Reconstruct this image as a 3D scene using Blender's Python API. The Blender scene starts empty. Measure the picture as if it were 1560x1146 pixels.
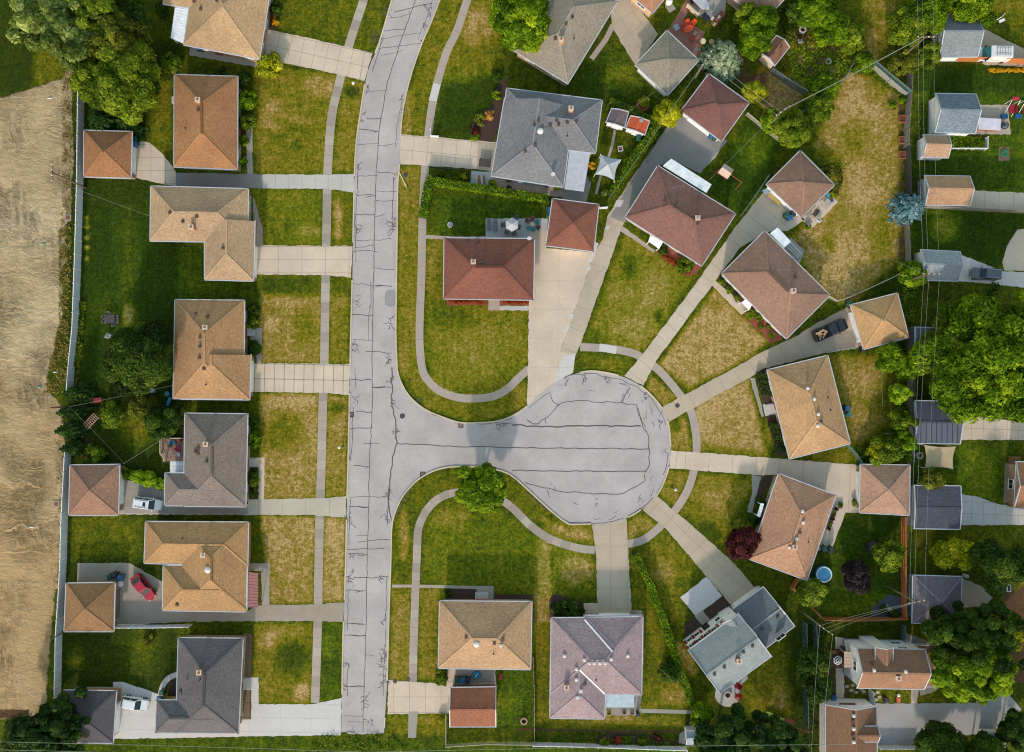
import bpy, math, random
import numpy as np
from mathutils import Vector, Matrix
R_ = random.Random(7)
PI = math.pi
COL = bpy.context.scene.collection
# ---------------------------------------------------------------- plan: 10 photograph pixels = 1 metre of ground, camera 120 m up
CAM_H, NX, NY = 120.0, 780.0, 590.0
def P(x, y, h=0.0):
    s = (CAM_H - h) / CAM_H * 0.1
    return Vector(((x - NX) * s, (NY - y) * s, h))
def srgb(c):
    return tuple(((v / 255.0) / 12.92 if v <= 10 else ((v / 255.0 + .055) / 1.055) ** 2.4) for v in c)
KALB = 0.80
def alb(c, k=1.0):
    return tuple(min(.88, v * KALB * k) for v in srgb(c)) + (1.0,)
# ---------------------------------------------------------------- materials
MATS = {}
def _new(name):
    m = bpy.data.materials.new(name); m.use_nodes = True
    nt = m.node_tree; nt.nodes.clear()
    o = nt.nodes.new('ShaderNodeOutputMaterial'); b = nt.nodes.new('ShaderNodeBsdfPrincipled')
    nt.links.new(b.outputs[0], o.inputs[0])
    return m, nt, b, o
def N(nt, t, **kw):
    n = nt.nodes.new(t)
    for k, v in kw.items():
        if k in n.inputs: n.inputs[k].default_value = v
        else: setattr(n, k, v)
    return n
def mathn(nt, op, a, b=None, clamp=False):
    n = nt.nodes.new('ShaderNodeMath'); n.operation = op; n.use_clamp = clamp
    for i, v in enumerate((a, b)):
        if v is None: continue
        if isinstance(v, (int, float)): n.inputs[i].default_value = v
        else: nt.links.new(v, n.inputs[i])
    return n.outputs[0]
def mixc(nt, f, a, b, mode='MIX'):
    n = nt.nodes.new('ShaderNodeMix'); n.data_type = 'RGBA'; n.blend_type = mode
    for s, v in ((n.inputs[0], f), (n.inputs[6], a), (n.inputs[7], b)):
        if isinstance(v, (int, float, tuple)): s.default_value = v
        else: nt.links.new(v, s)
    return n.outputs[2]
def pos(nt, scale=(1, 1, 1)):
    g = nt.nodes.new('ShaderNodeNewGeometry'); mp = nt.nodes.new('ShaderNodeMapping')
    mp.inputs['Scale'].default_value = scale
    nt.links.new(g.outputs['Position'], mp.inputs['Vector'])
    return mp.outputs[0]
def noise(nt, vec, scale, detail=4, rough=.55):
    n = nt.nodes.new('ShaderNodeTexNoise'); n.inputs['Scale'].default_value = scale
    n.inputs['Detail'].default_value = detail; n.inputs['Roughness'].default_value = rough
    nt.links.new(vec, n.inputs['Vector'])
    return n.outputs['Fac']
def maprange(nt, v, a, b, c, d):
    n = nt.nodes.new('ShaderNodeMapRange')
    n.inputs[1].default_value, n.inputs[2].default_value, n.inputs[3].default_value, n.inputs[4].default_value = a, b, c, d
    nt.links.new(v, n.inputs[0]); return n.outputs[0]
def scale_col(nt, col, fac):
    """colour * scalar"""
    n = nt.nodes.new('ShaderNodeVectorMath'); n.operation = 'SCALE'
    if isinstance(col, tuple): n.inputs[0].default_value = col[:3]
    else: nt.links.new(col, n.inputs[0])
    nt.links.new(fac, n.inputs['Scale']); return n.outputs[0]
def bump(nt, b, h, strength=.3, dist=.05):
    n = nt.nodes.new('ShaderNodeBump'); n.inputs['Strength'].default_value = strength; n.inputs['Distance'].default_value = dist
    nt.links.new(h, n.inputs['Height']); nt.links.new(n.outputs[0], b.inputs['Normal'])

def plain(name, c, rough=.6, metal=0.0, var=.06, k=1.0, scale=1.5):
    key = ('plain', name)
    if key in MATS: return MATS[key]
    m, nt, b, o = _new(name)
    f = maprange(nt, noise(nt, pos(nt), scale, 5), .3, .7, 1 - var * 2, 1 + var * 2)
    nt.links.new(scale_col(nt, alb(c, k), f), b.inputs['Base Color'])
    b.inputs['Roughness'].default_value = rough; b.inputs['Metallic'].default_value = metal
    MATS[key] = m; return m
def shingle(c, var=1.0):
    key = ('sh', c, var)
    if key in MATS: return MATS[key]
    m, nt, b, o = _new('asphalt_shingle'); l_ = .3 * c[0] + .59 * c[1] + .11 * c[2]; c = tuple(.955 * (v + (l_ - v) * .15) for v in c)
    grain = noise(nt, pos(nt, (1.6, 1.6, 9)), 1.6, 6, .62)
    tabs = noise(nt, pos(nt, (2.3, 2.3, 22)), 1.0, 3, .6)
    big = noise(nt, pos(nt), .16, 4)
    streak = noise(nt, pos(nt, (1, 1, .25)), .7, 3)
    f = mathn(nt, 'MULTIPLY', maprange(nt, grain, .3, .7, 1 - .17 * var, 1 + .17 * var), maprange(nt, big, .3, .7, .86, 1.12))
    f = mathn(nt, 'MULTIPLY', f, maprange(nt, tabs, .3, .7, 1 - .16 * var, 1 + .16 * var))
    f = mathn(nt, 'MULTIPLY', f, maprange(nt, streak, .35, .75, 1.05, .93))
    nt.links.new(scale_col(nt, alb(c), f), b.inputs['Base Color'])
    b.inputs['Roughness'].default_value = .9
    bump(nt, b, tabs, .35, .04)
    MATS[key] = m; return m
def concrete(name, c, stain=.10):
    key = ('con', name)
    if key in MATS: return MATS[key]
    m, nt, b, o = _new(name)
    f = mathn(nt, 'MULTIPLY', maprange(nt, noise(nt, pos(nt), .22, 6, .6), .3, .7, 1 - stain, 1 + stain * .7),
              maprange(nt, noise(nt, pos(nt), 2.2, 5, .6), .3, .7, .95, 1.05))
    f = mathn(nt, 'MULTIPLY', f, maprange(nt, noise(nt, pos(nt, (1, 1, 1)), 11, 2), .3, .7, .965, 1.035))
    st = maprange(nt, noise(nt, pos(nt), .55, 3), .60, .78, 0, .45 * min(1, stain * 6))
    c2 = tuple(v * s for v, s in zip(alb(c)[:3], (.78, .72, .62))) + (1,)
    nt.links.new(scale_col(nt, mixc(nt, st, alb(c), c2), f), b.inputs['Base Color'])
    b.inputs['Roughness'].default_value = .88
    MATS[key] = m; return m
def brick(c):
    key = ('br', c)
    if key in MATS: return MATS[key]
    m, nt, b, o = _new('brickwork')
    g = nt.nodes.new('ShaderNodeNewGeometry')
    sep = nt.nodes.new('ShaderNodeSeparateXYZ'); nt.links.new(g.outputs['Position'], sep.inputs[0])
    u = mathn(nt, 'ADD', sep.outputs[0], sep.outputs[1])
    cmb = nt.nodes.new('ShaderNodeCombineXYZ'); nt.links.new(u, cmb.inputs[0]); nt.links.new(sep.outputs[2], cmb.inputs[1])
    bt = nt.nodes.new('ShaderNodeTexBrick'); nt.links.new(cmb.outputs[0], bt.inputs['Vector'])
    bt.inputs['Scale'].default_value = 1.0; bt.inputs['Brick Width'].default_value = .22; bt.inputs['Row Height'].default_value = .075
    bt.inputs['Mortar Size'].default_value = .006
    bt.inputs['Color1'].default_value = alb(c); bt.inputs['Color2'].default_value = tuple(v * .72 for v in alb(c)[:3]) + (1,)
    bt.inputs['Mortar'].default_value = alb((170, 165, 155))
    f = maprange(nt, noise(nt, pos(nt), 1.2, 4), .3, .7, .85, 1.12)
    nt.links.new(scale_col(nt, bt.outputs[0], f), b.inputs['Base Color']); b.inputs['Roughness'].default_value = .9
    MATS[key] = m; return m
def boards(name, c, axis=2, period=.15, dark=.7):
    """painted or weathered boards: seams every `period` metres along an axis"""
    key = ('bd', name)
    if key in MATS: return MATS[key]
    m, nt, b, o = _new(name)
    g = nt.nodes.new('ShaderNodeNewGeometry'); sep = nt.nodes.new('ShaderNodeSeparateXYZ'); nt.links.new(g.outputs['Position'], sep.inputs[0])
    s = sep.outputs[axis] if axis < 3 else mathn(nt, 'ADD', sep.outputs[0], sep.outputs[1])
    fr = mathn(nt, 'FRACT', mathn(nt, 'DIVIDE', s, period))
    line = maprange(nt, fr, .0, .14, dark, 1.0)
    f = mathn(nt, 'MULTIPLY', line, maprange(nt, noise(nt, pos(nt, (2, 2, 2)), 1.0, 5), .3, .7, .86, 1.12))
    nt.links.new(scale_col(nt, alb(c), f), b.inputs['Base Color']); b.inputs['Roughness'].default_value = .75
    MATS[key] = m; return m
def gloss(name, c, rough=.25, coat=.6, metal=0.0):
    key = ('gl', name)
    if key in MATS: return MATS[key]
    m, nt, b, o = _new(name)
    f = maprange(nt, noise(nt, pos(nt), 1.3, 4), .3, .7, .93, 1.05)
    nt.links.new(scale_col(nt, alb(c), f), b.inputs['Base Color'])
    b.inputs['Roughness'].default_value = rough; b.inputs['Coat Weight'].default_value = coat; b.inputs['Metallic'].default_value = metal
    MATS[key] = m; return m
def leafmat(name, dark, mid, light, trans=.25):
    key = ('lf', name)
    if key in MATS: return MATS[key]
    m, nt, b, o = _new(name)
    a = nt.nodes.new('ShaderNodeAttribute'); a.attribute_name = 'tint'
    r = nt.nodes.new('ShaderNodeValToRGB'); e = r.color_ramp.elements
    e[0].color = alb(dark, .85); e[1].color = alb(light, 1.2); x = e.new(.5); x.color = alb(mid, 1.08)
    nt.links.new(a.outputs['Fac'], r.inputs[0])
    nt.links.new(r.outputs[0], b.inputs['Base Color']); b.inputs['Roughness'].default_value = .6
    b.inputs['Specular IOR Level'].default_value = .08
    t = nt.nodes.new('ShaderNodeBsdfTranslucent'); nt.links.new(scale_col(nt, r.outputs[0], maprange(nt, a.outputs['Fac'], 0, 1, 1.1, 1.3)), t.inputs[0])
    mx = nt.nodes.new('ShaderNodeMixShader'); mx.inputs[0].default_value = trans
    nt.links.new(b.outputs[0], mx.inputs[1]); nt.links.new(t.outputs[0], mx.inputs[2]); nt.links.new(mx.outputs[0], o.inputs[0])
    MATS[key] = m; return m
def netmat(name, c, cover=.45):
    """woven wire mesh: fine regular openings"""
    key = ('net', name)
    if key in MATS: return MATS[key]
    m, nt, b, o = _new(name)
    b.inputs['Base Color'].default_value = alb(c); b.inputs['Roughness'].default_value = .5
    t = nt.nodes.new('ShaderNodeBsdfTransparent'); mx = nt.nodes.new('ShaderNodeMixShader'); mx.inputs[0].default_value = cover
    nt.links.new(t.outputs[0], mx.inputs[1]); nt.links.new(b.outputs[0], mx.inputs[2]); nt.links.new(mx.outputs[0], o.inputs[0])
    MATS[key] = m; return m
def fabric(name, c, trans=.3):
    key = ('fab', name)
    if key in MATS: return MATS[key]
    m, nt, b, o = _new(name)
    b.inputs['Base Color'].default_value = alb(c); b.inputs['Roughness'].default_value = .8
    t = nt.nodes.new('ShaderNodeBsdfTranslucent'); t.inputs[0].default_value = alb(c)
    mx = nt.nodes.new('ShaderNodeMixShader'); mx.inputs[0].default_value = trans
    nt.links.new(b.outputs[0], mx.inputs[1]); nt.links.new(t.outputs[0], mx.inputs[2]); nt.links.new(mx.outputs[0], o.inputs[0])
    MATS[key] = m; return m
WHITE = plain('white_paint', (240, 240, 240), .5, k=1.1); TRIM = plain('gutter_metal', (196, 200, 208), .45, 0, .05)
GLASS = gloss('window_glass', (30, 38, 48), .12, 0); DARK = plain('dark_metal', (45, 46, 50), .5); RUBBER = plain('tyre_rubber', (28, 28, 30), .85)
CHROME = plain('bright_metal', (190, 194, 200), .3, .8); WOOD = boards('brown_timber', (150, 98, 58), 3, .14); GREYWOOD = boards('weathered_timber', (134, 128, 122), 3, .15)
POLEW = boards('pole_timber', (112, 98, 86), 3, .09, .85); BLACK = plain('black_plastic', (30, 31, 34), .55)
SIDING = boards('white_siding', (242, 242, 244), 2, .2, .9); CREAM = boards('cream_siding', (222, 200, 172), 2, .2, .88); GREYSIDE = boards('grey_siding', (150, 158, 168), 2, .2, .85)
OBRICK = brick((186, 118, 66)); RBRICK = brick((158, 84, 62)); TBRICK = brick((196, 152, 108)); PBRICK = brick((176, 130, 110))
# ---------------------------------------------------------------- objects
ORIG = {}
def tag(o, label=None, cat=None, group=None, kind=None):
    if label: o['label'] = label
    if cat: o['category'] = cat
    if group: o['group'] = group
    if kind: o['kind'] = kind
    return o
def thing(name, label, cat, at, rz=0.0, group=None):
    o = bpy.data.objects.new(name, None); COL.objects.link(o)
    at = at if isinstance(at, Vector) else P(*at)
    o.location = at; o.rotation_euler = (0, 0, rz); o.empty_display_size = .3
    ORIG[o.name] = at.copy()
    return tag(o, label, cat, group)
class MB:
    def __init__(s): s.v = []; s.f = []; s.m = []
    def add(s, vs, fs, mi=0):
        k = len(s.v); s.v += [tuple(v) for v in vs]
        for f in fs: s.f.append(tuple(i + k for i in f)); s.m.append(mi)
        return s
    def box(s, c, d, rz=0.0, mi=0, tilt=None):
        c = Vector(c); hx, hy, hz = d[0] / 2, d[1] / 2, d[2] / 2
        M = Matrix.Rotation(rz, 3, 'Z')
        if tilt is not None: M = M @ Matrix.Rotation(tilt[1], 3, tilt[0])
        vs = [c + M @ Vector((x * hx, y * hy, z * hz)) for z in (-1, 1) for x, y in ((-1, -1), (1, -1), (1, 1), (-1, 1))]
        return s.add(vs, [(3, 2, 1, 0), (4, 5, 6, 7), (0, 1, 5, 4), (1, 2, 6, 5), (2, 3, 7, 6), (3, 0, 4, 7)], mi)
    def prism(s, pts, z0, z1, mi=0, cap=True):
        n = len(pts); vs = [(p[0], p[1], z0) for p in pts] + [(p[0], p[1], z1) for p in pts]
        a = sum(pts[i][0] * pts[(i + 1) % n][1] - pts[(i + 1) % n][0] * pts[i][1] for i in range(n))
        fs = [(i, (i + 1) % n, n + (i + 1) % n, n + i) for i in range(n)]
        if a < 0: fs = [f[::-1] for f in fs]
        if cap:
            top = tuple(range(n, 2 * n)); bot = tuple(range(n))
            fs += [top if a > 0 else top[::-1], bot[::-1] if a > 0 else bot]
        return s.add(vs, fs, mi)
    def bar(s, a, b, w, h=None, mi=0):
        """square bar between two points"""
        a, b = Vector(a), Vector(b); h = h or w; d = (b - a)
        if d.length < 1e-6: return s
        d.normalize(); up = Vector((0, 0, 1)) if abs(d.z) < .95 else Vector((1, 0, 0))
        x = d.cross(up).normalized() * (w / 2); y = x.cross(d).normalized() * (h / 2)
        vs = [p + q for p in (a, b) for q in (-x - y, x - y, x + y, -x + y)]
        return s.add(vs, [(0, 1, 2, 3), (7, 6, 5, 4), (0, 4, 5, 1), (1, 5, 6, 2), (2, 6, 7, 3), (3, 7, 4, 0)], mi)
    def tube(s, path, r, n=6, mi=0, r1=None, cap=True):
        path = [Vector(p) for p in path]; k = len(s.v); m = len(path)
        for i, p in enumerate(path):
            d = (path[min(i + 1, m - 1)] - path[max(i - 1, 0)])
            d = d.normalized() if d.length > 1e-9 else Vector((0, 0, 1))
            up = Vector((0, 0, 1)) if abs(d.z) < .9 else Vector((1, 0, 0))
            x = d.cross(up).normalized(); y = x.cross(d)
            rr = r if r1 is None else r + (r1 - r) * i / (m - 1)
            for j in range(n):
                t = 2 * PI * j / n; s.v.append(tuple(p + x * (rr * math.cos(t)) + y * (rr * math.sin(t))))
        for i in range(m - 1):
            for j in range(n):
                s.f.append((k + i * n + j, k + i * n + (j + 1) % n, k + (i + 1) * n + (j + 1) % n, k + (i + 1) * n + j)); s.m.append(mi)
        if cap:
            s.f.append(tuple(k + j for j in range(n))[::-1]); s.m.append(mi)
            s.f.append(tuple(k + (m - 1) * n + j for j in range(n))); s.m.append(mi)
        return s
    def lathe(s, c, prof, n=16, mi=0, sx=1.0, sy=1.0, cap=True):
        """prof: list of (radius, z)"""
        c = Vector(c); k = len(s.v); m = len(prof)
        for r, z in prof:
            for j in range(n):
                t = 2 * PI * j / n; s.v.append((c.x + r * sx * math.cos(t), c.y + r * sy * math.sin(t), c.z + z))
        for i in range(m - 1):
            for j in range(n):
                s.f.append((k + i * n + j, k + i * n + (j + 1) % n, k + (i + 1) * n + (j + 1) % n, k + (i + 1) * n + j)); s.m.append(mi)
        if cap:
            s.f.append(tuple(k + j for j in range(n))[::-1]); s.m.append(mi)
            s.f.append(tuple(k + (m - 1) * n + j for j in range(n))); s.m.append(mi)
        return s
    def ribbon(s, pts, w, z, mi=0, w1=None):
        """flat strip along 2D points"""
        pts = [Vector((p[0], p[1])) for p in pts]; m = len(pts); k = len(s.v)
        for i, p in enumerate(pts):
            d = pts[min(i + 1, m - 1)] - pts[max(i - 1, 0)]
            if d.length < 1e-9: d = Vector((1, 0))
            d.normalize(); q = Vector((-d.y, d.x)) * (w / 2 if w1 is None else (w + (w1 - w) * i / (m - 1)) / 2)
            s.v.append((p.x + q.x, p.y + q.y, z)); s.v.append((p.x - q.x, p.y - q.y, z))
        for i in range(m - 1):
            s.f.append((k + 2 * i + 1, k + 2 * i + 3, k + 2 * i + 2, k + 2 * i)); s.m.append(mi)
        return s
    def build(s, name, mats, parent=None, smooth=False, local=False):
        if not isinstance(mats, (list, tuple)): mats = [mats]
        me = bpy.data.meshes.new(name)
        off = Vector((0, 0, 0))
        if parent is not None and not local: off = ORIG[parent.name]
        me.from_pydata([(v[0] - off.x, v[1] - off.y, v[2] - off.z) for v in s.v], [], s.f)
        for m in mats: me.materials.append(m)
        me.polygons.foreach_set('material_index', s.m)
        if smooth: me.polygons.foreach_set('use_smooth', [True] * len(s.f))
        me.update()
        o = bpy.data.objects.new(name, me); COL.objects.link(o)
        if parent is not None:
            o.parent = parent; ORIG[o.name] = ORIG[parent.name]
        return o
def copy_tree(o, parent=None):
    c = o.copy(); COL.objects.link(c)
    if parent is not None: c.parent = parent
    for ch in list(o.children): copy_tree(ch, c)
    return c
def put(proto, used, at, rz=0.0, label=None, scale=None, group=None):
    """first call moves the prototype itself, later calls copy it with its parts"""
    o = proto if not used else copy_tree(proto)
    o.location = at if isinstance(at, Vector) else P(*at); o.rotation_euler = (0, 0, rz)
    if scale: o.scale = scale if isinstance(scale, tuple) else (scale,) * 3
    if label: o['label'] = label
    if group: o['group'] = group
    used.append(1); return o
def rot_px(dx, dy):
    """heading of a direction given in photograph pixels"""
    return math.atan2(-dy, dx)
# ---------------------------------------------------------------- the ground: one sheet, cover painted as real vegetation / sand / soil
def build_ground():
    step = .3
    xs = np.arange(-84, 84.01, step); ys = np.arange(-62, 66.01, step)
    ext = np.array([-900., -500, -300, -200, -140, -110, -95])
    X = np.concatenate([ext, xs, -ext[::-1]]); Y = np.concatenate([ext, ys, -ext[::-1]])
    GX, GY = np.meshgrid(X, Y); nx, ny = len(X), len(Y)
    px = GX * 10 + NX; py = NY - GY * 10
    dry = np.full(px.shape, .30); sand = np.zeros(px.shape); soil = np.zeros(px.shape)
    def weight(poly, feather):
        poly = np.array(poly, float); x0, y0 = poly.min(0) - feather * 2; x1, y1 = poly.max(0) + feather * 2
        w = np.zeros(px.shape); sel = (px > x0) & (px < x1) & (py > y0) & (py < y1)
        if not sel.any(): return w
        x = px[sel]; y = py[sel]; ins = np.zeros(x.shape, bool); dmin = np.full(x.shape, 1e9); n = len(poly)
        for i in range(n):
            ax, ay = poly[i]; bx, by = poly[(i + 1) % n]
            with np.errstate(divide='ignore', invalid='ignore'):
                c = ((ay > y) != (by > y)) & (x < (bx - ax) * (y - ay) / (by - ay + 1e-12) + ax)
            ins ^= c
            L = (bx - ax) ** 2 + (by - ay) ** 2 + 1e-9
            t = np.clip(((x - ax) * (bx - ax) + (y - ay) * (by - ay)) / L, 0, 1)
            dmin = np.minimum(dmin, np.hypot(x - ax - t * (bx - ax), y - ay - t * (by - ay)))
        sd = np.where(ins, dmin, -dmin); w[sel] = np.clip(.5 + sd / (2 * feather), 0, 1); return w
    def ell(cx, cy, rx, ry, rot=0):
        return [(cx + rx * math.cos(t) * math.cos(rot) - ry * math.sin(t) * math.sin(rot), cy + rx * math.cos(t) * math.sin(rot) + ry * math.sin(t) * math.cos(rot)) for t in [i * PI / 8 for i in range(16)]]
    # value: 0 deep green, .35 green, .6 olive, .8 yellowing, 1 straw
    G = GROUND_COVER
    for v, poly, fe in G:
        poly = ell(*poly[1:]) if poly[0] == 'e' else poly
        w = weight(poly, fe); dry = dry * (1 - w) + v * w
    for v, poly, fe in SAND_COVER:
        poly = ell(*poly[1:]) if poly[0] == 'e' else poly
        w = weight(poly, fe); sand = sand * (1 - w) + v * w
    for v, poly, fe in SOIL_COVER:
        poly = ell(*poly[1:]) if poly[0] == 'e' else poly
        w = weight(poly, fe); soil = soil * (1 - w) + v * w
    me = bpy.data.meshes.new('ground')
    nv = nx * ny; co = np.zeros((nv, 3)); co[:, 0] = GX.ravel(); co[:, 1] = GY.ravel()
    i = np.arange((ny - 1) * (nx - 1)); r = i // (nx - 1); c = i % (nx - 1); a = r * nx + c
    fc = np.stack([a, a + 1, a + nx + 1, a + nx], 1)
    me.vertices.add(nv); me.vertices.foreach_set('co', co.ravel())
    me.loops.add(fc.size); me.loops.foreach_set('vertex_index', fc.ravel().astype(np.int32))
    me.polygons.add(len(fc)); me.polygons.foreach_set('loop_start', (np.arange(len(fc)) * 4).astype(np.int32))
    me.update(calc_edges=True)
    at = me.attributes.new('cover', 'FLOAT_COLOR', 'POINT')
    col = np.ones((nv, 4)); col[:, 0] = dry.ravel(); col[:, 1] = sand.ravel(); col[:, 2] = soil.ravel(); fr = np.zeros(px.shape)
    for v, poly, fe in FRESH_COVER:
        poly = ell(*poly[1:]) if poly[0] == 'e' else poly
        w = weight(poly, fe); fr = fr * (1 - w) + v * w
    col[:, 3] = fr.ravel()
    at.data.foreach_set('color', col.ravel())
    m, nt, b, o = _new('ground_cover')
    A = nt.nodes.new('ShaderNodeAttribute'); A.attribute_name = 'cover'
    sep = nt.nodes.new('ShaderNodeSeparateColor'); nt.links.new(A.outputs['Color'], sep.inputs[0])
    p = pos(nt)
    n1 = noise(nt, p, .11, 5, .6); n2 = noise(nt, p, .75, 6, .68); n3 = noise(nt, p, 1.9, 4, .75); n4 = noise(nt, pos(nt, (1, 1.3, 1)), 4.2, 3, .7); n6 = noise(nt, pos(nt, (1.2, 1, 1)), 2.7, 2, .6)
    nm = noise(nt, pos(nt, (1.5, .12, 1)), 1.0, 2)
    amp = maprange(nt, sep.outputs[0], 0, .75, .35, 1.0)
    d = mathn(nt, 'ADD', mathn(nt, 'MULTIPLY', mathn(nt, 'SUBTRACT', n1, .5), .65), mathn(nt, 'MULTIPLY', mathn(nt, 'SUBTRACT', n2, .5), 1.15))
    d = mathn(nt, 'ADD', d, mathn(nt, 'MULTIPLY', mathn(nt, 'SUBTRACT', n3, .5), 1.05))
    d = mathn(nt, 'ADD', d, mathn(nt, 'MULTIPLY', mathn(nt, 'SUBTRACT', nm, .5), .34))
    d = mathn(nt, 'ADD', mathn(nt, 'MULTIPLY', d, amp), sep.outputs[0])
    r = nt.nodes.new('ShaderNodeValToRGB'); e = r.color_ramp.elements
    e[0].position = 0; e[0].color = alb((42, 55, 8)); e[1].position = 1.0; e[1].color = alb((186, 156, 102))
    for ps, cc in ((.2, (60, 73, 12)), (.38, (88, 97, 14)), (.55, (120, 114, 20)), (.7, (142, 124, 44)), (.86, (160, 134, 72))):
        x = e.new(ps); x.color = alb(cc)
    nt.links.new(d, r.inputs[0])
    g = scale_col(nt, r.outputs[0], mathn(nt, 'MULTIPLY', mathn(nt, 'MULTIPLY', maprange(nt, n4, .3, .7, .52, 1.45), maprange(nt, n3, .3, .7, .74, 1.26)), maprange(nt, n6, .56, .70, 1.04, .66)))
    g = mixc(nt, A.outputs['Alpha'], g, mixc(nt, 1.0, g, (.84, 1.13, .92, 1), 'MULTIPLY'))
    # bare sandy earth, tracked by machines
    wob = noise(nt, p, .35, 3); gv = nt.nodes.new('ShaderNodeVectorMath'); gv.operation = 'ADD'
    cw = nt.nodes.new('ShaderNodeCombineXYZ'); nt.links.new(mathn(nt, 'MULTIPLY', mathn(nt, 'SUBTRACT', wob, .5), 5), cw.inputs[1]); nt.links.new(mathn(nt, 'MULTIPLY', mathn(nt, 'SUBTRACT', n1, .5), 4), cw.inputs[0])
    nt.links.new(p, gv.inputs[0]); nt.links.new(cw.outputs[0], gv.inputs[1])
    mp2 = nt.nodes.new('ShaderNodeMapping'); mp2.inputs['Scale'].default_value = (.14, .9, 1); nt.links.new(gv.outputs[0], mp2.inputs['Vector'])
    mp3 = nt.nodes.new('ShaderNodeMapping'); mp3.inputs['Scale'].default_value = (.8, .22, 1); mp3.inputs['Rotation'].default_value = (0, 0, .35); nt.links.new(gv.outputs[0], mp3.inputs['Vector'])
    rut = mathn(nt, 'ABSOLUTE', mathn(nt, 'SUBTRACT', noise(nt, mp2.outputs[0], 1.0, 4, .6), .5)); rut2 = mathn(nt, 'ABSOLUTE', mathn(nt, 'SUBTRACT', noise(nt, mp3.outputs[0], .8, 4, .6), .5))
    where = maprange(nt, noise(nt, pos(nt), .06, 2), .42, .6, 0, 1)
    ruts = maprange(nt, mathn(nt, 'ADD', mathn(nt, 'MULTIPLY', rut, where), mathn(nt, 'MULTIPLY', rut2, mathn(nt, 'SUBTRACT', 1.0, where))), .0, .17, 0, 1)
    fade = maprange(nt, noise(nt, pos(nt, (1, 1, 1)), .13, 3), .40, .62, .15, 1)
    rutf = mathn(nt, 'SUBTRACT', 1.0, mathn(nt, 'MULTIPLY', mathn(nt, 'SUBTRACT', 1.0, ruts), fade))
    s1 = noise(nt, p, .07, 4); s2 = noise(nt, pos(nt, (1, 1.6, 1)), .8, 7, .68)
    rs = nt.nodes.new('ShaderNodeValToRGB'); e = rs.color_ramp.elements
    e[0].position = .25; e[0].color = alb((150, 124, 92)); e[1].position = .75; e[1].color = alb((220, 202, 172)); x = e.new(.5); x.color = alb((194, 170, 132))
    nt.links.new(mathn(nt, 'ADD', mathn(nt, 'MULTIPLY', s1, .6), mathn(nt, 'MULTIPLY', s2, .4)), rs.inputs[0])
    sy_ = nt.nodes.new('ShaderNodeSeparateXYZ'); nt.links.new(p, sy_.inputs[0])
    brown = maprange(nt, mathn(nt, 'ADD', sy_.outputs[1], mathn(nt, 'MULTIPLY', mathn(nt, 'SUBTRACT', n1, .5), 30)), 8, -26, 0, .75)
    sandc = scale_col(nt, mixc(nt, brown, rs.outputs[0], alb((190, 156, 110))), mathn(nt, 'MULTIPLY', maprange(nt, rutf, 0, 1, .40, 1.12), maprange(nt, n4, .3, .7, .90, 1.08)))
    sf = maprange(nt, mathn(nt, 'ADD', sep.outputs[1], mathn(nt, 'MULTIPLY', mathn(nt, 'SUBTRACT', n2, .5), 1.1)), .42, .58, 0, 1)
    c1 = mixc(nt, sf, g, sandc)
    soilc = scale_col(nt, mixc(nt, n2, alb((62, 44, 32)), alb((122, 92, 66))), maprange(nt, n3, .3, .7, .75, 1.2))
    of = maprange(nt, mathn(nt, 'ADD', sep.outputs[2], mathn(nt, 'MULTIPLY', mathn(nt, 'SUBTRACT', n2, .5), .9)), .4, .6, 0, 1)
    c2 = mixc(nt, of, c1, soilc)
    nt.links.new(c2, b.inputs['Base Color']); b.inputs['Roughness'].default_value = .95; b.inputs['Specular IOR Level'].default_value = .1
    hh = mathn(nt, 'ADD', mathn(nt, 'MULTIPLY', n3, .5), mathn(nt, 'MULTIPLY', mathn(nt, 'MULTIPLY', mathn(nt, 'ADD', mathn(nt, 'MULTIPLY', rutf, 1.6), mathn(nt, 'MULTIPLY', s2, 1.6)), sf), 1.5))
    bump(nt, b, hh, .55, .22)
    me.materials.append(m)
    ob = bpy.data.objects.new('ground', me); COL.objects.link(ob); tag(ob, kind='structure')
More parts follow.
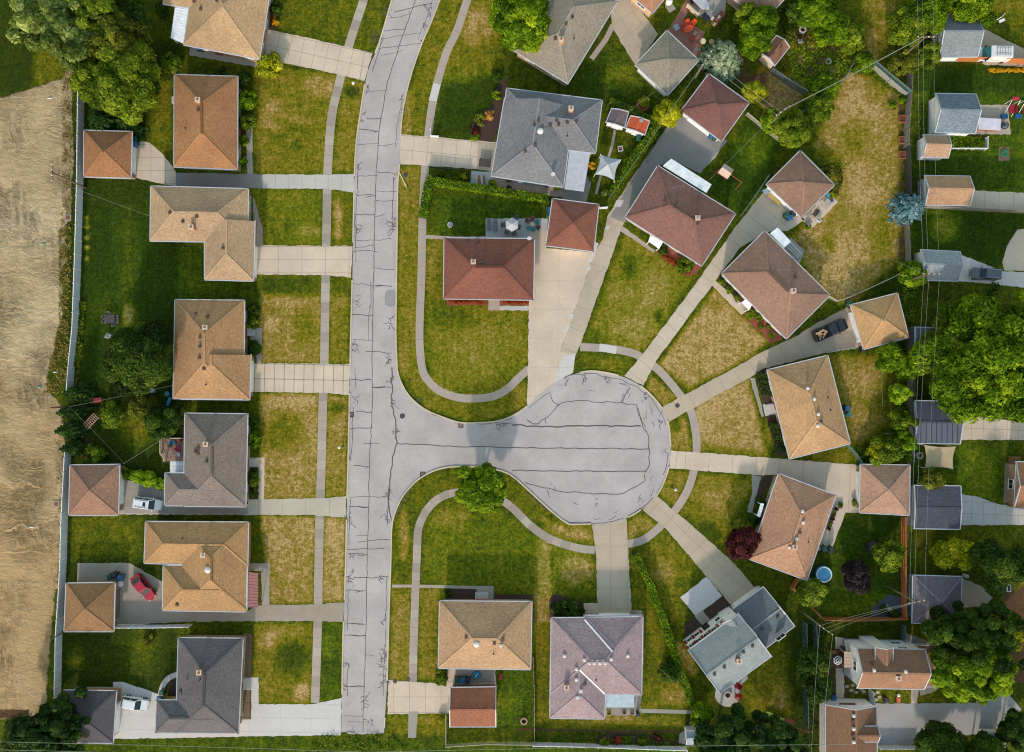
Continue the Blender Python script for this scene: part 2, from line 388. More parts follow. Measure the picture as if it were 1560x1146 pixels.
GROUND_COVER = [
 (.12, [(110,60),(270,60),(270,1090),(90,1090)], 6), (.08, [(-60,-60),(60,-60),(60,140),(-60,160)], 12), (.5, [(55,60),(115,60),(112,150),(50,140)], 8),
 (.30, [(-60,1092),(180,1098),(600,1125),(1100,1130),(1100,1250),(-60,1250)], 6),
 (.45, [(235,120),(265,120),(262,250),(225,230)], 8), (.42, ['e',150,800,40,40], 20), (.3, ['e',195,390,16,70], 14), (.25, ['e',180,480,30,30], 16), (.42, [(112,790),(215,790),(215,850),(112,850)], 10),
 (.55, ['e',132,338,3,3], 2), (1, ['e',132,332,4,3], 2), (1, ['e',132,346,4,3], 2), (1, ['e',132,362,4,3], 2), (1, ['e',132,377,4,3], 2), (1, ['e',132,394,3,3], 2), (.9, ['e',196,480,8,16], 5),
 (.55, ['e',210,655,26,22], 12), (.55, ['e',115,1005,10,14], 8), (.4, ['e',215,990,20,30], 20),
 # left front lawns
 (.38, [(415,-60),(560,-60),(527,70),(425,48)], 3), (.36, [(562,-60),(600,-60),(570,78),(540,72)], 3),
 (.56, [(388,98),(512,116),(494,264),(388,264)], 4), (.62, [(522,118),(553,126),(540,265),(506,262)], 4), (.82, ['e',490,130,24,16], 8), (.85, ['e',415,165,12,14], 6), (.8, ['e',445,178,30,5,.3], 5), (.8, ['e',410,188,16,9,.3], 6), (.2, ['e',535,140,12,9], 5),
 (.50, [(388,288),(490,288),(490,374),(388,374)], 4), (.46, [(504,290),(536,293),(536,374),(504,374)], 4), (.9, ['e',515,335,5,36], 3), (.75, ['e',470,352,20,8], 6),
 (.74, [(395,420),(489,420),(488,553),(395,553)], 3), (.6, [(503,422),(533,424),(531,553),(502,553)], 3), (.3, [(395,420),(489,420),(489,450),(395,450)], 6), (.92, ['e',430,460,30,9], 6), (.95, ['e',413,495,14,12], 5), (.5, ['e',465,500,16,30], 10), (.3, [(503,424),(533,424),(533,448),(503,446)], 5),
 (.80, [(395,600),(486,600),(482,760),(400,760)], 3), (.74, [(499,602),(530,604),(527,756),(495,756)], 3), (.98, ['e',440,612,40,10], 6), (.5, ['e',430,660,30,30], 14), (.3, ['e',515,622,10,8], 5),
 (.84, [(397,787),(480,787),(476,920),(412,920)], 3), (.9, [(494,788),(526,790),(523,916),(492,918)], 3),
 (.58, [(386,949),(477,949),(473,1072),(386,1072)], 3), (.3, [(490,949),(522,949),(520,1062),(488,1070)], 3), (.92, ['e',430,975,36,16], 8), (.22, ['e',445,1000,28,30], 14), (.45, ['e',500,985,10,20], 6), (.95, ['e',460,1055,10,14], 5),
 # strip and lawns between the street and the sidewalk
 (.50, [(672,-60),(715,-60),(655,205),(612,203),(640,80)], 3), (.75, [(614,140),(630,140),(625,205),(612,203)], 5),
 (.60, [(607,255),(641,255),(634,560),(700,600),(800,580),(803,618),(730,643),(650,624),(606,562)], 3), (.50, [(640,600),(700,615),(790,590),(790,622),(700,640)], 10),
 (.52, [(655,360),(676,360),(676,455),(806,470),(803,555),(760,596),(700,598),(660,578),(648,540)], 4), (.68, ['e',740,520,50,40], 30), (.66, ['e',655,410,8,40], 6), (.4, ['e',690,485,40,16], 14),
 (.28, [(660,295),(835,300),(832,360),(660,358)], 3),
 (.52, [(715,-60),(755,-60),(765,120),(700,160),(665,205),(655,205)], 6), (.84, ['e',727,40,26,28], 12), (.12, [(672,130),(770,110),(755,185),(715,212),(660,206)], 10), (.48, [(675,95),(740,105),(690,120)], 6),
 # below the court
 (.40, [(600,760),(640,728),(700,714),(780,726),(860,798),(904,802),(905,832),(800,790),(755,745),(700,744),(650,765),(630,800),(630,895),(597,895)], 3), (.8, ['e',615,815,7,40], 4), (.82, [(826,790),(860,800),(900,805),(902,826),(850,818)], 6),
 (.45, [(650,790),(690,760),(745,770),(800,800),(905,846),(908,910),(850,910),(640,893)], 4), (.62, ['e',690,790,30,14], 10), (.80, ['e',830,870,14,60], 8), (.82, ['e',875,868,28,22], 8), (.3, ['e',842,860,2,40], 2),
 (.66, [(597,897),(627,897),(625,1038),(594,1036)], 3), (.74, ['e',612,945,8,30], 4), (.62, [(640,897),(668,895),(668,1035),(636,1036)], 4),
 (.30, [(756,1022),(812,1022),(812,1110),(756,1110)], 3), (.48, ['e',770,1070,20,14], 10), (.74, [(813,905),(838,905),(838,950),(815,950)], 5), (.52, [(815,950),(838,950),(836,1105),(815,1105)], 4), (.55, [(590,1090),(680,1090),(680,1120),(590,1120)], 4), (.66, ['e',655,1098,20,6], 5),
 (.50, [(963,850),(985,900),(1050,1075),(980,1085),(980,940),(965,930)], 5), (.44, ['e',985,980,8,90], 6), (.78, ['e',1030,1060,20,16], 8),
 (.55, [(840,1098),(1045,1090),(1045,1108),(840,1110)], 5), (.82, ['e',935,1095,30,6], 4), (.5, [(972,845),(1010,810),(1062,862),(1040,905),(1040,975),(1000,905)], 6), (.78, ['e',1010,870,20,16], 8), (.86, ['e',1045,1005,9,30,-.5], 4), (.5, ['e',1180,1040,60,60], 20), (.8, ['e',1195,1065,16,24], 12), (.76, ['e',1150,1090,16,14], 12), (.12, ['e',1215,1010,16,80], 10),
 # wedges round the court
 (.36, [(880,540),(960,540),(968,560),(940,568),(878,566)], 3), (.60, ['e',930,555,24,8], 5), (.78, [(990,570),(1030,606),(1010,618),(984,595)], 3), (.7, [(1020,645),(1044,634),(1054,688),(1022,684)], 3), (.62, [(1022,718),(1050,718),(1028,770),(1004,752)], 3), (.68, [(956,795),(976,782),(1000,800),(958,825)], 3), (.3, ['e',1030,640,8,20], 5),
 (.62, [(955,350),(1055,425),(975,540),(890,525)], 4), (.80, ['e',965,500,30,22], 14), (.34, ['e',960,408,14,20], 8), (.24, ['e',1003,480,6,12], 4), (.78, ['e',1000,440,16,26], 12), (.3, ['e',905,520,14,12], 8),
 (.90, [(1090,440),(1168,520),(1140,545),(1050,592),(1004,555)], 4), (.68, ['e',1090,465,12,14], 6),
 (.92, [(1058,612),(1140,578),(1168,690),(1062,682)], 4), (.62, [(1064,676),(1170,688),(1168,696),(1064,688)], 4), (.5, ['e',1172,660,6,22], 5),
 (.56, [(1066,722),(1155,728),(1110,800),(1100,830),(1040,778)], 4), (.74, ['e',1090,755,26,20], 14), (.22, ['e',1085,810,20,10,.7], 6),
 # yards on the right
 (.20, [(880,60),(960,95),(1015,145),(1000,195),(920,155),(820,120)], 6), (.52, ['e',945,118,22,16], 14), (.5, [(930,-20),(970,-20),(1000,30),(975,60)], 6),
 (.16, [(1110,230),(1140,175),(1190,210),(1170,275),(1125,330),(1085,285)], 5), (.42, ['e',1150,230,22,24], 14),
 (.80, [(1290,110),(1370,130),(1375,390),(1300,460),(1245,440),(1205,370),(1270,280),(1240,220)], 6), (.95, ['e',1300,160,14,30,.5], 8), (.95, ['e',1330,170,12,14], 8), (.95, ['e',1310,280,26,40], 14), (.6, ['e',1305,210,26,24], 12), (.92, ['e',1270,390,34,34], 14), (.96, ['e',1290,440,20,18], 10), (.58, ['e',1345,360,20,40], 12), (.4, ['e',1262,370,10,10], 8), (.5, ['e',1350,120,26,20], 12), (.45, ['e',1260,240,18,10], 8), (.66, [(1290,-60),(1370,-60),(1370,60),(1330,100),(1300,60)], 10), (.3, ['e',1290,30,26,50], 20), (.85, ['e',1328,70,8,26], 6), (.2, ['e',1350,440,20,12], 10),
 (.70, [(1264,545),(1362,540),(1362,640),(1300,680)], 6), (.84, ['e',1320,580,20,24], 14), (.74, ['e',1310,655,14,20], 8), (.45, ['e',1350,610,8,40], 8), (.5, [(1240,690),(1300,680),(1305,704),(1240,705)], 4), (.60, ['e',1205,525,30,5,-.45], 4),
 (.20, [(1245,835),(1290,785),(1372,785),(1372,940),(1225,940),(1210,880)], 6), (.38, ['e',1270,925,50,12], 12), (.36, ['e',1330,920,26,18], 10),
 (.14, [(1392,100),(1570,100),(1570,140),(1392,140)], 4), (.18, [(1392,240),(1570,240),(1570,290),(1392,290)], 4), (.14, [(1392,325),(1570,325),(1570,415),(1392,378)], 4), (.62, ['e',1440,345,20,20], 12), (.42, [(1400,25),(1575,0),(1575,80),(1500,40),(1490,20)], 8), (.55, [(1430,-40),(1570,-40),(1570,20),(1500,20)], 10),
 (.34, [(1392,680),(1530,680),(1530,770),(1392,740)], 4), (.55, ['e',1490,725,26,34], 14), (.5, ['e',1470,690,10,10], 8), (.38, [(1392,806),(1560,806),(1560,860),(1392,880)], 5), (.6, ['e',1405,830,14,20], 8), (.5, [(1330,1045),(1430,1045),(1440,1070),(1340,1070)], 4), (.6, ['e',1440,1040,14,24], 10),
 (.1, [(1060,1080),(1260,1090),(1260,1250),(1060,1250)], 10), (.12, [(1215,950),(1260,950),(1260,1250),(1215,1250)], 8), (.16, [(1250,955),(1390,955),(1390,985),(1250,985)], 6), (.5, ['e',1400,968,20,10], 8), (.4, ['e',1335,970,20,6], 5),
 (.2, [(1395,490),(1575,455),(1575,640),(1395,620)], 10), (.2, [(1430,860),(1560,880),(1560,1060),(1430,1060)], 10), (.55, [(1535,870),(1575,870),(1575,960),(1530,940)], 8),
 (.8, ['e',1245,95,42,48], 14), (.95, [(1160,105),(1215,120),(1225,150),(1190,185),(1160,160)], 8),
]
FRESH_COVER = [(1, [(1110,230),(1140,175),(1190,210),(1170,275),(1125,330),(1085,285)], 6), (.9, [(1392,100),(1570,100),(1570,420),(1392,378)], 8), (.8, [(1392,680),(1530,680),(1530,770),(1392,740)], 6), (.7, [(660,295),(835,300),(832,360),(660,358)], 4),
 (.8, [(756,1022),(812,1022),(812,1110),(756,1110)], 4), (.7, [(100,1118),(1050,1140),(1050,1250),(100,1250)], 8), (.5, [(672,110),(770,110),(755,185),(715,212),(660,206)], 10), (.6, [(120,270),(390,290),(390,460),(180,600),(115,600)], 14), (.35, [(640,600),(640,480),(806,470),(803,555),(760,596),(700,598)], 20), (.5, [(880,60),(960,95),(1015,145),(1000,195),(920,155),(820,120)], 10), (.6, [(490,949),(522,949),(520,1062),(488,1070)], 4), (.5, [(395,288),(490,288),(490,374),(388,374)], 10), (.6, [(1245,835),(1290,785),(1372,785),(1372,940),(1225,940)], 10), (.4, [(955,350),(1055,425),(975,540),(890,525)], 20), (.5, [(650,790),(745,770),(905,846),(850,900),(640,893)], 20), (.8, [(1395,206),(1500,206),(1500,320),(1395,320)], 6)]
SAND_COVER = [(1.0, [(-60,165),(0,150),(38,138),(108,115),(109,330),(92,360),(95,480),(70,590),(95,620),(90,700),(88,800),(84,900),(74,1010),(70,1080),(45,1096),(-60,1096)], 6), (.62, ['e',95,380,12,30], 10), (.75, ['e',100,230,14,40], 8),
 (.62, [(84,640),(102,640),(92,900),(78,900)], 5), (.9, [(100,100),(110,90),(106,250),(98,250)], 4)]
SOIL_COVER = [(1, ['e',1225,40,14,26,.4], 5), (.42, [(1160,105),(1215,120),(1225,150),(1190,185),(1160,160)], 8), (.55, ['e',1240,100,30,40], 20), (.5, [(1365,150),(1378,150),(1380,300),(1366,300)], 4), (.5, [(1366,330),(1382,330),(1382,400),(1366,400)], 4), (.5, ['e',1220,375,20,14], 8),
 (.9, [(124,620),(137,620),(134,700),(122,700)], 4), (.45, ['e',215,610,30,8], 6), (.9, [(395,0),(420,0),(418,48),(402,48)], 4), (.8, [(1530,850),(1548,850),(1540,930),(1530,940)], 4), (.9, [(1522,920),(1560,890),(1575,900),(1575,1040),(1545,1040),(1530,960)], 8), (.8, [(-60,1080),(45,1080),(45,1096),(-60,1096)], 4),
 (.55, [(1250,985),(1300,985),(1300,1070),(1250,1070)], 8), (.5, [(1020,70),(1140,60),(1180,140),(1100,150)], 20), (.7, [(1135,120),(1165,110),(1165,160),(1145,150)], 6), (.8, [(1395,795),(1500,795),(1500,803),(1395,803)], 2), (.9, [(785,1109),(1040,1113),(1040,1117),(785,1113)], 2),
 (.7, [(1395,205),(1500,205),(1500,214),(1395,214)], 4), (.35, ['e',260,150,8,40], 8)]
build_ground()
# ---------------------------------------------------------------- roads, pavements, drives
CR = concrete('road_concrete', (189, 180, 180), .17); CW = concrete('sidewalk_concrete', (180, 165, 154), .11); CWD = concrete('old_slab', (164, 151, 140), .12); CWL = concrete('pale_slab', (186, 176, 164), .1); CD = concrete('driveway_concrete', (217, 197, 176), .14)
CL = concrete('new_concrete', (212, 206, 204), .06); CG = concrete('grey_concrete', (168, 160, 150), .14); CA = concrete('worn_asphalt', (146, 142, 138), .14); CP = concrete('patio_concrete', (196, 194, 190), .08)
CRED = concrete('red_pavers', (166, 112, 96), .14); MULCH = concrete('bark_mulch', (74, 52, 42), .22); RMULCH = concrete('red_mulch', (150, 80, 58), .2); TAR = plain('crack_tar', (94, 85, 82), .6); JOINT = plain('slab_joint', (166, 152, 134), .9)  # JOINT: seam lines between slabs, a little darker than the paving
KERB = concrete('kerb_concrete', (214, 198, 172), .12); CGRAV = concrete('gravel', (170, 168, 168), .10)
def clip_joint(poly, a, b):
    """part of segment a-b that lies inside the polygon"""
    ts = [0.0, 1.0]; n = len(poly); (ax, ay), (bx, by) = a, b
    for i in range(n):
        (cx, cy), (dx, dy) = poly[i], poly[(i + 1) % n]
        den = (bx - ax) * (dy - cy) - (by - ay) * (dx - cx)
        if abs(den) < 1e-9: continue
        t = ((cx - ax) * (dy - cy) - (cy - ay) * (dx - cx)) / den; u = ((cx - ax) * (by - ay) - (cy - ay) * (bx - ax)) / den
        if 0 < t < 1 and 0 <= u <= 1: ts.append(t)
    ts.sort(); out = []
    for t0, t1 in zip(ts, ts[1:]):
        tm = (t0 + t1) / 2; x, y = ax + (bx - ax) * tm, ay + (by - ay) * tm; ins = False
        for i in range(n):
            (cx, cy), (dx, dy) = poly[i], poly[(i + 1) % n]
            if (cy > y) != (dy > y) and x < (dx - cx) * (y - cy) / (dy - cy) + cx: ins = not ins
        if ins and t1 - t0 > 1e-3: out.append(((ax + (bx - ax) * t0, ay + (by - ay) * t0), (ax + (bx - ax) * t1, ay + (by - ay) * t1)))
    return out
def sheet(name, pts, z, mat, joints=(), jm=None, jw=.06, grid=None, parent=None):
    mb = MB(); rg = random.Random(int(pts[0][0] * 7 + pts[0][1])); fine = []
    for i, (p, q) in enumerate(zip(pts, pts[1:] + pts[:1])):      # edges fray where grass creeps over them
        L = math.hypot(q[0] - p[0], q[1] - p[1]); n_ = max(1, int(L / 5))
        for k in range(n_): j = 0 if k == 0 else rg.uniform(-.75, .75) * min(1, L / 40); fine.append((p[0] + (q[0] - p[0]) * k / n_ - (q[1] - p[1]) / (L + 1e-6) * j, p[1] + (q[1] - p[1]) * k / n_ + (q[0] - p[0]) / (L + 1e-6) * j))
    w = [P(*p) for p in fine]
    a = sum(w[i].x * w[(i + 1) % len(w)].y - w[(i + 1) % len(w)].x * w[i].y for i in range(len(w)))
    if a < 0: w.reverse()
    mb.add([(v.x, v.y, z) for v in w], [tuple(range(len(w)))])
    js = list(joints)
    if grid:                       # (origin, direction px, spacing along px, spacing across px)
        (ox, oy), (dx, dy), sa, sc = grid; L = math.hypot(dx, dy); dx, dy = dx / L, dy / L; nx_, ny_ = -dy, dx
        for k in range(-40, 41):
            if sa: cx, cy = ox + dx * sa * k, oy + dy * sa * k; js += clip_joint(pts, (cx - nx_ * 400, cy - ny_ * 400), (cx + nx_ * 400, cy + ny_ * 400))
            if sc: cx, cy = ox + nx_ * sc * k, oy + ny_ * sc * k; js += clip_joint(pts, (cx - dx * 400, cy - dy * 400), (cx + dx * 400, cy + dy * 400))
    for p, q in js:
        mb.ribbon([P(*p), P(*q)], jw, z + .005, 1)
    o = mb.build(name, [mat, jm or JOINT])
    return tag(o, kind='structure')
def smooth_px(pts, n=4):
    """Catmull-Rom through pixel points"""
    out = []; m = len(pts)
    for i in range(m - 1):
        p0, p1, p2, p3 = pts[max(i - 1, 0)], pts[i], pts[i + 1], pts[min(i + 2, m - 1)]
        for k in range(n):
            t = k / n
            out.append(tuple(.5 * (2 * p1[j] + (p2[j] - p0[j]) * t + (2 * p0[j] - 5 * p1[j] + 4 * p2[j] - p3[j]) * t * t + (3 * p1[j] - p0[j] - 3 * p2[j] + p3[j]) * t ** 3) for j in (0, 1)))
    out.append(pts[-1]); return out
def walk(name, pts, wpx, z, mat, slab=15, sm=True, odd=()):
    pts = smooth_px(pts) if sm else pts
    w = [P(*p) for p in pts]; mb = MB(); mb.ribbon(w, wpx * .1, z, 0)
    acc = 0; k = 0
    for a, b in zip(w, w[1:]):
        d = (b - a).length; t = slab * .1 - acc
        while t < d:
            q = a + (b - a) * (t / d); n = Vector((-(b - a).y, (b - a).x, 0)).normalized() * (wpx * .05)
            mb.ribbon([q - n, q + n], .08, z + .004, 1)
            tint = 2 if k in odd else R_.choice((0, 0, 0, 3, 3, 4)) if slab < 17 else 0
            if tint: mb.ribbon([q, q + (b - a).normalized() * slab * .1], wpx * .1 + R_.uniform(-.06, .03), z + .003, tint)
            k += 1; t += slab * .1
        acc = (acc + d) % (slab * .1)
    return tag(mb.build(name, [mat, JOINT, CL, CWD, CWL]), kind='structure')
ROAD = ([(612,-40)] + smooth_px([(597,0),(578,65),(560,110),(550,167),(543,217),(540,277),(537,417),(534,532),(531,680),(529,759),(526,885),(523,964),(521,1068),(520,1115)], 3)
 + [(550,1119),(585,1117)] + smooth_px([(590,1037),(593,925),(595,872),(596,835),(598,795),(610,762),(626,741),(641,728),(662,717),(683,712),(704,711),(740,713),(775,722),(806,748),(832,772),(856,792),(868,799)], 3)
 + smooth_px([(924,798),(948,792),(976,777),(1000,755),(1013,730),(1021,701),(1021,670),(1017,641),(1008,621),(989,599),(968,583),(942,572),(911,566),(892,566),(866,573),(840,586),(819,603),(803,619),(780,634),(756,642),(730,644),(701,644),(673,635),(646,623),(623,603),(610,580),(605,562)], 3)
 + smooth_px([(603,505),(605,361),(606,283),(609,249),(612,183),(623,126),(641,71),(657,34),(670,0)], 3) + [(686,-40)])
def jag(pts, amp=1.2, step=7, rnd=R_):
    out = []
    for (ax, ay), (bx, by) in zip(pts, pts[1:]):
        L = math.hypot(bx - ax, by - ay); n = max(1, int(L / step))
        for k in range(n):
            t = k / n; o = 0 if k == 0 else rnd.uniform(-amp, amp)
            out.append((ax + (bx - ax) * t - (by - ay) / (L + 1e-6) * o, ay + (by - ay) * t + (bx - ax) / (L + 1e-6) * o))
    out.append(pts[-1]); return out
def build_road():
    mb = MB(); z = .02; w = [P(*p) for p in ROAD]
    a = sum(w[i].x * w[(i + 1) % len(w)].y - w[(i + 1) % len(w)].x * w[i].y for i in range(len(w)))
    if a < 0: w = w[::-1]
    mb.add([(v.x, v.y, z) for v in w], [tuple(range(len(w)))])
    def crack(pts, wd=.11, amp=1.2): mb.ribbon([P(*p) for p in jag(pts, amp)], wd * R_.uniform(.55, 1.15), z + .005 + R_.random() * .003, 1)
    cl = [(646,-40),(633,0),(612,58),(589,131),(578,194),(573,262),(571,335),(569,427),(567,558),(567,623),(563,707),(560,832),(557,972),(554,1068),(553,1115)]
    crack(cl, .17, .7)
    crack([(597,560),(597,618),(603,646),(605,675),(598,696),(594,738),(592,759),(596,790)], .17, 1.4)
    crack([(605,676),(690,680),(780,682),(870,683),(990,684)], .17, .8); crack([(780,648),(840,650),(900,649),(976,649)], .18, 1.2); crack([(756,644),(780,646)], .14)
    crack([(780,717),(870,718),(985,718)], .15, .9); crack([(800,735),(850,748),(905,753),(950,752),(968,742),(983,732),(981,722)], .13)
    crack([(970,617),(978,645),(988,665),(990,690),(988,712),(982,720)], .16, 1.6); crack([(972,622),(976,640),(984,652)], .12, 1.6); crack([(820,646),(838,632),(855,614),(880,610),(940,614),(970,617)], .17, 1.4); crack([(838,600),(842,612),(852,618)], .1); crack([(803,640),(812,646),(822,646)], .2, 2)
    crack([(948,614),(952,602),(960,591)], .12); crack([(946,613),(950,600)], .1)
    crack([(868,572),(900,569),(940,577),(965,587),(990,604),(1008,630),(1014,648)], .12, 1.4); crack([(806,622),(820,610),(838,598)], .13, 1.4); crack([(1018,690),(1014,715),(1010,724)], .1); crack([(800,750),(830,775),(865,797),(920,797),(950,790)], .12, 1); crack([(958,786),(980,772),(995,758)], .1)
    crack([(646,622),(660,632),(700,645),(740,646),(780,638)], .12, 1); crack([(625,745),(612,765),(602,790)], .11, 1)
    for k in range(26):            # tar squiggles near the court's rim
        t = R_.uniform(0, 2 * PI); r = R_.uniform(88, 108); x, y = 912 + r * math.cos(t), 682 + r * math.sin(t)
        if x < 830 and 640 < y < 730: continue
        q = t + PI / 2 + R_.uniform(-.7, .7); L = R_.uniform(5, 13)
        crack([(x, y), (x + L * math.cos(q), y + L * math.sin(q)), (x + L * math.cos(q) + R_.uniform(-5, 5), y + L * math.sin(q) + R_.uniform(-5, 5))], .08, 1.5)
    def mid(y):
        for (ax, ay), (bx, by) in zip(cl, cl[1:]):
            if ay <= y <= by: return ax + (bx - ax) * (y - ay) / (by - ay)
        return cl[-1][0]
    for y, l, r, sl in [(12,28,30,-14),(22,30,-2,-10),(45,34,0,-6),(54,30,28,-10),(70,32,34,-10),(80,28,10,-8),(138,30,2,-3),(180,22,2,-2),(200,8,-30,-3),(219,32,0,-2),(222,0,30,-3),(262,0,30,6),(268,30,4,-2),(291,0,34,-1),(298,32,-16,2),(306,-5,30,2),(327,30,0,0),(330,0,16,-6),(366,30,26,-3),(374,30,0,-6),(383,32,6,-1),(408,0,32,2),(435,32,-2,6),(436,-14,28,2),(481,32,0,3),(519,30,0,3),(536,10,30,1),(579,34,-8,0),(590,-20,30,2),(628,24,0,1),(652,32,2,-4),(676,10,14,0),(711,24,-6,3),(757,30,30,-1),(773,30,-14,1),(816,18,0,-1),(824,16,34,-4),(836,32,26,-2),(845,30,-14,2),(880,20,33,-1),(900,32,-16,1),(951,32,-22,0),(968,32,-26,0),(998,0,14,4),(1046,30,-20,0),(1091,28,-6,0),(1100,24,10,1)]:
        m = mid(y); crack([(m - l, y - sl * .5), (m, y), (m + r, y + sl * .5 + R_.uniform(-2, 2))], .10, 1.3)
    for x, y, n, s in [(588,20,9,7),(574,52,12,8),(655,20,8,8),(648,38,7,6),(642,66,5,4),(560,135,6,5),(552,180,7,7),(612,150,5,5),(614,172,7,6),(603,270,6,5),(545,255,6,6),(541,340,12,8),(541,352,8,7),(597,345,14,8),(600,338,6,6),(541,455,8,8),(539,530,8,8),(594,490,8,7),(594,548,9,7),(596,578,7,6),(598,612,7,6),(603,660,6,6),(534,695,5,5),(543,612,6,6),(590,752,10,6),(590,790,9,7),(534,790,8,8),(535,880,13,8),(580,882,7,5),(536,845,6,6),(587,990,14,8),(585,1010,12,9),(587,1035,12,8),(528,1010,6,6),(526,1048,6,5),(558,1070,9,8),(562,1096,7,6),(586,950,6,6),(757,648,6,6),(770,645,6,6),(860,583,8,6),(890,577,9,6),(925,577,8,5),(984,605,7,6),(1004,640,7,6),(975,765,4,4),(912,766,4,6),(640,612,4,6)]:
        for k in range(n):
            q = R_.uniform(0, 2 * PI); L = R_.uniform(.5, 1.1) * s; ox, oy = x + R_.uniform(-s * .5, s * .5), y + R_.uniform(-s, s)
            crack([(ox, oy), (ox + L * math.cos(q), oy + L * math.sin(q)), (ox + L * math.cos(q) + R_.uniform(-s, s) * .6, oy + L * math.sin(q) + R_.uniform(-s, s) * .7)], .085, 1)
    for y0, y1, dx in [(0,60,26),(60,110,-28),(150,225,27),(250,300,-27),(300,380,-29),(380,400,-28),(430,470,-4),(465,520,-6),(560,590,-26),(620,700,-29),(760,830,-28),(900,960,-28),(960,1060,30),(1010,1060,-25),(880,940,30),(740,800,29),(270,335,26)]:
        crack([(mid(y0) + dx, y0), (mid((y0 + y1) / 2) + dx + R_.uniform(-1, 1), (y0 + y1) / 2), (mid(y1) + dx, y1)], .10, .8)
    tag(mb.build('road', [CR, TAR]), kind='structure')
    # kerbs: real raised edges, open where drives meet the road
    gaps = [(555,80,568,125),(534,264,543,294),(530,373,540,423),(528,553,537,602),(524,755,531,789),(520,917,527,949),(516,1061,523,1121),(603,205,614,250),(586,1036,595,1089),(803,560,880,622),(948,570,982,590),(1006,619,1020,645),(1017,685,1024,715),(976,752,1004,780),(902,788,955,802)]
    def ingap(x, y): return any(a - 2 <= x <= c + 2 and b <= y <= d for a, b, c, d in gaps) or y < -39 or (540 < x < 600 and y > 1110)
    kb = MB(); n = len(ROAD)
    for i in range(n):
        a, b = ROAD[i], ROAD[(i + 1) % n]
        if a[1] <= -39 and b[1] <= -39: continue
        L = math.hypot(b[0] - a[0], b[1] - a[1]); m = max(1, int(L / 8))
        for k in range(m):
            p = (a[0] + (b[0] - a[0]) * k / m, a[1] + (b[1] - a[1]) * k / m); q = (a[0] + (b[0] - a[0]) * (k + 1) / m, a[1] + (b[1] - a[1]) * (k + 1) / m)
            if ingap((p[0] + q[0]) / 2, (p[1] + q[1]) / 2): continue
            A, B = P(*p), P(*q); kb.bar(A + Vector((0, 0, .05)), B + Vector((0, 0, .05)), .21, .16)
    tag(kb.build('kerb', KERB), kind='structure')
build_road()
sheet('road_patch', smooth_px([(587,446),(590,442),(599,442),(602,447),(602,466),(587,465),(587,446)],2), .028, concrete('grey_patch', (158, 154, 156), .05))  # rounded patch, greyer than the road around it
walk('sidewalk', [(566,-40),(554,0),(532,68),(517,126),(505,180),(499,264),(498,322),(496,422),(494,553),(492,612),(489,727),(487,785),(485,885),(484,951),(480,1071)], 13, .008, CW)
walk('sidewalk', [(724,-30),(712,0),(696,47),(678,86),(660,152),(652,209),(648,251),(644,322),(642,417),(639,505),(641,547),(645,568),(654,582),(670,596),(699,606),(728,607),(754,603),(775,591),(790,576),(806,562)], 12, .008, CW, 28, odd=(5,))
walk('sidewalk', [(628,1124),(629,1029),(632,924),(635,848),(637,809),(644,788),(657,769),(675,756),(701,750),(740,753),(767,764),(785,778),(806,799),(832,818),(858,829),(885,836),(906,838)], 12, .008, CW, 14)
walk('sidewalk', [(955,829),(981,822),(1008,800),(1029,777),(1047,748),(1057,717),(1061,688),(1060,660),(1052,625),(1036,602),(1015,576),(1000,561),(976,544),(960,537),(927,531),(884,529)], 12, .008, CW, 24)
walk('sidewalk', [(913,529),(939,534)], 11.5, .013, CL, 60)
DRV = 'driveway'
sheet(DRV, [(404,45),(419,47),(521,70),(568,81),(555,124),(513,113),(432,96),(404,89)], .014, CD, grid=((404,68),(10,2.2),19,21))
sheet(DRV, [(208,219),(217,215),(228,218),(245,232),(260,250),(268,262),(268,284),(240,279),(207,271)], .014, CD, grid=((208,240),(1,0),22,20))
sheet(DRV, [(268,263),(400,266),(400,287),(268,284)], .017, CA, grid=((268,270),(1,0),40,0))
sheet(DRV, [(400,266),(490,266),(539,265),(541,294),(500,288),(400,287)], .014, concrete('pale_grey_concrete', (196,192,184), .1), grid=((400,276),(1,0),20,0))
sheet(DRV, [(384,374),(537,375),(535,423),(504,420),(384,418)], .014, CD, grid=((388,396),(1,0),36,20))
sheet(DRV, [(380,553),(534,555),(532,602),(499,599),(380,597)], .014, CD, grid=((388,577),(1,.02),15,23), jw=.12)
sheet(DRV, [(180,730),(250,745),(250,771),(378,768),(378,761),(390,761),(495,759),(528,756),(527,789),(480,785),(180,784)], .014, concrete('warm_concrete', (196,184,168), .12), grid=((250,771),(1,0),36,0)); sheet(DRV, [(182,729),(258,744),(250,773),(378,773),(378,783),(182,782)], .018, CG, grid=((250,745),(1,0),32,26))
sheet(DRV, [(118,858),(197,858),(249,887),(249,930),(378,931),(390,922),(477,921),(525,918),(523,948),(477,946),(292,947),(178,953),(174,960),(174,889),(118,888)], .014, concrete('tan_concrete', (172,158,142), .16), grid=((249,930),(1,0),36,0)); 
sheet(DRV, [(172,1039),(187,1039),(243,1058),(243,1090),(368,1090),(368,1032),(394,1032),(394,1073),(475,1073),(521,1063),(519,1120),(390,1122),(174,1126)], .014, CL, grid=((243,1090),(1,.02),46,22), jm=plain('fine_joint', (190,190,190)))
walk('path', [(244,1066),(247,1048),(256,1034),(274,1026)], 8, .018, CL, 40)
sheet('garden_bed', [(258,1036),(272,1030),(272,1066),(257,1066)], .01, MULCH); sheet('garden_bed', [(370,964),(384,966),(383,1032),(370,1032)], .01, concrete('dry_soil', (120,98,78), .2)); sheet('garden_bed', [(371,1051),(383,1051),(383,1096),(369,1096)], .019, concrete('dry_soil', (120,98,78), .2))
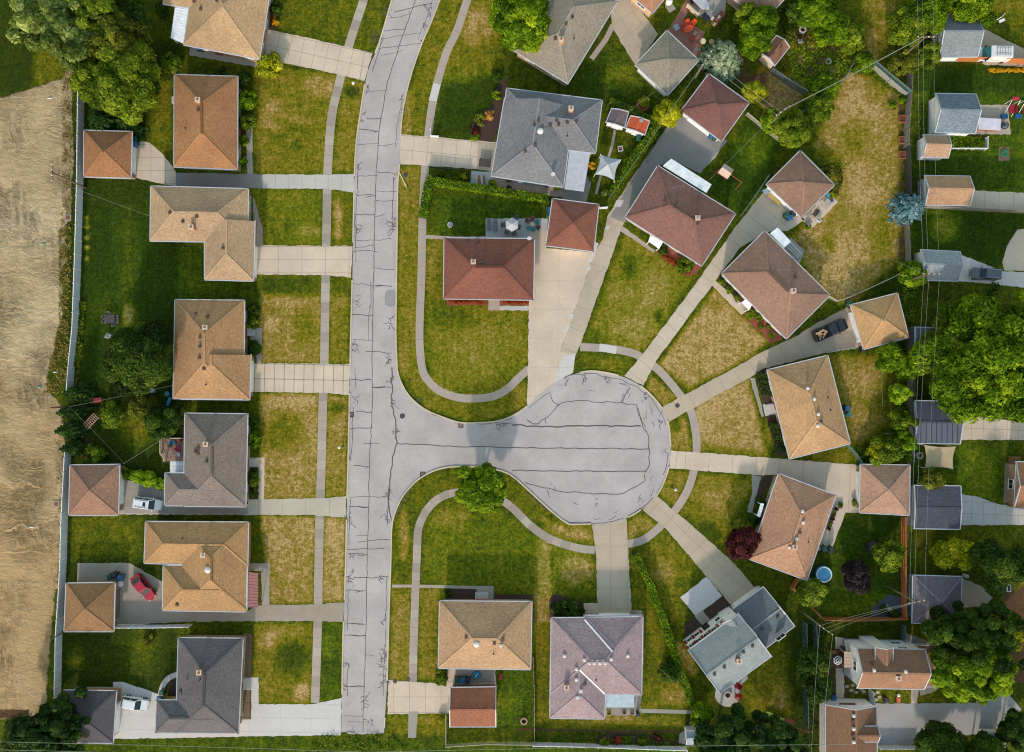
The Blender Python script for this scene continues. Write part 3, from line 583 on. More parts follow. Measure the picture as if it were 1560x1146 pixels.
sheet('path', [(289,72),(393,92),(393,103),(288,84)], .01, CG); sheet('path', [(374,186),(384,192),(385,266),(377,266)], .01, CG); sheet('path', [(386,300),(400,348),(400,374),(386,374)], .01, CG); sheet('path', [(381,499),(399,500),(398,553),(391,553),(390,520),(381,518)], .01, CG)
sheet('path', [(376,697),(403,697),(402,762),(394,762),(394,712),(376,712)], .01, CD); sheet('garden_bed', [(376,714),(393,714),(392,760),(376,762)], .009, MULCH); sheet('path', [(378,858),(411,858),(410,922),(399,922),(398,870),(378,870)], .01, CG)
sheet(DRV, [(610,205),(655,208),(717,214),(757,217),(752,262),(728,258),(641,252),(607,250)], .014, CD, grid=((607,228),(10,.9),22,22)); sheet('path', [(728,217),(757,218),(752,262),(726,258)], .018, concrete('warm_grey', (188,174,158), .14))
sheet('patio', [(718,260),(752,263),(752,283),(716,284)], .014, CP); sheet('patio', [(752,263),(862,270),(858,300),(755,294)], .013, CG); sheet('patio', [(858,270),(903,270),(893,310),(856,308)], .016, CG)
sheet(DRV, [(808,352),(840,352),(832,378),(906,384),(853,536),(877,540),(873,568),(845,584),(803,621),(806,458),(808,440)], .014, CD, grid=((815,384),(0,1),44,36), jm=plain('pale_joint', (196,186,170)))
sheet(DRV, [(1015,197),(1038,168),(1075,198),(1105,215),(1090,240),(1065,263),(1025,243),(1000,255),(975,292),(955,330),(945,353),(884,525),(877,541),(853,536),(906,384),(918,365),(925,330),(960,275)], .012, concrete('mottled_concrete', (196,180,160), .17), grid=((890,470),(-.33,.94),34,0))
sheet(DRV, [(1013,197),(1038,166),(1075,196),(1108,215),(1066,265),(1025,243),(1000,255),(975,292),(952,340),(930,330),(962,275)], .018, CA)
for k, (x, y, l, w_) in enumerate([(945,310,9,9),(927,347,5,5),(909,384,26,5),(898,409,5,5),(872,482,6,5),(865,501,8,5)]): sheet('path', [(x-w_*.6,y-l*.6),(x+w_*.6,y-l*.5),(x+w_*.4-l*.35,y+l*.6),(x-w_*.8-l*.35,y+l*.6)], .019, CL)
sheet(DRV, [(858,542),(876,540),(873,568),(846,583),(850,560)], .018, CL)
for a, b in [((918,366),(906,384)),((906,384),(853,536))]: pass
sheet('patio', [(740,333),(835,333),(832,364),(740,363)], .01, CP, grid=((740,348),(1,0),24,0)); sheet('path', [(676,360),(740,360),(740,364),(648,364),(648,358)], .011, CW)
sheet('path', [(744,456),(761,456),(761,473),(744,473)], .012, CW); sheet('path', [(761,466),(806,466),(806,473),(761,473)], .012, CP)
sheet('garden_bed', [(680,454),(742,454),(742,465),(681,465)], .009, RMULCH); sheet('garden_bed', [(761,454),(806,454),(806,465),(761,465)], .009, RMULCH)
sheet(DRV, [(951,573),(979,540),(1052,443),(1084,398),(1120,346),(1160,297),(1174,283),(1226,335),(1200,352),(1180,352),(1166,354),(1128,377),(1099,415),(1084,436),(1000,549),(980,588)], .014, concrete('cream_concrete', (208,192,172), .13), grid=((1000,510),(.63,-.78),23,0))
sheet(DRV, [(1008,621),(1046,600),(1120,560),(1160,537),(1212,513),(1240,495),(1293,467),(1300,500),(1308,530),(1254,538),(1212,549),(1160,563),(1142,576),(1042,629),(1018,644)], .014, concrete('beige_concrete', (194,176,154), .12), grid=((1100,585),(.86,-.5),26,0))
sheet(DRV, [(1022,686),(1055,689),(1167,697),(1314,709),(1314,781),(1288,781),(1268,835),(1240,840),(1270,760),(1186,724),(1157,724),(1065,717),(1020,714)], .014, CD, grid=((1080,704),(1,.06),36,0))
sheet(DRV, [(1000,755),(1031,782),(1055,801),(1120,860),(1135,878),(1150,896),(1116,924),(1076,878),(1015,806),(979,777)], .014, concrete('tan_drive', (196,178,156), .10), grid=((1000,770),(.72,.69),30,26))
sheet(DRV, [(902,799),(954,790),(958,860),(963,940),(911,942),(908,846)], .014, concrete('tan_drive', (196,178,156), .10), grid=((930,800),(0,1),32,26))
sheet(DRV, [(592,1036),(662,1041),(680,1046),(682,1015),(754,1015),(757,1050),(686,1052),(686,1087),(590,1088)], .014, CD, grid=((600,1062),(1,0),24,24)); sheet('patio', [(695,1016),(753,1016),(753,1040),(694,1042)], .018, CG); sheet('path', [(623,1084),(637,1084),(634,1124),(621,1124)], .018, CG)
walk('path', [(597,893),(630,893),(680,894),(745,896)], 4.5, .012, CW, 20, False); sheet('path', [(726,893),(752,893),(752,912),(742,914),(726,906)], .011, CG)
sheet('garden_bed', [(679,897),(726,897),(726,914),(679,914)], .01, MULCH); sheet('garden_bed', [(752,906),(812,906),(812,914),(752,914)], .01, MULCH)
sheet('garden_bed', smooth_px([(838,945),(837,915),(848,905),(866,913),(888,918),(891,942)]), .01, MULCH); sheet('path', [(889,919),(911,919),(911,940),(891,938)], .012, CD); sheet('path', [(963,930),(978,930),(978,942),(963,942)], .012, CG)
sheet('patio', [(918,1050),(978,1050),(975,1090),(918,1090)], .01, CG); walk('path', [(976,1083),(1054,1085)], 6, .009, CG, 30, False)
sheet('garden_bed', smooth_px([(905,1131),(915,1120),(940,1116),(975,1118),(1010,1126),(1034,1131),(1030,1136),(905,1134)]), .01, MULCH); sheet('garden_bed', smooth_px([(1044,1116),(1046,1100),(1056,1094),(1068,1100),(1070,1116)]), .011, MULCH); sheet('path', [(1035,1118),(1045,1112),(1044,1134),(1034,1132)], .012, CG)
sheet('patio', [(1036,910),(1076,879),(1100,908),(1060,939)], .016, CL); sheet('path', [(1058,939),(1070,930),(1082,944),(1070,953)], .018, CG); sheet('garden_bed', [(1042,952),(1058,938),(1072,954),(1050,972),(1044,966)], .01, MULCH); sheet('garden_bed', [(1070,929),(1100,907),(1112,922),(1080,945)], .01, MULCH)
sheet('patio', smooth_px([(1094,1040),(1089,1060),(1096,1072),(1108,1077),(1120,1073),(1127,1060),(1128,1045),(1140,1032),(1130,1020)]) , .012, CP)
sheet('path', [(1145,724),(1160,726),(1150,762),(1146,782),(1138,780),(1146,750)], .012, CG); sheet('garden_bed', [(1164,724),(1178,728),(1156,768),(1146,766)], .011, MULCH)
sheet('path', [(1142,576),(1150,576),(1164,634),(1185,630),(1185,616)] [:3] + [(1160,636)], .016, CG); sheet('path', [(1162,616),(1186,612),(1190,630),(1166,634)], .015, CP)
sheet('garden_bed', [(1150,564),(1172,560),(1186,612),(1164,616)], .01, MULCH); sheet('garden_bed', [(1167,634),(1188,628),(1206,692),(1184,694)], .01, MULCH)
sheet('path', [(948,345),(998,381),(996,386),(945,352)], .01, CW); sheet('garden_bed', [(1000,384),(1022,366),(1072,402),(1060,418),(1048,422),(1020,402)], .01, RMULCH); sheet('path', [(1083,434),(1091,428),(1140,472),(1130,480)], .012, CD); sheet('garden_bed', [(1092,428),(1100,418),(1140,456),(1132,466)], .011, MULCH); sheet('garden_bed', smooth_px([(1132,478),(1144,468),(1190,512),(1182,520),(1172,522),(1162,508),(1146,496)]), .01, RMULCH)
sheet('patio', [(1221,333),(1262,294),(1277,308),(1233,351)], .014, CD); sheet('patio', [(1205,362),(1226,382),(1218,402),(1188,376)], .012, CG)
sheet('patio', [(1017,48),(1046,0),(1062,-20),(1075,-20),(1042,30),(1074,50),(1062,92)], .012, CRED); sheet('patio', [(1052,-20),(1110,-20),(1104,20),(1075,30),(1044,14)], .010, CG); sheet('path', [(1013,10),(1022,2),(1030,14),(1020,20)], .012, CD)
sheet(DRV, [(930,2),(940,-30),(955,-10),(1003,52),(969,100),(955,80),(932,40)], .014, concrete('beige_concrete', (194,176,154), .12), grid=((960,50),(.55,.83),24,22)); walk('path', [(934,38),(923,60),(901,90)], 8, .012, CW, 40, False)
walk('path', [(937,198),(933,220),(927,240)], 4, .01, CW, 200, False); walk('path', [(917,262),(912,280),(908,296)], 4, .01, CW, 200, False)
sheet('garden_bed', smooth_px([(716,211),(720,188),(734,172),(752,165),(752,216),(718,214)]), .01, MULCH); sheet('garden_bed', [(750,160),(760,120),(772,120),(766,182),(750,214)], .011, MULCH)
sheet(DRV, [(1488,40),(1508,48),(1530,60),(1580,85),(1580,103),(1500,99),(1488,92)], .014, concrete('beige_concrete', (194,176,154), .12)); sheet('patio', [(1488,160),(1535,160),(1540,205),(1485,205)], .012, concrete('warm_grey', (188,174,158), .14)); sheet('patio', [(1522,224),(1538,224),(1538,245),(1520,245)], .012, concrete('dry_soil', (120,98,78), .2))
sheet(DRV, [(1475,290),(1580,295),(1580,322),(1470,318)], .014, CD, grid=((1500,300),(1,.04),22,0)); sheet(DRV, [(1458,386),(1500,402),(1525,413),(1580,416),(1580,440),(1456,428)], .014, CL); sheet('patio', [(1527,400),(1534,375),(1550,350),(1580,345),(1580,414),(1530,412)], .010, CD)
sheet(DRV, [(1460,632),(1580,645),(1580,671),(1460,670)], .014, CD, grid=((1462,652),(1,.04),18,18)); sheet(DRV, [(1460,752),(1490,757),(1520,768),(1580,775),(1580,800),(1460,800)], .014, CP, grid=((1462,782),(1,.04),18,18)); sheet(DRV, [(1464,880),(1495,893),(1512,910),(1500,925),(1464,925)], .014, concrete('tan_concrete', (172,158,142), .16))
sheet(DRV, [(1330,1072),(1487,1071),(1490,1058),(1530,1052),(1556,1080),(1545,1100),(1500,1118),(1435,1122),(1390,1135),(1330,1135)], .014, CGRAV)
sheet('path', [(1272,970),(1286,972),(1286,1070),(1274,1070)], .012, CD); sheet('path', [(1388,1050),(1400,1050),(1396,1072),(1388,1072)], .013, CD); sheet('path', smooth_px([(1400,1048),(1420,1045),(1432,1028),(1428,1010),(1434,1012),(1438,1032),(1426,1052),(1402,1060)]), .012, concrete('beige_concrete', (194,176,154), .12)); sheet('path', [(1380,965),(1410,975),(1424,990),(1380,985)], .011, CG)
sheet('path', [(1532,765),(1546,700),(1540,765)], .01, CW)
sheet('garden_bed', [(1329,925),(1355,905),(1376,912),(1376,945),(1330,948)], .01, concrete('slate_bed', (78,84,92), .25))
# ---------------------------------------------------------------- houses
class Block:
    def __init__(s, q, ax=0, ends='hh', E=2.75, pitch=.35, over=.45):
        c = [P(x, y, E) for x, y in q]
        ar = sum(c[i].x * c[(i + 1) % 4].y - c[(i + 1) % 4].x * c[i].y for i in range(4))
        if ar > 0: print('QUAD NOT CLOCKWISE', q)
        if ax: c = [c[1], c[2], c[3], c[0]]
        s.c, s.E, s.ends, s.over, s.pitch = c, E, ends, over, pitch
        w = ((c[0] - c[3]).length + (c[1] - c[2]).length) / 4; s.w = w
        m0, m1 = (c[0] + c[3]) / 2, (c[1] + c[2]) / 2; L = (m1 - m0).length; d = (m1 - m0) / L; s.d = d
        i0, i1 = [(w if e == 'h' else 0.0 if e in ('g', 'n') else float(e)) for e in (ends if not isinstance(ends, str) else list(ends))]
        if i0 + i1 > L - .05:
            k = (L - .05) / (i0 + i1); i0 *= k; i1 *= k
        s.ins = (i0, i1); s.rise = w * pitch; up = Vector((0, 0, s.rise))
        s.r0, s.r1 = m0 + d * i0 + up, m1 - d * i1 + up
    def height(s, p):
        c = s.c; hs = []
        for i in range(4):
            a, b = c[i], c[(i + 1) % 4]; n = Vector((b.y - a.y, -(b.x - a.x))).normalized()    # inward (clockwise)
            dist = (p.x - a.x) * n.x + (p.y - a.y) * n.y
            if dist < 0: return -1
            if i in (0, 2): hs.append(dist / s.w * s.rise)
            else:
                ins = s.ins[1] if i == 1 else s.ins[0]
                if ins > 0: hs.append(dist / ins * s.rise)
        return s.E + min(min(hs), s.rise)
    def inset(s):
        """wall corners, clockwise"""
        c = s.c; o = []
        for i in range(4):
            o.append(.14 if (i == 3 and s.ends[0] in ('g', 'n')) or (i == 1 and s.ends[1] in ('g', 'n')) else s.over)
        out = []
        for i in range(4):
            a, b, e = c[i - 1], c[i], c[(i + 1) % 4]
            n1 = Vector((b.y - a.y, -(b.x - a.x))).normalized(); n2 = Vector((e.y - b.y, -(e.x - b.x))).normalized()
            det = n1.x * n2.y - n1.y * n2.x
            d1 = n1.x * b.x + n1.y * b.y + o[i - 1]; d2 = n2.x * b.x + n2.y * b.y + o[i]
            out.append(Vector(((d1 * n2.y - d2 * n1.y) / det, (n1.x * d2 - n2.x * d1) / det, 0)))
        return out
    def has(s, p): return s.height(p) > 0
def _win_mesh(w, h, name):
    f = MB(); t = .07
    f.box((0, .03, h / 2 - t / 2), (w, .08, t)); f.box((0, .05, -h / 2 + t / 2), (w + .1, .14, t))
    for x in (-1, 1): f.box((x * (w / 2 - t / 2), .03, 0), (t, .08, h - 2 * t))
    f.box((0, .025, 0), (.05, .06, h - 2 * t))
    p = MB(); p.box((0, .012, 0), (w - 2 * t, .02, h - 2 * t))
    return f, p
_wf, _wp = _win_mesh(1.5, 1.15, 'window'); WIN_F = WIN_P = DOOR_M = DOOR_H = None
def mesh_of(mb, name, mat):
    o = mb.build(name, mat); me = o.data; bpy.data.objects.remove(o); return me
WIN_F = mesh_of(_wf, 'window', WHITE); WIN_P = mesh_of(_wp, 'pane', GLASS)
_d = MB(); _d.box((0, .03, 1.05), (1.1, .1, 2.1)); _d.box((0, .085, 1.5), (.6, .02, .7)); _d.box((0, .085, .55), (.6, .02, .7)); DOOR_M = mesh_of(_d, 'door', plain('painted_door', (150, 70, 58), .5))
_d = MB(); _d.box((.42, .11, 1.02), (.05, .07, .14)); DOOR_H = mesh_of(_d, 'handle', CHROME)
def inst(me, name, parent, loc, rz):
    o = bpy.data.objects.new(name, me); COL.objects.link(o); o.parent = parent; o.location = loc; o.rotation_euler = (0, 0, rz)
    ORIG[o.name] = ORIG.get(parent.name, Vector()); return o
def roof_z(blocks, px, py):
    z = blocks[0].E
    for _ in range(5): 
        z = max(b.height(P(px, py, z)) for b in blocks)
        if z < 0: z = blocks[0].E
    return z
BRCH = {'o': brick((196, 140, 96)), 'w': plain('white_chimney', (214, 212, 208)), 'r': RBRICK}
def house(name, label, cat, blocks, roofc, wall, extras=(), door=None, gdoor=None, gw=4.6, gmat=None, windows=True, gable=None, rows=1, doorc=None, group=None, trim=None, var=1.0, ridge_cap=1.10, roofmat=None, found=True):
    allx = [p for b in blocks for p in b['q']]
    cx = sum(p[0] for p in allx) / len(allx); cy = sum(p[1] for p in allx) / len(allx)
    root = thing(name, label, cat, (cx, cy, 0), group=group); O = ORIG[root.name]
    B = []; bc = []
    for i, b in enumerate(blocks):
        b = dict(b); q = b.pop('q'); bc.append(b.pop('c', None)); E = b.pop('E', 2.75) - .012 * i; B.append(Block(q, E=E, over=b.pop('over', .45) + .004 * i, **b))
    rm = MB(); wm = MB(); gm = MB()
    for bi, b in enumerate(B):
        c, t = b.c, .17; lo = [v - Vector((0, 0, t)) for v in c]
        # roof faces (c clockwise seen from above -> reverse for upward normals)
        vs = c + [b.r0, b.r1] + lo
        rm.add(vs, [(1, 0, 4, 5), (3, 2, 5, 4)], 4 if bc[bi] else 0)
        e0 = b.ends[0] not in ('g', 'n'); e1 = b.ends[1] not in ('g', 'n')
        rm.add([c[0], c[3], b.r0], [(0, 1, 2)], 0 if e0 else 3); rm.add([c[2], c[1], b.r1], [(0, 1, 2)], 0 if e1 else 3)
        rm.add(c + lo, [(i, (i + 1) % 4, 4 + (i + 1) % 4, 4 + i) for i in range(4)] + [(4, 5, 6, 7)], 2)
        for a, d in [(c[0], b.r0), (c[3], b.r0), (c[1], b.r1), (c[2], b.r1), (b.r0, b.r1)]:
            gab = (a in (c[0], c[3]) and not e0) or (a in (c[1], c[2]) and not e1)
            if gab or (a - d).length < .3: continue
            m = MB(); dd = (d - a); h2 = Vector((dd.x, dd.y)).normalized(); q = Vector((-h2.y, h2.x, 0)) * .13; up = Vector((0, 0, .035))
            rm.add([a + q + up, a - q + up, d - q + up, d + q + up], [(0, 1, 2, 3)], 1)
        for i in range(4):
            end = 0 if i == 3 else 1 if i == 1 else None
            if end is not None and b.ends[end] in ('g', 'n'):
                if b.ends[end] == 'g':
                    r = b.r0 if end == 0 else b.r1; a0, a1 = (c[3], c[0]) if end == 0 else (c[1], c[2]); o = (-b.d if end == 0 else b.d) * .05
                    for a in (a0, a1): gm.bar(a + o + Vector((0, 0, .02)), r + o + Vector((0, 0, .02)), .12, .2)
                continue
            a, d = c[i], c[(i + 1) % 4]; n = Vector((d.y - a.y, -(d.x - a.x), 0)).normalized(); dr = (d - a).normalized() * .12
            gm.bar(a - n * .064 - dr + Vector((0, 0, -.05)), d - n * .064 + dr + Vector((0, 0, -.05)), .125, .13)
        w = b.inset(); wt = b.E - t - .004
        top = [v + Vector((0, 0, wt)) for v in w]; bot = [v + Vector((0, 0, -.1)) for v in w]
        wm.add(bot + top, [(i, 4 + i, 4 + (i + 1) % 4, (i + 1) % 4) for i in range(4)], 0)
        if found:
            for i in range(4):
                a, d = w[i], w[(i + 1) % 4]; n = Vector((d.y - a.y, -(d.x - a.x), 0)).normalized()
                if not any(o is not b and o.has((a + d) / 2 - n * .1) for o in B): wm.bar(a - n * .015 + Vector((0, 0, .15)), d - n * .015 + Vector((0, 0, .15)), .06, .34, 1)
        b.wall = w
    cap = shingle(tuple(min(255, int(v * ridge_cap)) for v in roofc))
    wl = wm.build('wall', [wall, CG], root)
    rf = rm.build('roof', [roofmat or shingle(roofc, var * 1.35), cap, WHITE, gable or wall] + [shingle(c, var) for c in bc if c], root)
    gm.build('gutter', trim or TRIM, rf)
    # doors and windows
    spots = []
    def edges():
        for b in B:
            for i in range(4):
                a, d = b.wall[i], b.wall[(i + 1) % 4]; yield b, i, a, d
    def nearest(px, py):
        p = P(px, py); best = None
        for b, i, a, d in edges():
            L2 = (d - a).length_squared; t = max(.08, min(.92, (p - a).dot(d - a) / L2)); q = a + (d - a) * t
            if best is None or (q - p).length < best[0]: best = ((q - p).length, q, math.atan2((d - a).y, (d - a).x), a, d)
        return best
    if door:
        _, q, rz, a, d = nearest(*door); o = inst(DOOR_M, 'door', root, q - O, rz)
        if doorc: o.material_slots[0].link = 'OBJECT'; o.material_slots[0].material = doorc
        inst(DOOR_H, 'handle', o, (0, 0, 0), 0); spots.append((q, 1.4))
    for gd in (gdoor if isinstance(gdoor, list) else [gdoor] if gdoor else []):
        _, q, rz, a, d = nearest(*gd); q = (a + d) / 2 if gw < 0 or (d - a).length < abs(gw) + 2.2 else q; g = MB(); gwid = min(abs(gw), (d - a).length - .7)
        g.box((0, .03, 1.07), (gwid + .24, .07, 2.26), 0, 1)
        for k in range(4): g.box((0, .055, .29 + k * .53), (gwid, .07, .5), 0, 0)
        o = g.build('garage_door', [gmat or WHITE, TRIM], root, local=True); o.location = q - O; o.rotation_euler = (0, 0, rz); spots.append((q, gwid / 2 + 1))
    if windows:
        for b, i, a, d in edges():
            L = (d - a).length; n = int(L / 3.3); rz = math.atan2((d - a).y, (d - a).x)
            nr = Vector((-(d - a).y, (d - a).x, 0)).normalized()
            for k in range(n):
                q = a + (d - a) * ((k + .5) / n)
                if any(o is not b and o.has(q + nr * .25) for o in B) or any((q - s).length < r_ + .3 for s, r_ in spots): continue
                for r in range(rows):
                    f = inst(WIN_F, 'window', root, q - O + Vector((0, 0, 1.55 + 2.55 * r)), rz)
                    inst(WIN_P, 'pane', f, (0, 0, 0), 0)
    for ex in extras: roof_extra(ex, B, rf, roofc)
    root_info[root.name] = (root, rf, wl, B); return root, rf, wl, B
root_info = {}
def roof_extra(ex, B, rf, roofc):
    k, x, y = ex[:3]; z = roof_z(B, x, y); p = P(x, y, z + (.5 if k[0] == 'c' else 0)); p.z = z
    if k[0] == 'c':                                                        # chimney with a flue pot and a crown slab
        hh = ex[3] if len(ex) > 3 else 1.0; p = P(x, y, z + hh); m = MB()
        m.box((p.x, p.y, z - .3 + (hh + .3) / 2), (.62, .62, hh + .3)); m.box((p.x, p.y, z + hh + .04), (.74, .74, .09), 0, 1); m.box((p.x, p.y, z + hh + .16), (.26, .26, .2), 0, 2)
        m.build('chimney', [BRCH.get(k[1:] or 'o', BRCH['o']), CD, RBRICK], rf)
    elif k == 'v':
        m = MB(); m.box((p.x, p.y, z + .06), (.42, .42, .26)); m.box((p.x, p.y, z + .22), (.34, .34, .06)); m.build('roof_vent', plain('vent_brown', (92, 72, 60), .6), rf)
    elif k == 'vw':
        m = MB(); m.box((p.x, p.y, z + .08), (.44, .44, .3)); m.lathe((p.x, p.y, z + .2), [(.2, 0), (.26, .05), (.2, .14), (.02, .18)], 10); m.build('roof_vent', plain('vent_white', (220, 218, 214), .5), rf)
    elif k == 'vd':
        m = MB(); m.lathe((p.x, p.y, z - .15), [(.2, 0), (.2, .3), (.26, .34), (.22, .42), (.02, .46)], 12); m.build('roof_vent', plain('vent_dark', (70, 66, 64), .5), rf)
    elif k == 'dome':
        m = MB(); m.lathe((p.x, p.y, z - .15), [(.42, 0), (.44, .25), (.5, .28), (.42, .42), (.22, .52), (.02, .55)], 16); m.build('roof_vent', plain('dome_white', (226, 226, 224), .35), rf, smooth=True)
    elif k == 'p':
        m = MB(); m.lathe((p.x, p.y, z - .2), [(.15, 0), (.15, .22), (.065, .26), (.065, .65)], 8); m.build('vent_pipe', DARK, rf)
    elif k == 'dish':
        m = MB(); m.tube([(p.x, p.y, z - .1), (p.x, p.y, z + .6)], .04); c = Vector((p.x, p.y, z + .75)); 
        n = 14; m.add([c] + [c + Vector((.34 * math.cos(2 * PI * i / n), .22 * math.sin(2 * PI * i / n) - .1, .1 + .26 * math.sin(2 * PI * i / n))) for i in range(n)], [(0, 1 + i, 1 + (i + 1) % n) for i in range(n)])
        m.bar(c, c + Vector((0, -.5, .1)), .04); m.build('satellite_dish', plain('dish_grey', (176, 178, 182), .5), rf)
    elif k == 'rv':
        x2, y2 = ex[3:5]; q = P(x2, y2, z); m = MB(); m.bar((p.x, p.y, z + .07), (q.x, q.y, z + .07), .34, .14); m.build('ridge_vent', plain('ridge_vent_%d' % roofc[0], tuple(int(v * .72) for v in roofc), .9), rf)
    elif k == 'ant':
        m = MB(); m.tube([(p.x, p.y, z - .1), (p.x, p.y, z + 1.6)], .025, 5); m.bar((p.x - .9, p.y, z + 1.5), (p.x + .9, p.y + .3, z + 1.5), .03)
        for t in (-.8, -.4, 0, .4, .8): m.bar((p.x + t - .1, p.y + t * .16 - .4, z + 1.5), (p.x + t + .1, p.y + t * .16 + .4, z + 1.5), .02)
        m.build('aerial', CHROME, rf)
def awning(root, q, z0, z1, mat, posts=True, name='awning', ridges=None):
    """flat patio cover: quad px corners at height; first edge at z1 (house side), far edge z0"""
    hs = [z1, z1, z0, z0]; c = [P(x, y, h) for (x, y), h in zip(q, hs)]; m = MB(); t = Vector((0, 0, .09))
    m.add([v for v in c] + [v - t for v in c], [(3, 2, 1, 0), (4, 5, 6, 7)] + [(i, (i + 1) % 4, 4 + (i + 1) % 4, 4 + i) for i in range(4)])
    L = (c[1] - c[0]).length; n = ridges or int(L / .45)
    for k in range(n + 1):
        u = k / n; a = c[0].lerp(c[1], u); b = c[3].lerp(c[2], u); m.bar(a + Vector((0, 0, .012)), b + Vector((0, 0, .012)), .05, .04)
    if posts:
        for v in (c[2], c[3]):
            w = v.lerp((c[0] + c[1] + c[2] + c[3]) / 4, .08); m.bar((w.x, w.y, 0), (w.x, w.y, v.z - .09), .1)
    return m.build(name, mat, root)
def steps(root, q, n=3, mat=None, name='front_steps'):
    """concrete stoop; q = px quad, first edge against the house"""
    m = MB(); c = [P(*p) for p in q]
    for k in range(n):
        f = 1 - k / n; p = [c[0], c[1], c[1].lerp(c[2], f), c[0].lerp(c[3], f)]; m.prism(p, -.02 if k == 0 else .16 * k, .16 * (k + 1))
    return m.build(name, mat or CP, root)
H = {}
AWN = plain('white_aluminium', (240, 242, 244), .4, k=1.15); AWNG = plain('grey_aluminium', (188, 190, 200), .4); AWNR = plain('rust_red_aluminium', (170, 112, 106), .45)
HG, GG = 'single storey houses along the street', 'detached garages behind the houses'
H['a1'] = house('house', 'tan hip roofed house at the top left with a flat white patio cover', 'house', [dict(q=[(298,-52),(414,-30),(395,90),(280,68)], ax=1), dict(q=[(262,-75),(345,-60),(334,18),(249,6)], ax=1, ends='gh')], (198,158,112), OBRICK, [('v',306,14),('v',296,2),('p',322,-4),('vd',331,2)], door=(335,85), group=HG)
awning(H['a1'][0], [(288,11),(280,67),(260,58),(267,8)], 2.35, 2.6, AWN)
H['a2'] = house('house', 'brown hip roofed house facing the street beside the row of five round shrubs', 'house', [dict(q=[(266,114),(362,117),(361,258),(265,254)], ax=1)], (180,120,72), OBRICK, [('c',301,152,.8),('v',302,168),('rv',307,157,307.5,204),('p',283,196)], door=(366,200), group=HG, trim=plain('blue_grey_gutter', (170,178,190)))
steps(H['a2'][0], [(268,148),(268,158),(262,158),(262,148)])
H['a3'] = house('garage', 'small square orange brown garage against the white fence below the trees', 'garage', [dict(q=[(128,199),(201,201),(199,271),(128,269)], E=2.45)], (172,112,66), OBRICK, gdoor=(206,235), windows=False, group=GG)
H['a4'] = house('house', 'L shaped tan house with its wing pointing down the photo', 'house', [dict(q=[(230,284),(378,288),(377,369),(229,367)]), dict(q=[(312,337),(388,337),(386,428),(312,426)], ax=1, ends='nh'), dict(q=[(312,318),(366,318),(366,380),(312,380)], ax=1, ends='nn')], (194,156,116), OBRICK, [('vd',279,338),('c',291,346,.9),('v',259,324),('v',300,330),('v',340,378)], gdoor=(392,400), gw=4.6, door=(388,345), group=HG)
H['a5'] = house('house', 'long tan brown house with five vents in line, beside the leafy back yard tree', 'house', [dict(q=[(267,457),(372,458),(371,608),(264,607)], ax=1), dict(q=[(276,541),(382,541),(380,609),(275,608)], ax=1, ends='nh')], (186,137,88), OBRICK, [('cw',312,499,.5),('v',305,514),('vd',305,528),('v',304,545),('v',311,562),('v',316,482),('v',298,478),('p',314,586)], gdoor=(386,580), door=(378,510), group=HG)
steps(H['a5'][0], [(378,500),(378,512),(388,512),(388,500)])
H['a6'] = house('house', 'dark taupe roofed house with a timber deck at its back', 'house', [dict(q=[(282,630),(377,631),(374,772),(280,771)], ax=1), dict(q=[(252,721),(345,721),(345,771),(251,770)], ends='hn')], (138,122,112), TBRICK, [('co',313,677,.8),('v',302,683),('v',298,688),('v',302,691),('vd',315,703),('rv',323,682,323,722)], door=(380,705), group=HG)
steps(H['a6'][0], [(378,699),(378,711),(390,711),(390,699)])
H['a7'] = house('garage', 'square pinkish brown garage with a white door facing the parked white estate car', 'garage', [dict(q=[(107,709),(182,708),(180,785),(105,785)], E=2.45)], (164,116,92), PBRICK, gdoor=(188,745), windows=False, group=GG)
H['a8'] = house('house', 'large orange tan house with three crossing hips beside the red car', 'house', [dict(q=[(222,795),(378,796),(377,862),(220,858)]), dict(q=[(249,862),(376,862),(374,932),(248,930)]), dict(q=[(276,797),(377.5,797),(375.5,930),(276,930)], ax=1, pitch=.345)], (190,140,86), OBRICK, [('co',309,846,.6),('dome',317,868),('v',270,930-9),('p',278,820),('rv',322,850,322,884)], door=(380,880), group=HG)
awning(H['a8'][0], [(376,871),(376,925),(393,925),(393,874)], 2.3, 2.6, AWNR)
H['a9'] = house('garage', 'square brown garage beside the wheelie bins and the red car', 'garage', [dict(q=[(101,889),(175,888),(173,962),(98,962)], E=2.45)], (156,110,66), OBRICK, gdoor=(180,925), gmat=boards('brown_door', (120,104,92), 2, .5), windows=False, group=GG)
H['a10'] = house('house', 'dark charcoal roofed L shaped brick house on the wide white drive', 'house', [dict(q=[(272,972),(370,973),(363,1117),(268,1116)], ax=1), dict(q=[(239,1067),(330,1067),(330,1116),(237,1116)], ends='hn')], (106,100,104), OBRICK, [('co',303,1025,.8),('p',286,1034),('p',305,1036),('v',275,1054),('rv',312,1028,310,1074),('rv',258,1093,284,1093)], door=(380,1045), group=HG, ridge_cap=1.0, trim=plain('pale_gutter', (178,186,188)))
steps(H['a10'][0], [(368,1033),(368,1050),(382,1050),(382,1033)])
H['a11'] = house('garage', 'charcoal roofed brick garage beside the white hatchback', 'garage', [dict(q=[(98,1052),(177,1053),(172,1132),(96,1131)], E=2.6)], (86,82,90), OBRICK, gdoor=(184,1090), windows=False, group=GG, ridge_cap=1.0)
H['m1'] = house('house', 'taupe roofed house set at an angle beneath the round bright green tree', 'house', [dict(q=[(855,-48),(940,3),(865,127),(782,76)], ax=1)], (156,144,126), TBRICK, [('co',855,60,.9),('v',862,37),('vd',872,27),('v',846,59),('p',874,59)], door=(905,60), group=HG)
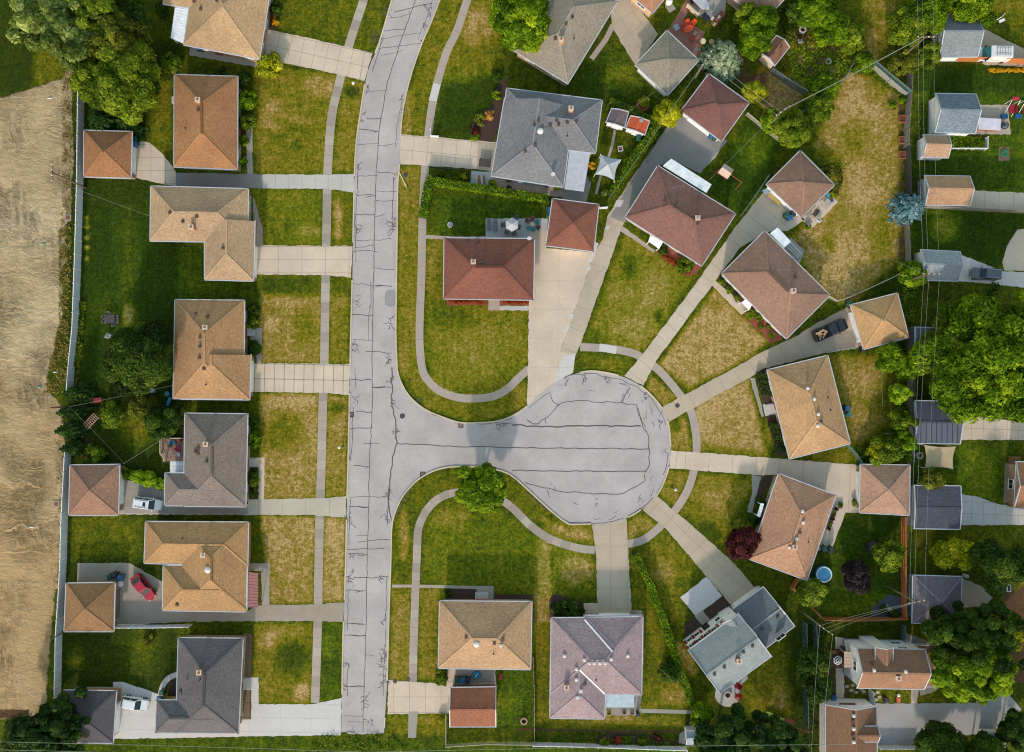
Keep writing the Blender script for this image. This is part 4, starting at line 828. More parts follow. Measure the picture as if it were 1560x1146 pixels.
H['m2'] = house('garage', 'taupe pyramid roofed garage beside the red paved patio', 'garage', [dict(q=[(1016,47),(1064,92),(1017,145),(968,99)], E=2.5)], (152,140,122), SIDING, gdoor=(990,70), windows=False, group=GG)
H['m3'] = house('house', 'large two part grey roofed house with a lean-to patio roof', 'house', [dict(q=[(772,135),(917,153),(907,233),(764,217)]), dict(q=[(769,150),(874,164),(858,285),(749,268)], ax=1, ends=['n', 5.0])], (128,128,134), TBRICK, [('dome',823,200),('co',870,165,1.2),('v',820,184),('vd',814,191),('v',848,184),('v',864,187),('v',878,185),('v',838,191),('v',815,222),('v',800,231),('p',864,207),('v',851,190),('dish',842,267)], door=(755,225), group=HG, ridge_cap=1.16)
awning(H['m3'][0], [(899,233),(868,229),(860,288),(889,292)], 2.35, 2.7, AWNG, ridges=4); 
H['m4'] = house('house', 'wide brick red hip roofed house above the big curved front lawn', 'house', [dict(q=[(677,363),(814,364),(812,457),(676,455)])], (142,80,62), RBRICK, [('cw',721,399,.6),('p',713,368),('p',729,368),('vd',735,399),('rv',724,407,768,407),('dish',806,364)], door=(752,460), group=HG, ridge_cap=1.04)
H['m5'] = house('garage', 'brick red pyramid roofed garage at the head of the wide concrete drive', 'garage', [dict(q=[(842,303),(912,312),(904,383),(832,374)], E=2.5)], (146,84,64), RBRICK, gdoor=(868,388), windows=False, group=GG, ridge_cap=1.04)
H['m6'] = house('garage', 'maroon roofed garage at the end of the long asphalt drive', 'garage', [dict(q=[(1080,113),(1141,157),(1099,215),(1038,169)], E=2.5)], (138,86,78), SIDING, gdoor=(1064,196), windows=False, group=GG, ridge_cap=1.04)
H['m7'] = house('house', 'maroon roofed house with a white entry canopy and red flower bed', 'house', [dict(q=[(1002,253),(1120,326),(1069,405),(953,331)])], (146,98,86), SIDING, [('vd',1031,312),('v',1013,308),('v',1053,327),('co',1063,332,.6),('v',1063,341),('ant',1030,290)], door=(1000,378), group=HG, ridge_cap=1.04)
awning(H['m7'][0], [(1010,253),(1076,294),(1084,281),(1023,242)], 2.4, 2.6, AWN); awning(H['m7'][0], [(1010,369),(991,359),(988,368),(1004,379)], 2.3, 2.5, AWN)
H['r1'] = house('garage', 'brown pyramid roofed garage beside the small patio with a grill', 'garage', [dict(q=[(1219,230),(1271,282),(1221,331),(1168,281)], E=2.5)], (156,116,94), SIDING, gdoor=(1194,308), windows=False, group=GG)
H['r2'] = house('house', 'brown roofed house with a white canopy over its back steps', 'house', [dict(q=[(1165,352),(1264,450),(1198,516),(1100,417)])], (158,118,98), SIDING, [('cw',1209,443,1.0),('rv',1170,414,1200,444),('v',1212,422),('ant',1207,396)], door=(1140,470), group=HG)
awning(H['r2'][0], [(1173,356),(1194,378),(1205,368),(1185,347)], 2.4, 2.6, AWN); awning(H['r2'][0], [(1146,463),(1138,455),(1130,461),(1141,473)], 2.3, 2.5, AWN); steps(H['r2'][0], [(1203,368),(1222,388),(1216,394),(1198,378)], mat=CP, name='back_steps')
H['r3'] = house('garage', 'tan pyramid roofed garage with the black pickup parked before it', 'garage', [dict(q=[(1296,465),(1367,447),(1384,514),(1316,532)], E=2.5)], (202,152,96), OBRICK, gdoor=(1304,502), windows=False, group=GG)
H['r4'] = house('house', 'tan roofed house with six clipped hedge blocks along its front', 'house', [dict(q=[(1169,564),(1261,542),(1295,676),(1203,699)], ax=1)], (202,154,104), OBRICK, [('vw',1230,592),('vw',1240,608),('vw',1246,631),('vd',1251,642),('vw',1245,649),('p',1265,625),('p',1261,606)], door=(1174,620), group=HG)
steps(H['r4'][0], [(1184,628),(1181,615),(1165,617),(1167,632)])
H['r5'] = house('garage', 'pinkish tan garage joined to the orange timber fence', 'garage', [dict(q=[(1311,708),(1386,709),(1385,785),(1310,781)], E=2.5)], (190,142,114), PBRICK, gdoor=(1304,745), windows=False, group=GG)
H['r6'] = house('house', 'pinkish tan house beside the maroon bush, its back patio full of pots', 'house', [dict(q=[(1186,722),(1273,755),(1229,884),(1142,852)], ax=1)], (194,140,106), PBRICK, [('vw',1222,779),('vw',1223,796),('vd',1218,811),('vw',1213,821),('co',1211,834,.7),('vw',1202,834),('p',1231,826)], door=(1150,780), group=HG)
awning(H['r6'][0], [(1163,760),(1158,768),(1158,784),(1152,787)] and [(1164,768),(1158,788),(1153,786),(1159,767)], 2.2, 2.4, AWN)
H['r7'] = house('house', 'grey roofed two storey white house with red shutters and a round fire pit terrace', 'house', [dict(q=[(1049,991),(1124.6,936),(1174.5,1000),(1097,1056)], E=4.9, ends='gg', pitch=.36, over=.14), dict(q=[(1117,928.5),(1163,895),(1210,954),(1167,987)], E=3.0, ends='ng', pitch=.22, c=(104,114,120)), dict(q=[(1101,950),(1124.6,935.4),(1140,956),(1117,972)], ax=1, E=4.9, ends='gn', pitch=.36)], (150,158,160), SIDING, [('cr',1126,1008,1.1),('vd',1132,993),('vd',1146,984),('vd',1103,1016),('vd',1088,1027),('vd',1184,940),('vd',1161,958)], door=(1075,955), gdoor=(1132,902), gw=6.0, rows=2, doorc=BLACK, group=HG, gable=SIDING, ridge_cap=1.0, var=.7)
_m = MB(); _b = [P(x, y, 0) for x, y in ((1083,944),(1103,928),(1113,934),(1108,944),(1090,956))]; _m.prism(_b, -.05, 2.6, 1); _m.prism([v + (v - P(1100,940)) * .06 for v in _b], 2.6, 2.78, 0); _bo = _m.build('bay_window', [shingle((150,158,160), .7), SIDING], H['r7'][0]); _u = (_b[1] - _b[0]).normalized()
for _t in (.3, .7): _f = inst(WIN_F, 'window', _bo, _b[0].lerp(_b[1], _t) + Vector((0, 0, 1.6)) - ORIG[H['r7'][0].name], math.atan2(_u.y, _u.x)); _f.scale = (.55, 1, 1); inst(WIN_P, 'pane', H['r7'][0], _b[0].lerp(_b[1], _t) + Vector((0, 0, 1.6)) + Vector((-_u.y, _u.x, 0)) * .01 - ORIG[H['r7'][0].name], math.atan2(_u.y, _u.x)).scale = (.55, 1, 1)
_sh = plain('red_shutter', (150, 46, 58), .5)
def shutters():
    b = H['r7'][3][0]; root = H['r7'][0]; a, d = b.wall[0], b.wall[1]; u = (d - a).normalized(); rz = math.atan2(u.y, u.x); nr = Vector((-u.y, u.x, 0)); L = (d - a).length; O = ORIG[root.name]
    for o in [c for c in root.children if c.name.split('.')[0] == 'window' and abs((c.location + O - a).xy.dot(nr.xy)) < .2]:
        for c in list(o.children): bpy.data.objects.remove(c)
        bpy.data.objects.remove(o)
    for z, ts in ((1.55, (.10, .26)), (3.75, (.08, .22, .38, .54, .80))):
        for t in ts:
            q = a + u * (L * t) + Vector((0, 0, z)); f = inst(WIN_F, 'window', root, q - O, rz); f.scale = (.6, 1, 1); inst(WIN_P, 'pane', f, (0, 0, 0), 0)
            for s in (-1, 1): m = MB(); m.box(q + u * (.72 * s) + nr * .04, (.40, .08, 1.35), rz); m.build('shutter', _sh, root)
shutters()
H['p'] = house('house', 'purple grey roofed house with white valley lines and many small vents', 'house', [dict(q=[(840,942),(979,940),(977,1058),(839,1057)], E=2.8), dict(q=[(839,1002),(924,1002),(920.5,1095),(838,1094)], ax=1, ends='nh'), dict(q=[(890,938),(979,938),(978.5,1010),(890,1010)], ax=1, ends='hn')], (170,144,150), PBRICK, [('co',863,1048,.9),('vw',860,999),('vw',890,1005),('vw',931,1004),('vw',956,999),('vw',898,1010),('vw',905,1010),('vw',914,1010),('vw',922,1010),('vw',878,1019),('vw',878,1035),('v',891,1042),('vw',885,1052),('vw',880,1062),('p',908,1036)], gdoor=(935,934), door=(900,938), group=HG, ridge_cap=1.06)
awning(H['p'][0], [(921,1058),(966,1058),(966,1078),(921,1078)], 2.4, 2.6, plain('pale_blue_aluminium', (176,194,204), .4))
_v = MB()
for a, b in (((890.5,944),(933,993)), ((883,1021),(921,1057))):
    za, zb = roof_z(H['p'][3], *a), roof_z(H['p'][3], *b); _v.bar(P(*a, za + .05) , P(*b, zb + .05), .22, .06)
_v.build('valley_flashing', WHITE, H['p'][1])
H['t'] = house('house', 'tan roofed house beside the small red brown garage with a gable roof', 'house', [dict(q=[(670,916),(810,917),(808,1020),(668,1018)])], (196,152,110), TBRICK, [('dome',726,981),('vw',763,983,),('v',710,971),('v',753,980),('v',766,974),('p',752,996)], door=(737,912), group=HG)
steps(H['t'][0], [(724,914),(744,914),(744,902),(724,902)]); awning(H['t'][0], [(743,918),(724,918),(724,912),(743,912)], 2.45, 2.55, AWNR, posts=False)
H['tg'] = house('garage', 'red brown gable roofed garage behind the blue paddling ring', 'garage', [dict(q=[(687,1048),(755,1047),(755,1107),(686,1107)], ends='gg', E=2.5, pitch=.35)], (166,96,64), RBRICK, gdoor=(683,1066), windows=False, group=GG)
H['n1'] = house('house', 'orange brick house corner at the top edge near a white tank', 'house', [dict(q=[(986,-44),(1022,-14),(994,20),(958,-10)])], (190,130,96), plain('peach_siding', (226,176,134)), group=HG)
H['n2'] = house('house', 'reddish brown roofed house at the top edge above the green hedge', 'house', [dict(q=[(1160,-62),(1212,-20),(1163,33),(1108,-10)])], (176,128,106), PBRICK, group=HG)
RG = 'sheds and garages along the back lane'
W = lambda: dict(ends='gg')
H['e1'] = house('garage', 'grey roofed white garage beside the white van', 'garage', [dict(q=[(1429,22),(1488,24),(1489,86),(1431,87)], ends='gg', E=2.4, pitch=.5, over=.25)], (136,146,152), SIDING, gdoor=(1486,60), windows=False, group=RG)
H['e2'] = house('garage', 'blue grey mottled roofed white garage beside the red play swings', 'garage', [dict(q=[(1426,143),(1486,144),(1485,203),(1425,201)], ends='gg', E=2.4, pitch=.5, over=.25)], (122,138,152), SIDING, gdoor=(1480,175), windows=False, group=RG, var=1.6)
H['e3'] = house('shed', 'small tan roofed white shed beside the fenced vegetable plot', 'shed', [dict(q=[(1407,206),(1445,207),(1444,240),(1407,239)], ends='gg', E=2.3, pitch=.5, over=.2)], (194,150,114), SIDING, door=(1440,225), doorc=WHITE, windows=False, group=RG)
H['e4'] = house('garage', 'tan roofed grey sided garage just above the blue spruce', 'garage', [dict(q=[(1409,268),(1477,269),(1477,313),(1410,312)], ends='gg', E=2.4, pitch=.5, over=.25)], (196,148,106), GREYSIDE, gdoor=(1470,292), windows=False, group=RG)
H['e5'] = house('garage', 'light grey roofed garage before the dark grey car', 'garage', [dict(q=[(1403,381),(1462,384),(1459,428),(1403,426)], ends='gg', E=2.4, pitch=.5, over=.2)], (158,168,174), SIDING, gdoor=(1456,405), windows=False, group=RG, ridge_cap=1.0)
H['e6'] = house('shed', 'small blue grey shed half hidden under the big leafy tree', 'shed', [dict(q=[(1394,499),(1432,500),(1432,530),(1394,530)], ends='gg', E=2.3, pitch=.2, over=.2)], (96,108,124), GREYSIDE, windows=False, group=RG)
H['e7'] = house('garage', 'dark metal roofed garage with raised seams under the big tree edge', 'garage', [dict(q=[(1394,611),(1463,612),(1462,676),(1394,675)], ends='gg', E=2.5, pitch=.22, over=.2)], (84,90,106), GREYSIDE, gdoor=(1456,645), gmat=boards('rust_door', (150,100,80), 2, .5), windows=False, group=RG, roofmat=gloss('dark_roof_sheet', (86,92,108), .5, .1), ridge_cap=1.0)
_m = MB()
for k in range(8):
    x = 1403 + k * 8; a = P(x, 644, 3.2); b = P(x, 675, 2.55); _m.bar(a, b, .07, .09)
_m.build('roof_seam', DARK, H['e7'][1])
H['e8'] = house('garage', 'dark slate low roofed garage below the tan shade sail', 'garage', [dict(q=[(1393,740),(1463,741),(1462,806),(1393,805)], ends='gg', E=2.5, pitch=.1, over=.2)], (74,78,94), GREYSIDE, gdoor=(1456,775), windows=False, group=RG, ridge_cap=1.0)
H['e9'] = house('garage', 'purple grey pyramid roofed garage at the end of the orange timber fence', 'garage', [dict(q=[(1391,877),(1465,879),(1463,950),(1390,949)], E=2.6)], (120,106,116), GREYSIDE, gdoor=(1460,915), windows=False, group=RG, ridge_cap=1.25)
H['b1'] = house('house', 'tall white house with brown roof beside the striped parasol', 'house', [dict(q=[(1306,988),(1409,990),(1407,1050),(1306,1048)], ends='gg', E=5.2, pitch=.62, over=.25), dict(q=[(1398,984),(1424,984),(1424,1046),(1398,1046)], ax=1, ends='hh', E=2.8, pitch=.3), dict(q=[(1334,987),(1360,987),(1360,1012),(1334,1012)], ax=1, ends='gn', E=6.05, pitch=.62, over=.2)], (160,112,82), SIDING, [('vw',1331,1021),('vw',1379,1023),('vw',1409,1025),('cw',1369,1034,.6),('v',1328,1010)], door=(1300,1030), rows=2, group=HG, gable=SIDING)
awning(H['b1'][0], [(1301,994),(1300,1018),(1286,1017),(1286,993)], 2.5, 2.8, plain('beige_cover', (206,180,154)))
H['b2'] = house('garage', 'brown roofed garage with white trim and a dormer beside the gravel yard', 'garage', [dict(q=[(1258,1074),(1335,1076),(1336,1160),(1258,1160)], ax=1, ends='gg', E=3.2, pitch=.45, over=.25), dict(q=[(1303,1107),(1337,1107),(1337,1130),(1303,1130)], ends='ng', E=4.2, pitch=.6, over=.2)], (142,98,68), SIDING, [('vw',1300,1090),('vw',1300,1110),('vw',1300,1130),('v',1299,1098),('v',1299,1120)], gdoor=(1330,1090), windows=False, group=HG, gable=SIDING)
_m = MB(); _q = [P(x, y, 0) for x, y in ((1276,1067),(1304,1067),(1304,1078),(1276,1078))]; _m.prism(_q, -.05, 2.5, 1); _m.prism([P(x, y, 2.6) for x, y in ((1279,1071),(1303,1071),(1303,1078),(1279,1078))], 2.5, 2.66, 0); _m.build('porch', [shingle((142,98,68)), SIDING], H['b2'][0])
H['b3'] = house('house', 'brown roofed house with a timber deck at the right edge', 'house', [dict(q=[(1548,704),(1620,706),(1620,780),(1545,774)], ends='gg')], (176,120,78), PBRICK, group=HG)
_m = MB()
for k in range(12): a, b = P(1534, 695 + k * 6.4), P(1551, 696 + k * 6.4); _m.box(((a.x + b.x) / 2, a.y - .3, .5), (1.8, .6, .06))
for x, y in ((1535,696),(1535,735),(1535,770)): v = P(x, y); _m.box((v.x, v.y, .5), (.12, .12, 1.1))
_m.build('deck', WOOD, H['b3'][0])
H['s1'] = house('shed', 'small red brown roofed shed with a cream gable in the overgrown garden', 'shed', [dict(q=[(1161,82),(1183,55),(1202,72),(1180,100)], E=2.2, ends='gg', pitch=.45, over=.15)], (150,96,72), CREAM, [('p',1189,71),('p',1178,83)], doorc=WHITE, windows=False, door=(1190,88), group='garden sheds')
H['s2'] = house('shed', 'brown roofed white shed next to the orange roofed one', 'shed', [dict(q=[(932,166),(957,171),(951,194),(924,186)], ax=1, E=2.1, ends='gg', pitch=.22, over=.12)], (112,96,100), SIDING, doorc=WHITE, windows=False, door=(938,192), group='garden sheds', var=.5)
H['s3'] = house('shed', 'white shed with a bright orange roof behind the shade canopy', 'shed', [dict(q=[(961,177),(989,185),(982,205),(954,195)], ax=1, E=2.1, ends='gg', pitch=.22, over=.12)], (222,88,42), SIDING, doorc=WHITE, windows=False, door=(968,203), group='garden sheds', var=.5)
_m = MB(); _c = P(977, 184, 2.5); _m.box(_c + Vector((0, 0, .02)), (.55, .5, .06), .2); _m.build('roof_panel', GREYSIDE, H['s3'][1])
H['s4'] = house('shed', 'small blue grey roofed shed at the end of the bottom white fence', 'shed', [dict(q=[(1046,1114),(1070,1114),(1071,1134),(1046,1134)], E=2.2, ends='gg', pitch=.3, over=.12)], (166,184,200), SIDING, [('p',1060,1116)], doorc=WHITE, windows=False, door=(1058,1110), group='garden sheds', var=.5)
H['s5'] = house('shed', 'white shed with dark seams at the bottom right corner', 'shed', [dict(q=[(1503,1118),(1528,1118),(1530,1140),(1505,1140)], E=2.2, ends='gg', pitch=.2, over=.12)], (206,208,206), SIDING, doorc=WHITE, windows=False, group='garden sheds', var=.5)
# ---------------------------------------------------------------- plants: crowns made of thousands of leaf faces gathered in clumps
def leaf_mesh(name, C, Nn, size, tint, rng, aspect=1.9):
    size *= .8
    """C centres, Nn facing directions, one folded four-sided leaf spray each"""
    n = len(C); Nn = Nn + rng.normal(0, .38, (n, 3)); Nn /= np.linalg.norm(Nn, axis=1)[:, None] + 1e-9
    r = rng.normal(0, 1, (n, 3)); T = np.cross(Nn, r); T /= np.linalg.norm(T, axis=1)[:, None] + 1e-9; Bn = np.cross(Nn, T)
    s = size * rng.uniform(.65, 1.35, n)[:, None] * .5
    V = np.empty((n, 4, 3)); V[:, 0] = C - T * s * aspect; V[:, 1] = C + Bn * s * .8 + Nn * s * .25; V[:, 2] = C + T * s * aspect; V[:, 3] = C - Bn * s * .8 + Nn * s * .25
    me = bpy.data.meshes.new(name); me.vertices.add(n * 4); me.vertices.foreach_set('co', V.ravel())
    me.loops.add(n * 4); me.loops.foreach_set('vertex_index', np.arange(n * 4, dtype=np.int32)); me.polygons.add(n); me.polygons.foreach_set('loop_start', np.arange(n, dtype=np.int32) * 4)
    me.update(calc_edges=True)
    a = me.attributes.new('tint', 'FLOAT', 'FACE'); a.data.foreach_set('value', np.clip(tint, 0, 1).astype(np.float32))
    return me
def crown_mesh(rx, ry, rz, zc, clumps, per, leaf, seed, lift=.35, spread=.30, jag=.16, low=-.35):
    """broadleaf crown: clumps scattered through an ellipsoid's outer volume, leaves on each clump's outside"""
    g = np.random.default_rng(seed); d = g.normal(0, 1, (clumps * 4, 3)); d /= np.linalg.norm(d, axis=1)[:, None]; d = d[d[:, 2] > low][:clumps]
    k = len(d); rad = g.uniform(.50, 1.0, k) ** .6 * (1 + g.normal(0, jag, k)); R = np.array([rx, ry, rz]) * (1 - spread * .55)
    cc = d * rad[:, None] * R; cs = spread * min(rx, ry) * g.uniform(.65, 1.3, k); ct = g.normal(.5, .17, k)
    C = []; Nn = []; Tn = []
    for i in range(k):
        m = max(6, int(per * (cs[i] / (spread * min(rx, ry))) ** 2)); q = g.normal(0, 1, (m, 3)); q += d[i] * .55 + np.array([0, 0, lift]); q /= np.linalg.norm(q, axis=1)[:, None]
        C.append(cc[i] + q * cs[i] * (.45 + 1.0 * g.beta(2.2, 2.0, m))[:, None] * np.array([1, 1, .8])); Nn.append(q + np.array([0, 0, .35])); Tn.append(np.full(m, ct[i]) + g.normal(0, .14, m))
    C = np.concatenate(C); C[:, 2] = np.maximum(C[:, 2] + zc, .05)
    return leaf_mesh('crown', C, np.concatenate(Nn), leaf, np.concatenate(Tn), g)
def spruce_mesh(r, h, tiers, seed, leaf=.34, arms=15):
    """conifer: tiers of drooping boughs, each bough a plume of needle sprays"""
    g = np.random.default_rng(seed); C = []; Nn = []; T = []
    for t in range(tiers):
        f = t / (tiers - 1); z = h * (.10 + .88 * f); rr = r * (1 - f) ** .8 + .18; m = max(5, int(arms * (1 - .55 * f))); a0 = g.uniform(0, 6.28)
        for j in range(m):
            a = a0 + 2 * PI * j / m + g.normal(0, .10); L = rr * g.uniform(.82, 1.1); ns = max(4, int(L / leaf * 6)); u = g.uniform(.12, 1, ns); tn = g.normal(.5, .14)
            wdt = .20 * L * np.sin(u * PI * .85 + .25); o = g.uniform(-1, 1, ns) * wdt
            x = np.cos(a) * u * L - np.sin(a) * o; y = np.sin(a) * u * L + np.cos(a) * o; zz = z + .10 * L - u * u * L * .34 + g.normal(0, .05, ns) - np.abs(o) * .25
            C.append(np.stack([x, y, zz], 1)); Nn.append(np.stack([np.cos(a) * .45 + 0 * u, np.sin(a) * .45 + 0 * u, np.ones(ns)], 1)); T.append(tn + .22 * (u - .5) + g.normal(0, .1, ns))
    C = np.concatenate(C); C[:, 2] = np.maximum(C[:, 2], .06)
    return leaf_mesh('crown', C, np.concatenate(Nn), leaf, np.concatenate(T), g, 1.7)
def hedge_mesh(pts, w, h, leaf, seed, dens=55, rough=.07):
    g = np.random.default_rng(seed); C = []; Nn = []
    for a, b in zip(pts, pts[1:]):
        L = (b - a).length; d = (b - a) / L; q = np.array([-d.y, d.x, 0]); A = np.array([a.x, a.y, 0]); D = np.array([d.x, d.y, 0])
        n = int(L * (w + 2 * h) * dens); u = g.uniform(0, L, n); s = g.uniform(-(w / 2 + h), w / 2 + h, n)
        off = np.clip(s, -w / 2, w / 2); z = np.where(np.abs(s) < w / 2, h, h - (np.abs(s) - w / 2)); 
        bumpy = np.sin(u * 2.3 + seed) * rough * .5 + g.normal(0, rough, n)
        nn = np.where((np.abs(s) < w / 2)[:, None], np.array([0, 0, 1.]), np.sign(s)[:, None] * q); P_ = A + D * u[:, None] + q * off[:, None] + np.array([0, 0, 1]) * z[:, None] + nn * bumpy[:, None]
        C.append(P_); Nn.append(nn + .3 * np.array([0, 0, 1]))
    C = np.concatenate(C); C[:, 2] = np.maximum(C[:, 2], .05); t = g.normal(.5, .18, len(C)) + .12 * np.sin(C[:, 0] * 1.7) * np.cos(C[:, 1] * 1.9)
    return leaf_mesh('hedge', C, np.concatenate(Nn), leaf, t, g)
LM = {
 'bright': leafmat('leaf_bright', (44, 72, 6), (90, 124, 12), (164, 184, 34)), 'green': leafmat('leaf_green', (48, 70, 12), (92, 114, 20), (150, 164, 44)),
 'deep': leafmat('leaf_deep', (28, 48, 14), (56, 80, 22), (98, 120, 38)), 'yellow': leafmat('leaf_yellow', (86, 98, 10), (150, 156, 18), (204, 196, 46)),
 'olive': leafmat('leaf_olive', (52, 62, 14), (94, 102, 26), (146, 148, 50)), 'silver': leafmat('leaf_silver', (62, 82, 28), (120, 138, 60), (182, 194, 116)),
 'blue': leafmat('needle_blue', (50, 72, 66), (104, 132, 122), (166, 188, 176), .1), 'blue2': leafmat('needle_steel', (44, 76, 84), (86, 126, 132), (146, 180, 182), .1), 'sage': leafmat('needle_sage', (70, 88, 66), (122, 142, 110), (178, 192, 158), .1),
 'maroon': leafmat('leaf_maroon', (34, 12, 16), (72, 28, 32), (118, 56, 50), .15), 'plum': leafmat('leaf_plum', (24, 16, 20), (50, 38, 42), (92, 76, 78), .15),
 'pine': leafmat('needle_dark', (18, 36, 14), (38, 64, 22), (72, 100, 36), .1), 'lime': leafmat('leaf_lime', (90, 120, 10), (140, 172, 22), (190, 212, 60)), 'straw': leafmat('dry_weeds', (96, 84, 34), (138, 122, 56), (176, 158, 88)), 'flower': leafmat('petals_mixed', (150, 60, 40), (210, 150, 50), (236, 214, 150)), 'redflower': leafmat('petals_red', (70, 60, 20), (150, 62, 32), (190, 96, 50)), 'goldflower': leafmat('petals_gold', (170, 110, 10), (222, 164, 20), (240, 200, 60)),
}
BARK = boards('bark', (92, 74, 58), 3, .12, .7)
def trunk(root, h, r, seed, limbs=5, reach=1.5, name='trunk'):
    g = random.Random(seed); m = MB(); m.tube([(0, 0, -.1), (g.uniform(-.1, .1), g.uniform(-.1, .1), h * .5), (g.uniform(-.2, .2), g.uniform(-.2, .2), h)], r, 8, 0, r * .45)
    for k in range(limbs):
        a = 2 * PI * k / max(1, limbs) + g.uniform(-.3, .3); z = h * g.uniform(.45, .95); L = reach * g.uniform(.6, 1)
        m.tube([(0, 0, z), (math.cos(a) * L * .5, math.sin(a) * L * .5, z + L * .35), (math.cos(a) * L, math.sin(a) * L, z + L * .55)], r * .42, 5, 0, r * .12)
    return m.build(name, BARK, root, local=True)
CROWNS = {}
def attach(root, me, mat, rz=0.0, sc=(1, 1, 1), name='crown'):
    o = bpy.data.objects.new(name, me); COL.objects.link(o); o.parent = root; o.rotation_euler = (0, 0, rz); o.scale = sc
    if not me.materials: me.materials.append(None)
    o.material_slots[0].link = 'OBJECT'; o.material_slots[0].material = mat; ORIG[o.name] = Vector(); return o
def top_at(x, y, h): return P(x, y, h).xy.to_3d()      # ground point under something seen at height h
def tree(x, y, rpx, h, kind, label, seed, ry=None, leaf=.38, clumps=None, per=None, name='tree', group=None, lift=.35, spread=.30, rot=0.0, jag=.16):
    """x, y, rpx: crown centre and radius in the photograph; h: height of the crown's top"""
    zc = h * .58; r = rpx * .1 * (CAM_H - zc) / CAM_H; ryw = (ry or rpx) * .1 * (CAM_H - zc) / CAM_H
    root = thing(name, label, 'tree', top_at(x, y, zc), group=group)
    k = int(1.25 * (clumps or 26 + r * r * 1.5)); p = int(1.5 * (per or max(60, 190 * (spread * r / .38) ** 2 * .36)))
    me = crown_mesh(r, ryw, h * .44, zc, k, p, leaf, seed, lift, spread, jag); attach(root, me, LM[kind], rot); trunk(root, h * .62, .06 + r * .045, seed, 5, r * .55); return root
def spruce(x, y, rpx, h, kind, label, seed, group=None, tiers=9, leaf=.34, name='spruce_tree', arms=15):
    zc = h * .3; r = rpx * .1 * (CAM_H - zc) / CAM_H; root = thing(name, label, 'tree', top_at(x, y, zc), group=group)
    attach(root, spruce_mesh(r, h, tiers, seed, leaf, arms), LM[kind]); trunk(root, h * .9, .1 + r * .03, seed, 0); return root
SHRUBS = [crown_mesh(1, 1, .85, .75, 28, 95, .21, 500 + i, .35, .34, .07, -.6) for i in range(4)]
LOOSE = [crown_mesh(1, 1, .8, .8, 20, 46, .26, 540 + i, .3, .36, .22, -.5) for i in range(4)]
_sc = [0]
def shrub(x, y, rpx, kind, label, h=None, loose=False, ry=None, rot=0.0, group=None, name='shrub', cat='shrub'):
    hh = h or max(.5, rpx * .14); r = rpx * .1 * (CAM_H - hh * .5) / CAM_H; ryw = (ry or rpx) * .1
    root = thing(name, label, cat, top_at(x, y, hh * .5), group=group); i = _sc[0]; _sc[0] += 1
    o = attach(root, (LOOSE if loose else SHRUBS)[i % 4], LM[kind], rot + (0 if ry else i * 1.3), (r, ryw, hh / 1.6), 'foliage')
    m = MB(); m.tube([(0, 0, -.05), (.02, .02, hh * .55)], .05 + r * .02, 6, 0, .03); m.build('stem', BARK, root, local=True); return root
def hedge(pts, wpx, h, kind, label, seed, leaf=.2, dens=60, rough=.06):
    w = [P(*p) for p in pts]; base = w[0].copy(); root = thing('hedge', label, 'hedge', base)
    me = hedge_mesh([v - base for v in w], wpx * .1, h, leaf, seed, dens, rough); attach(root, me, LM[kind], name='foliage')
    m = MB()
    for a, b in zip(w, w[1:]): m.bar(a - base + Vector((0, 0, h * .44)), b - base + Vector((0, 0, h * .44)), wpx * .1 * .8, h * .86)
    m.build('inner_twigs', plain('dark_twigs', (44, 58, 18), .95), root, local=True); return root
# ---- top left trees
tree(70, 22, 44, 9, 'silver', 'large silvery green willow like tree at the top left corner', 1, ry=40, leaf=.5, clumps=60, spread=.2, jag=.34)
tree(122, 62, 40, 9.5, 'silver', 'silvery tree leaning over the top end of the white fence', 2, ry=42, leaf=.48, clumps=60, spread=.2, jag=.3)
tree(150, 18, 40, 9, 'green', 'mid green tree behind the silvery trees at the top edge', 3, jag=.3, leaf=.45, clumps=55, spread=.22)
tree(186, 74, 40, 9, 'olive', 'olive green tree in the middle of the top left clump', 4, leaf=.4, clumps=60, spread=.22, jag=.3)
tree(196, 124, 46, 8.5, 'green', 'broad green tree above the small orange brown garage', 5, ry=50, clumps=70, spread=.22, jag=.28)
tree(152, 128, 32, 7.5, 'green', 'green tree between the white fence and the broad tree', 6, jag=.2)
tree(205, 22, 24, 7, 'deep', 'dark narrow tree by the patio cover yard', 7, jag=.2)
spruce(160, 186, 34, 4.5, 'pine', 'dark juniper with feathery boughs touching the garage roof', 8, tiers=6); spruce(196, 192, 24, 4, 'pine', 'small dark juniper at the garage corner by the bins', 9, tiers=5)
tree(210, 546, 46, 6.5, 'deep', 'grey green fruit tree behind the long tan brown house', 10, leaf=.34, jag=.2)
for i, (x, y, r, h) in enumerate([(120,600,20,6),(113,628,17,6.5),(110,655,18,6.5),(112,682,14,5)]):
    spruce(x, y, r, h, 'pine', ['dark arborvitae at the top end of the white fence gap', 'dark arborvitae by the red wheelbarrow', 'dark arborvitae left of the timber trellis', 'dark arborvitae just above the round green bush'][i], 20 + i, 'arborvitae closing the white fence gap', 8, .26, 'arborvitae', 14)
tree(170, 632, 18, 3.4, 'green', 'small bushy tree right of the trellis frame', 30, clumps=30, leaf=.28); tree(250, 645, 24, 3.2, 'deep', 'dark shrubby tree against the taupe house back wall', 31, clumps=34, leaf=.28); tree(215, 620, 16, 2.6, 'olive', 'olive shrubby tree under the washing line', 32, clumps=24, leaf=.26)
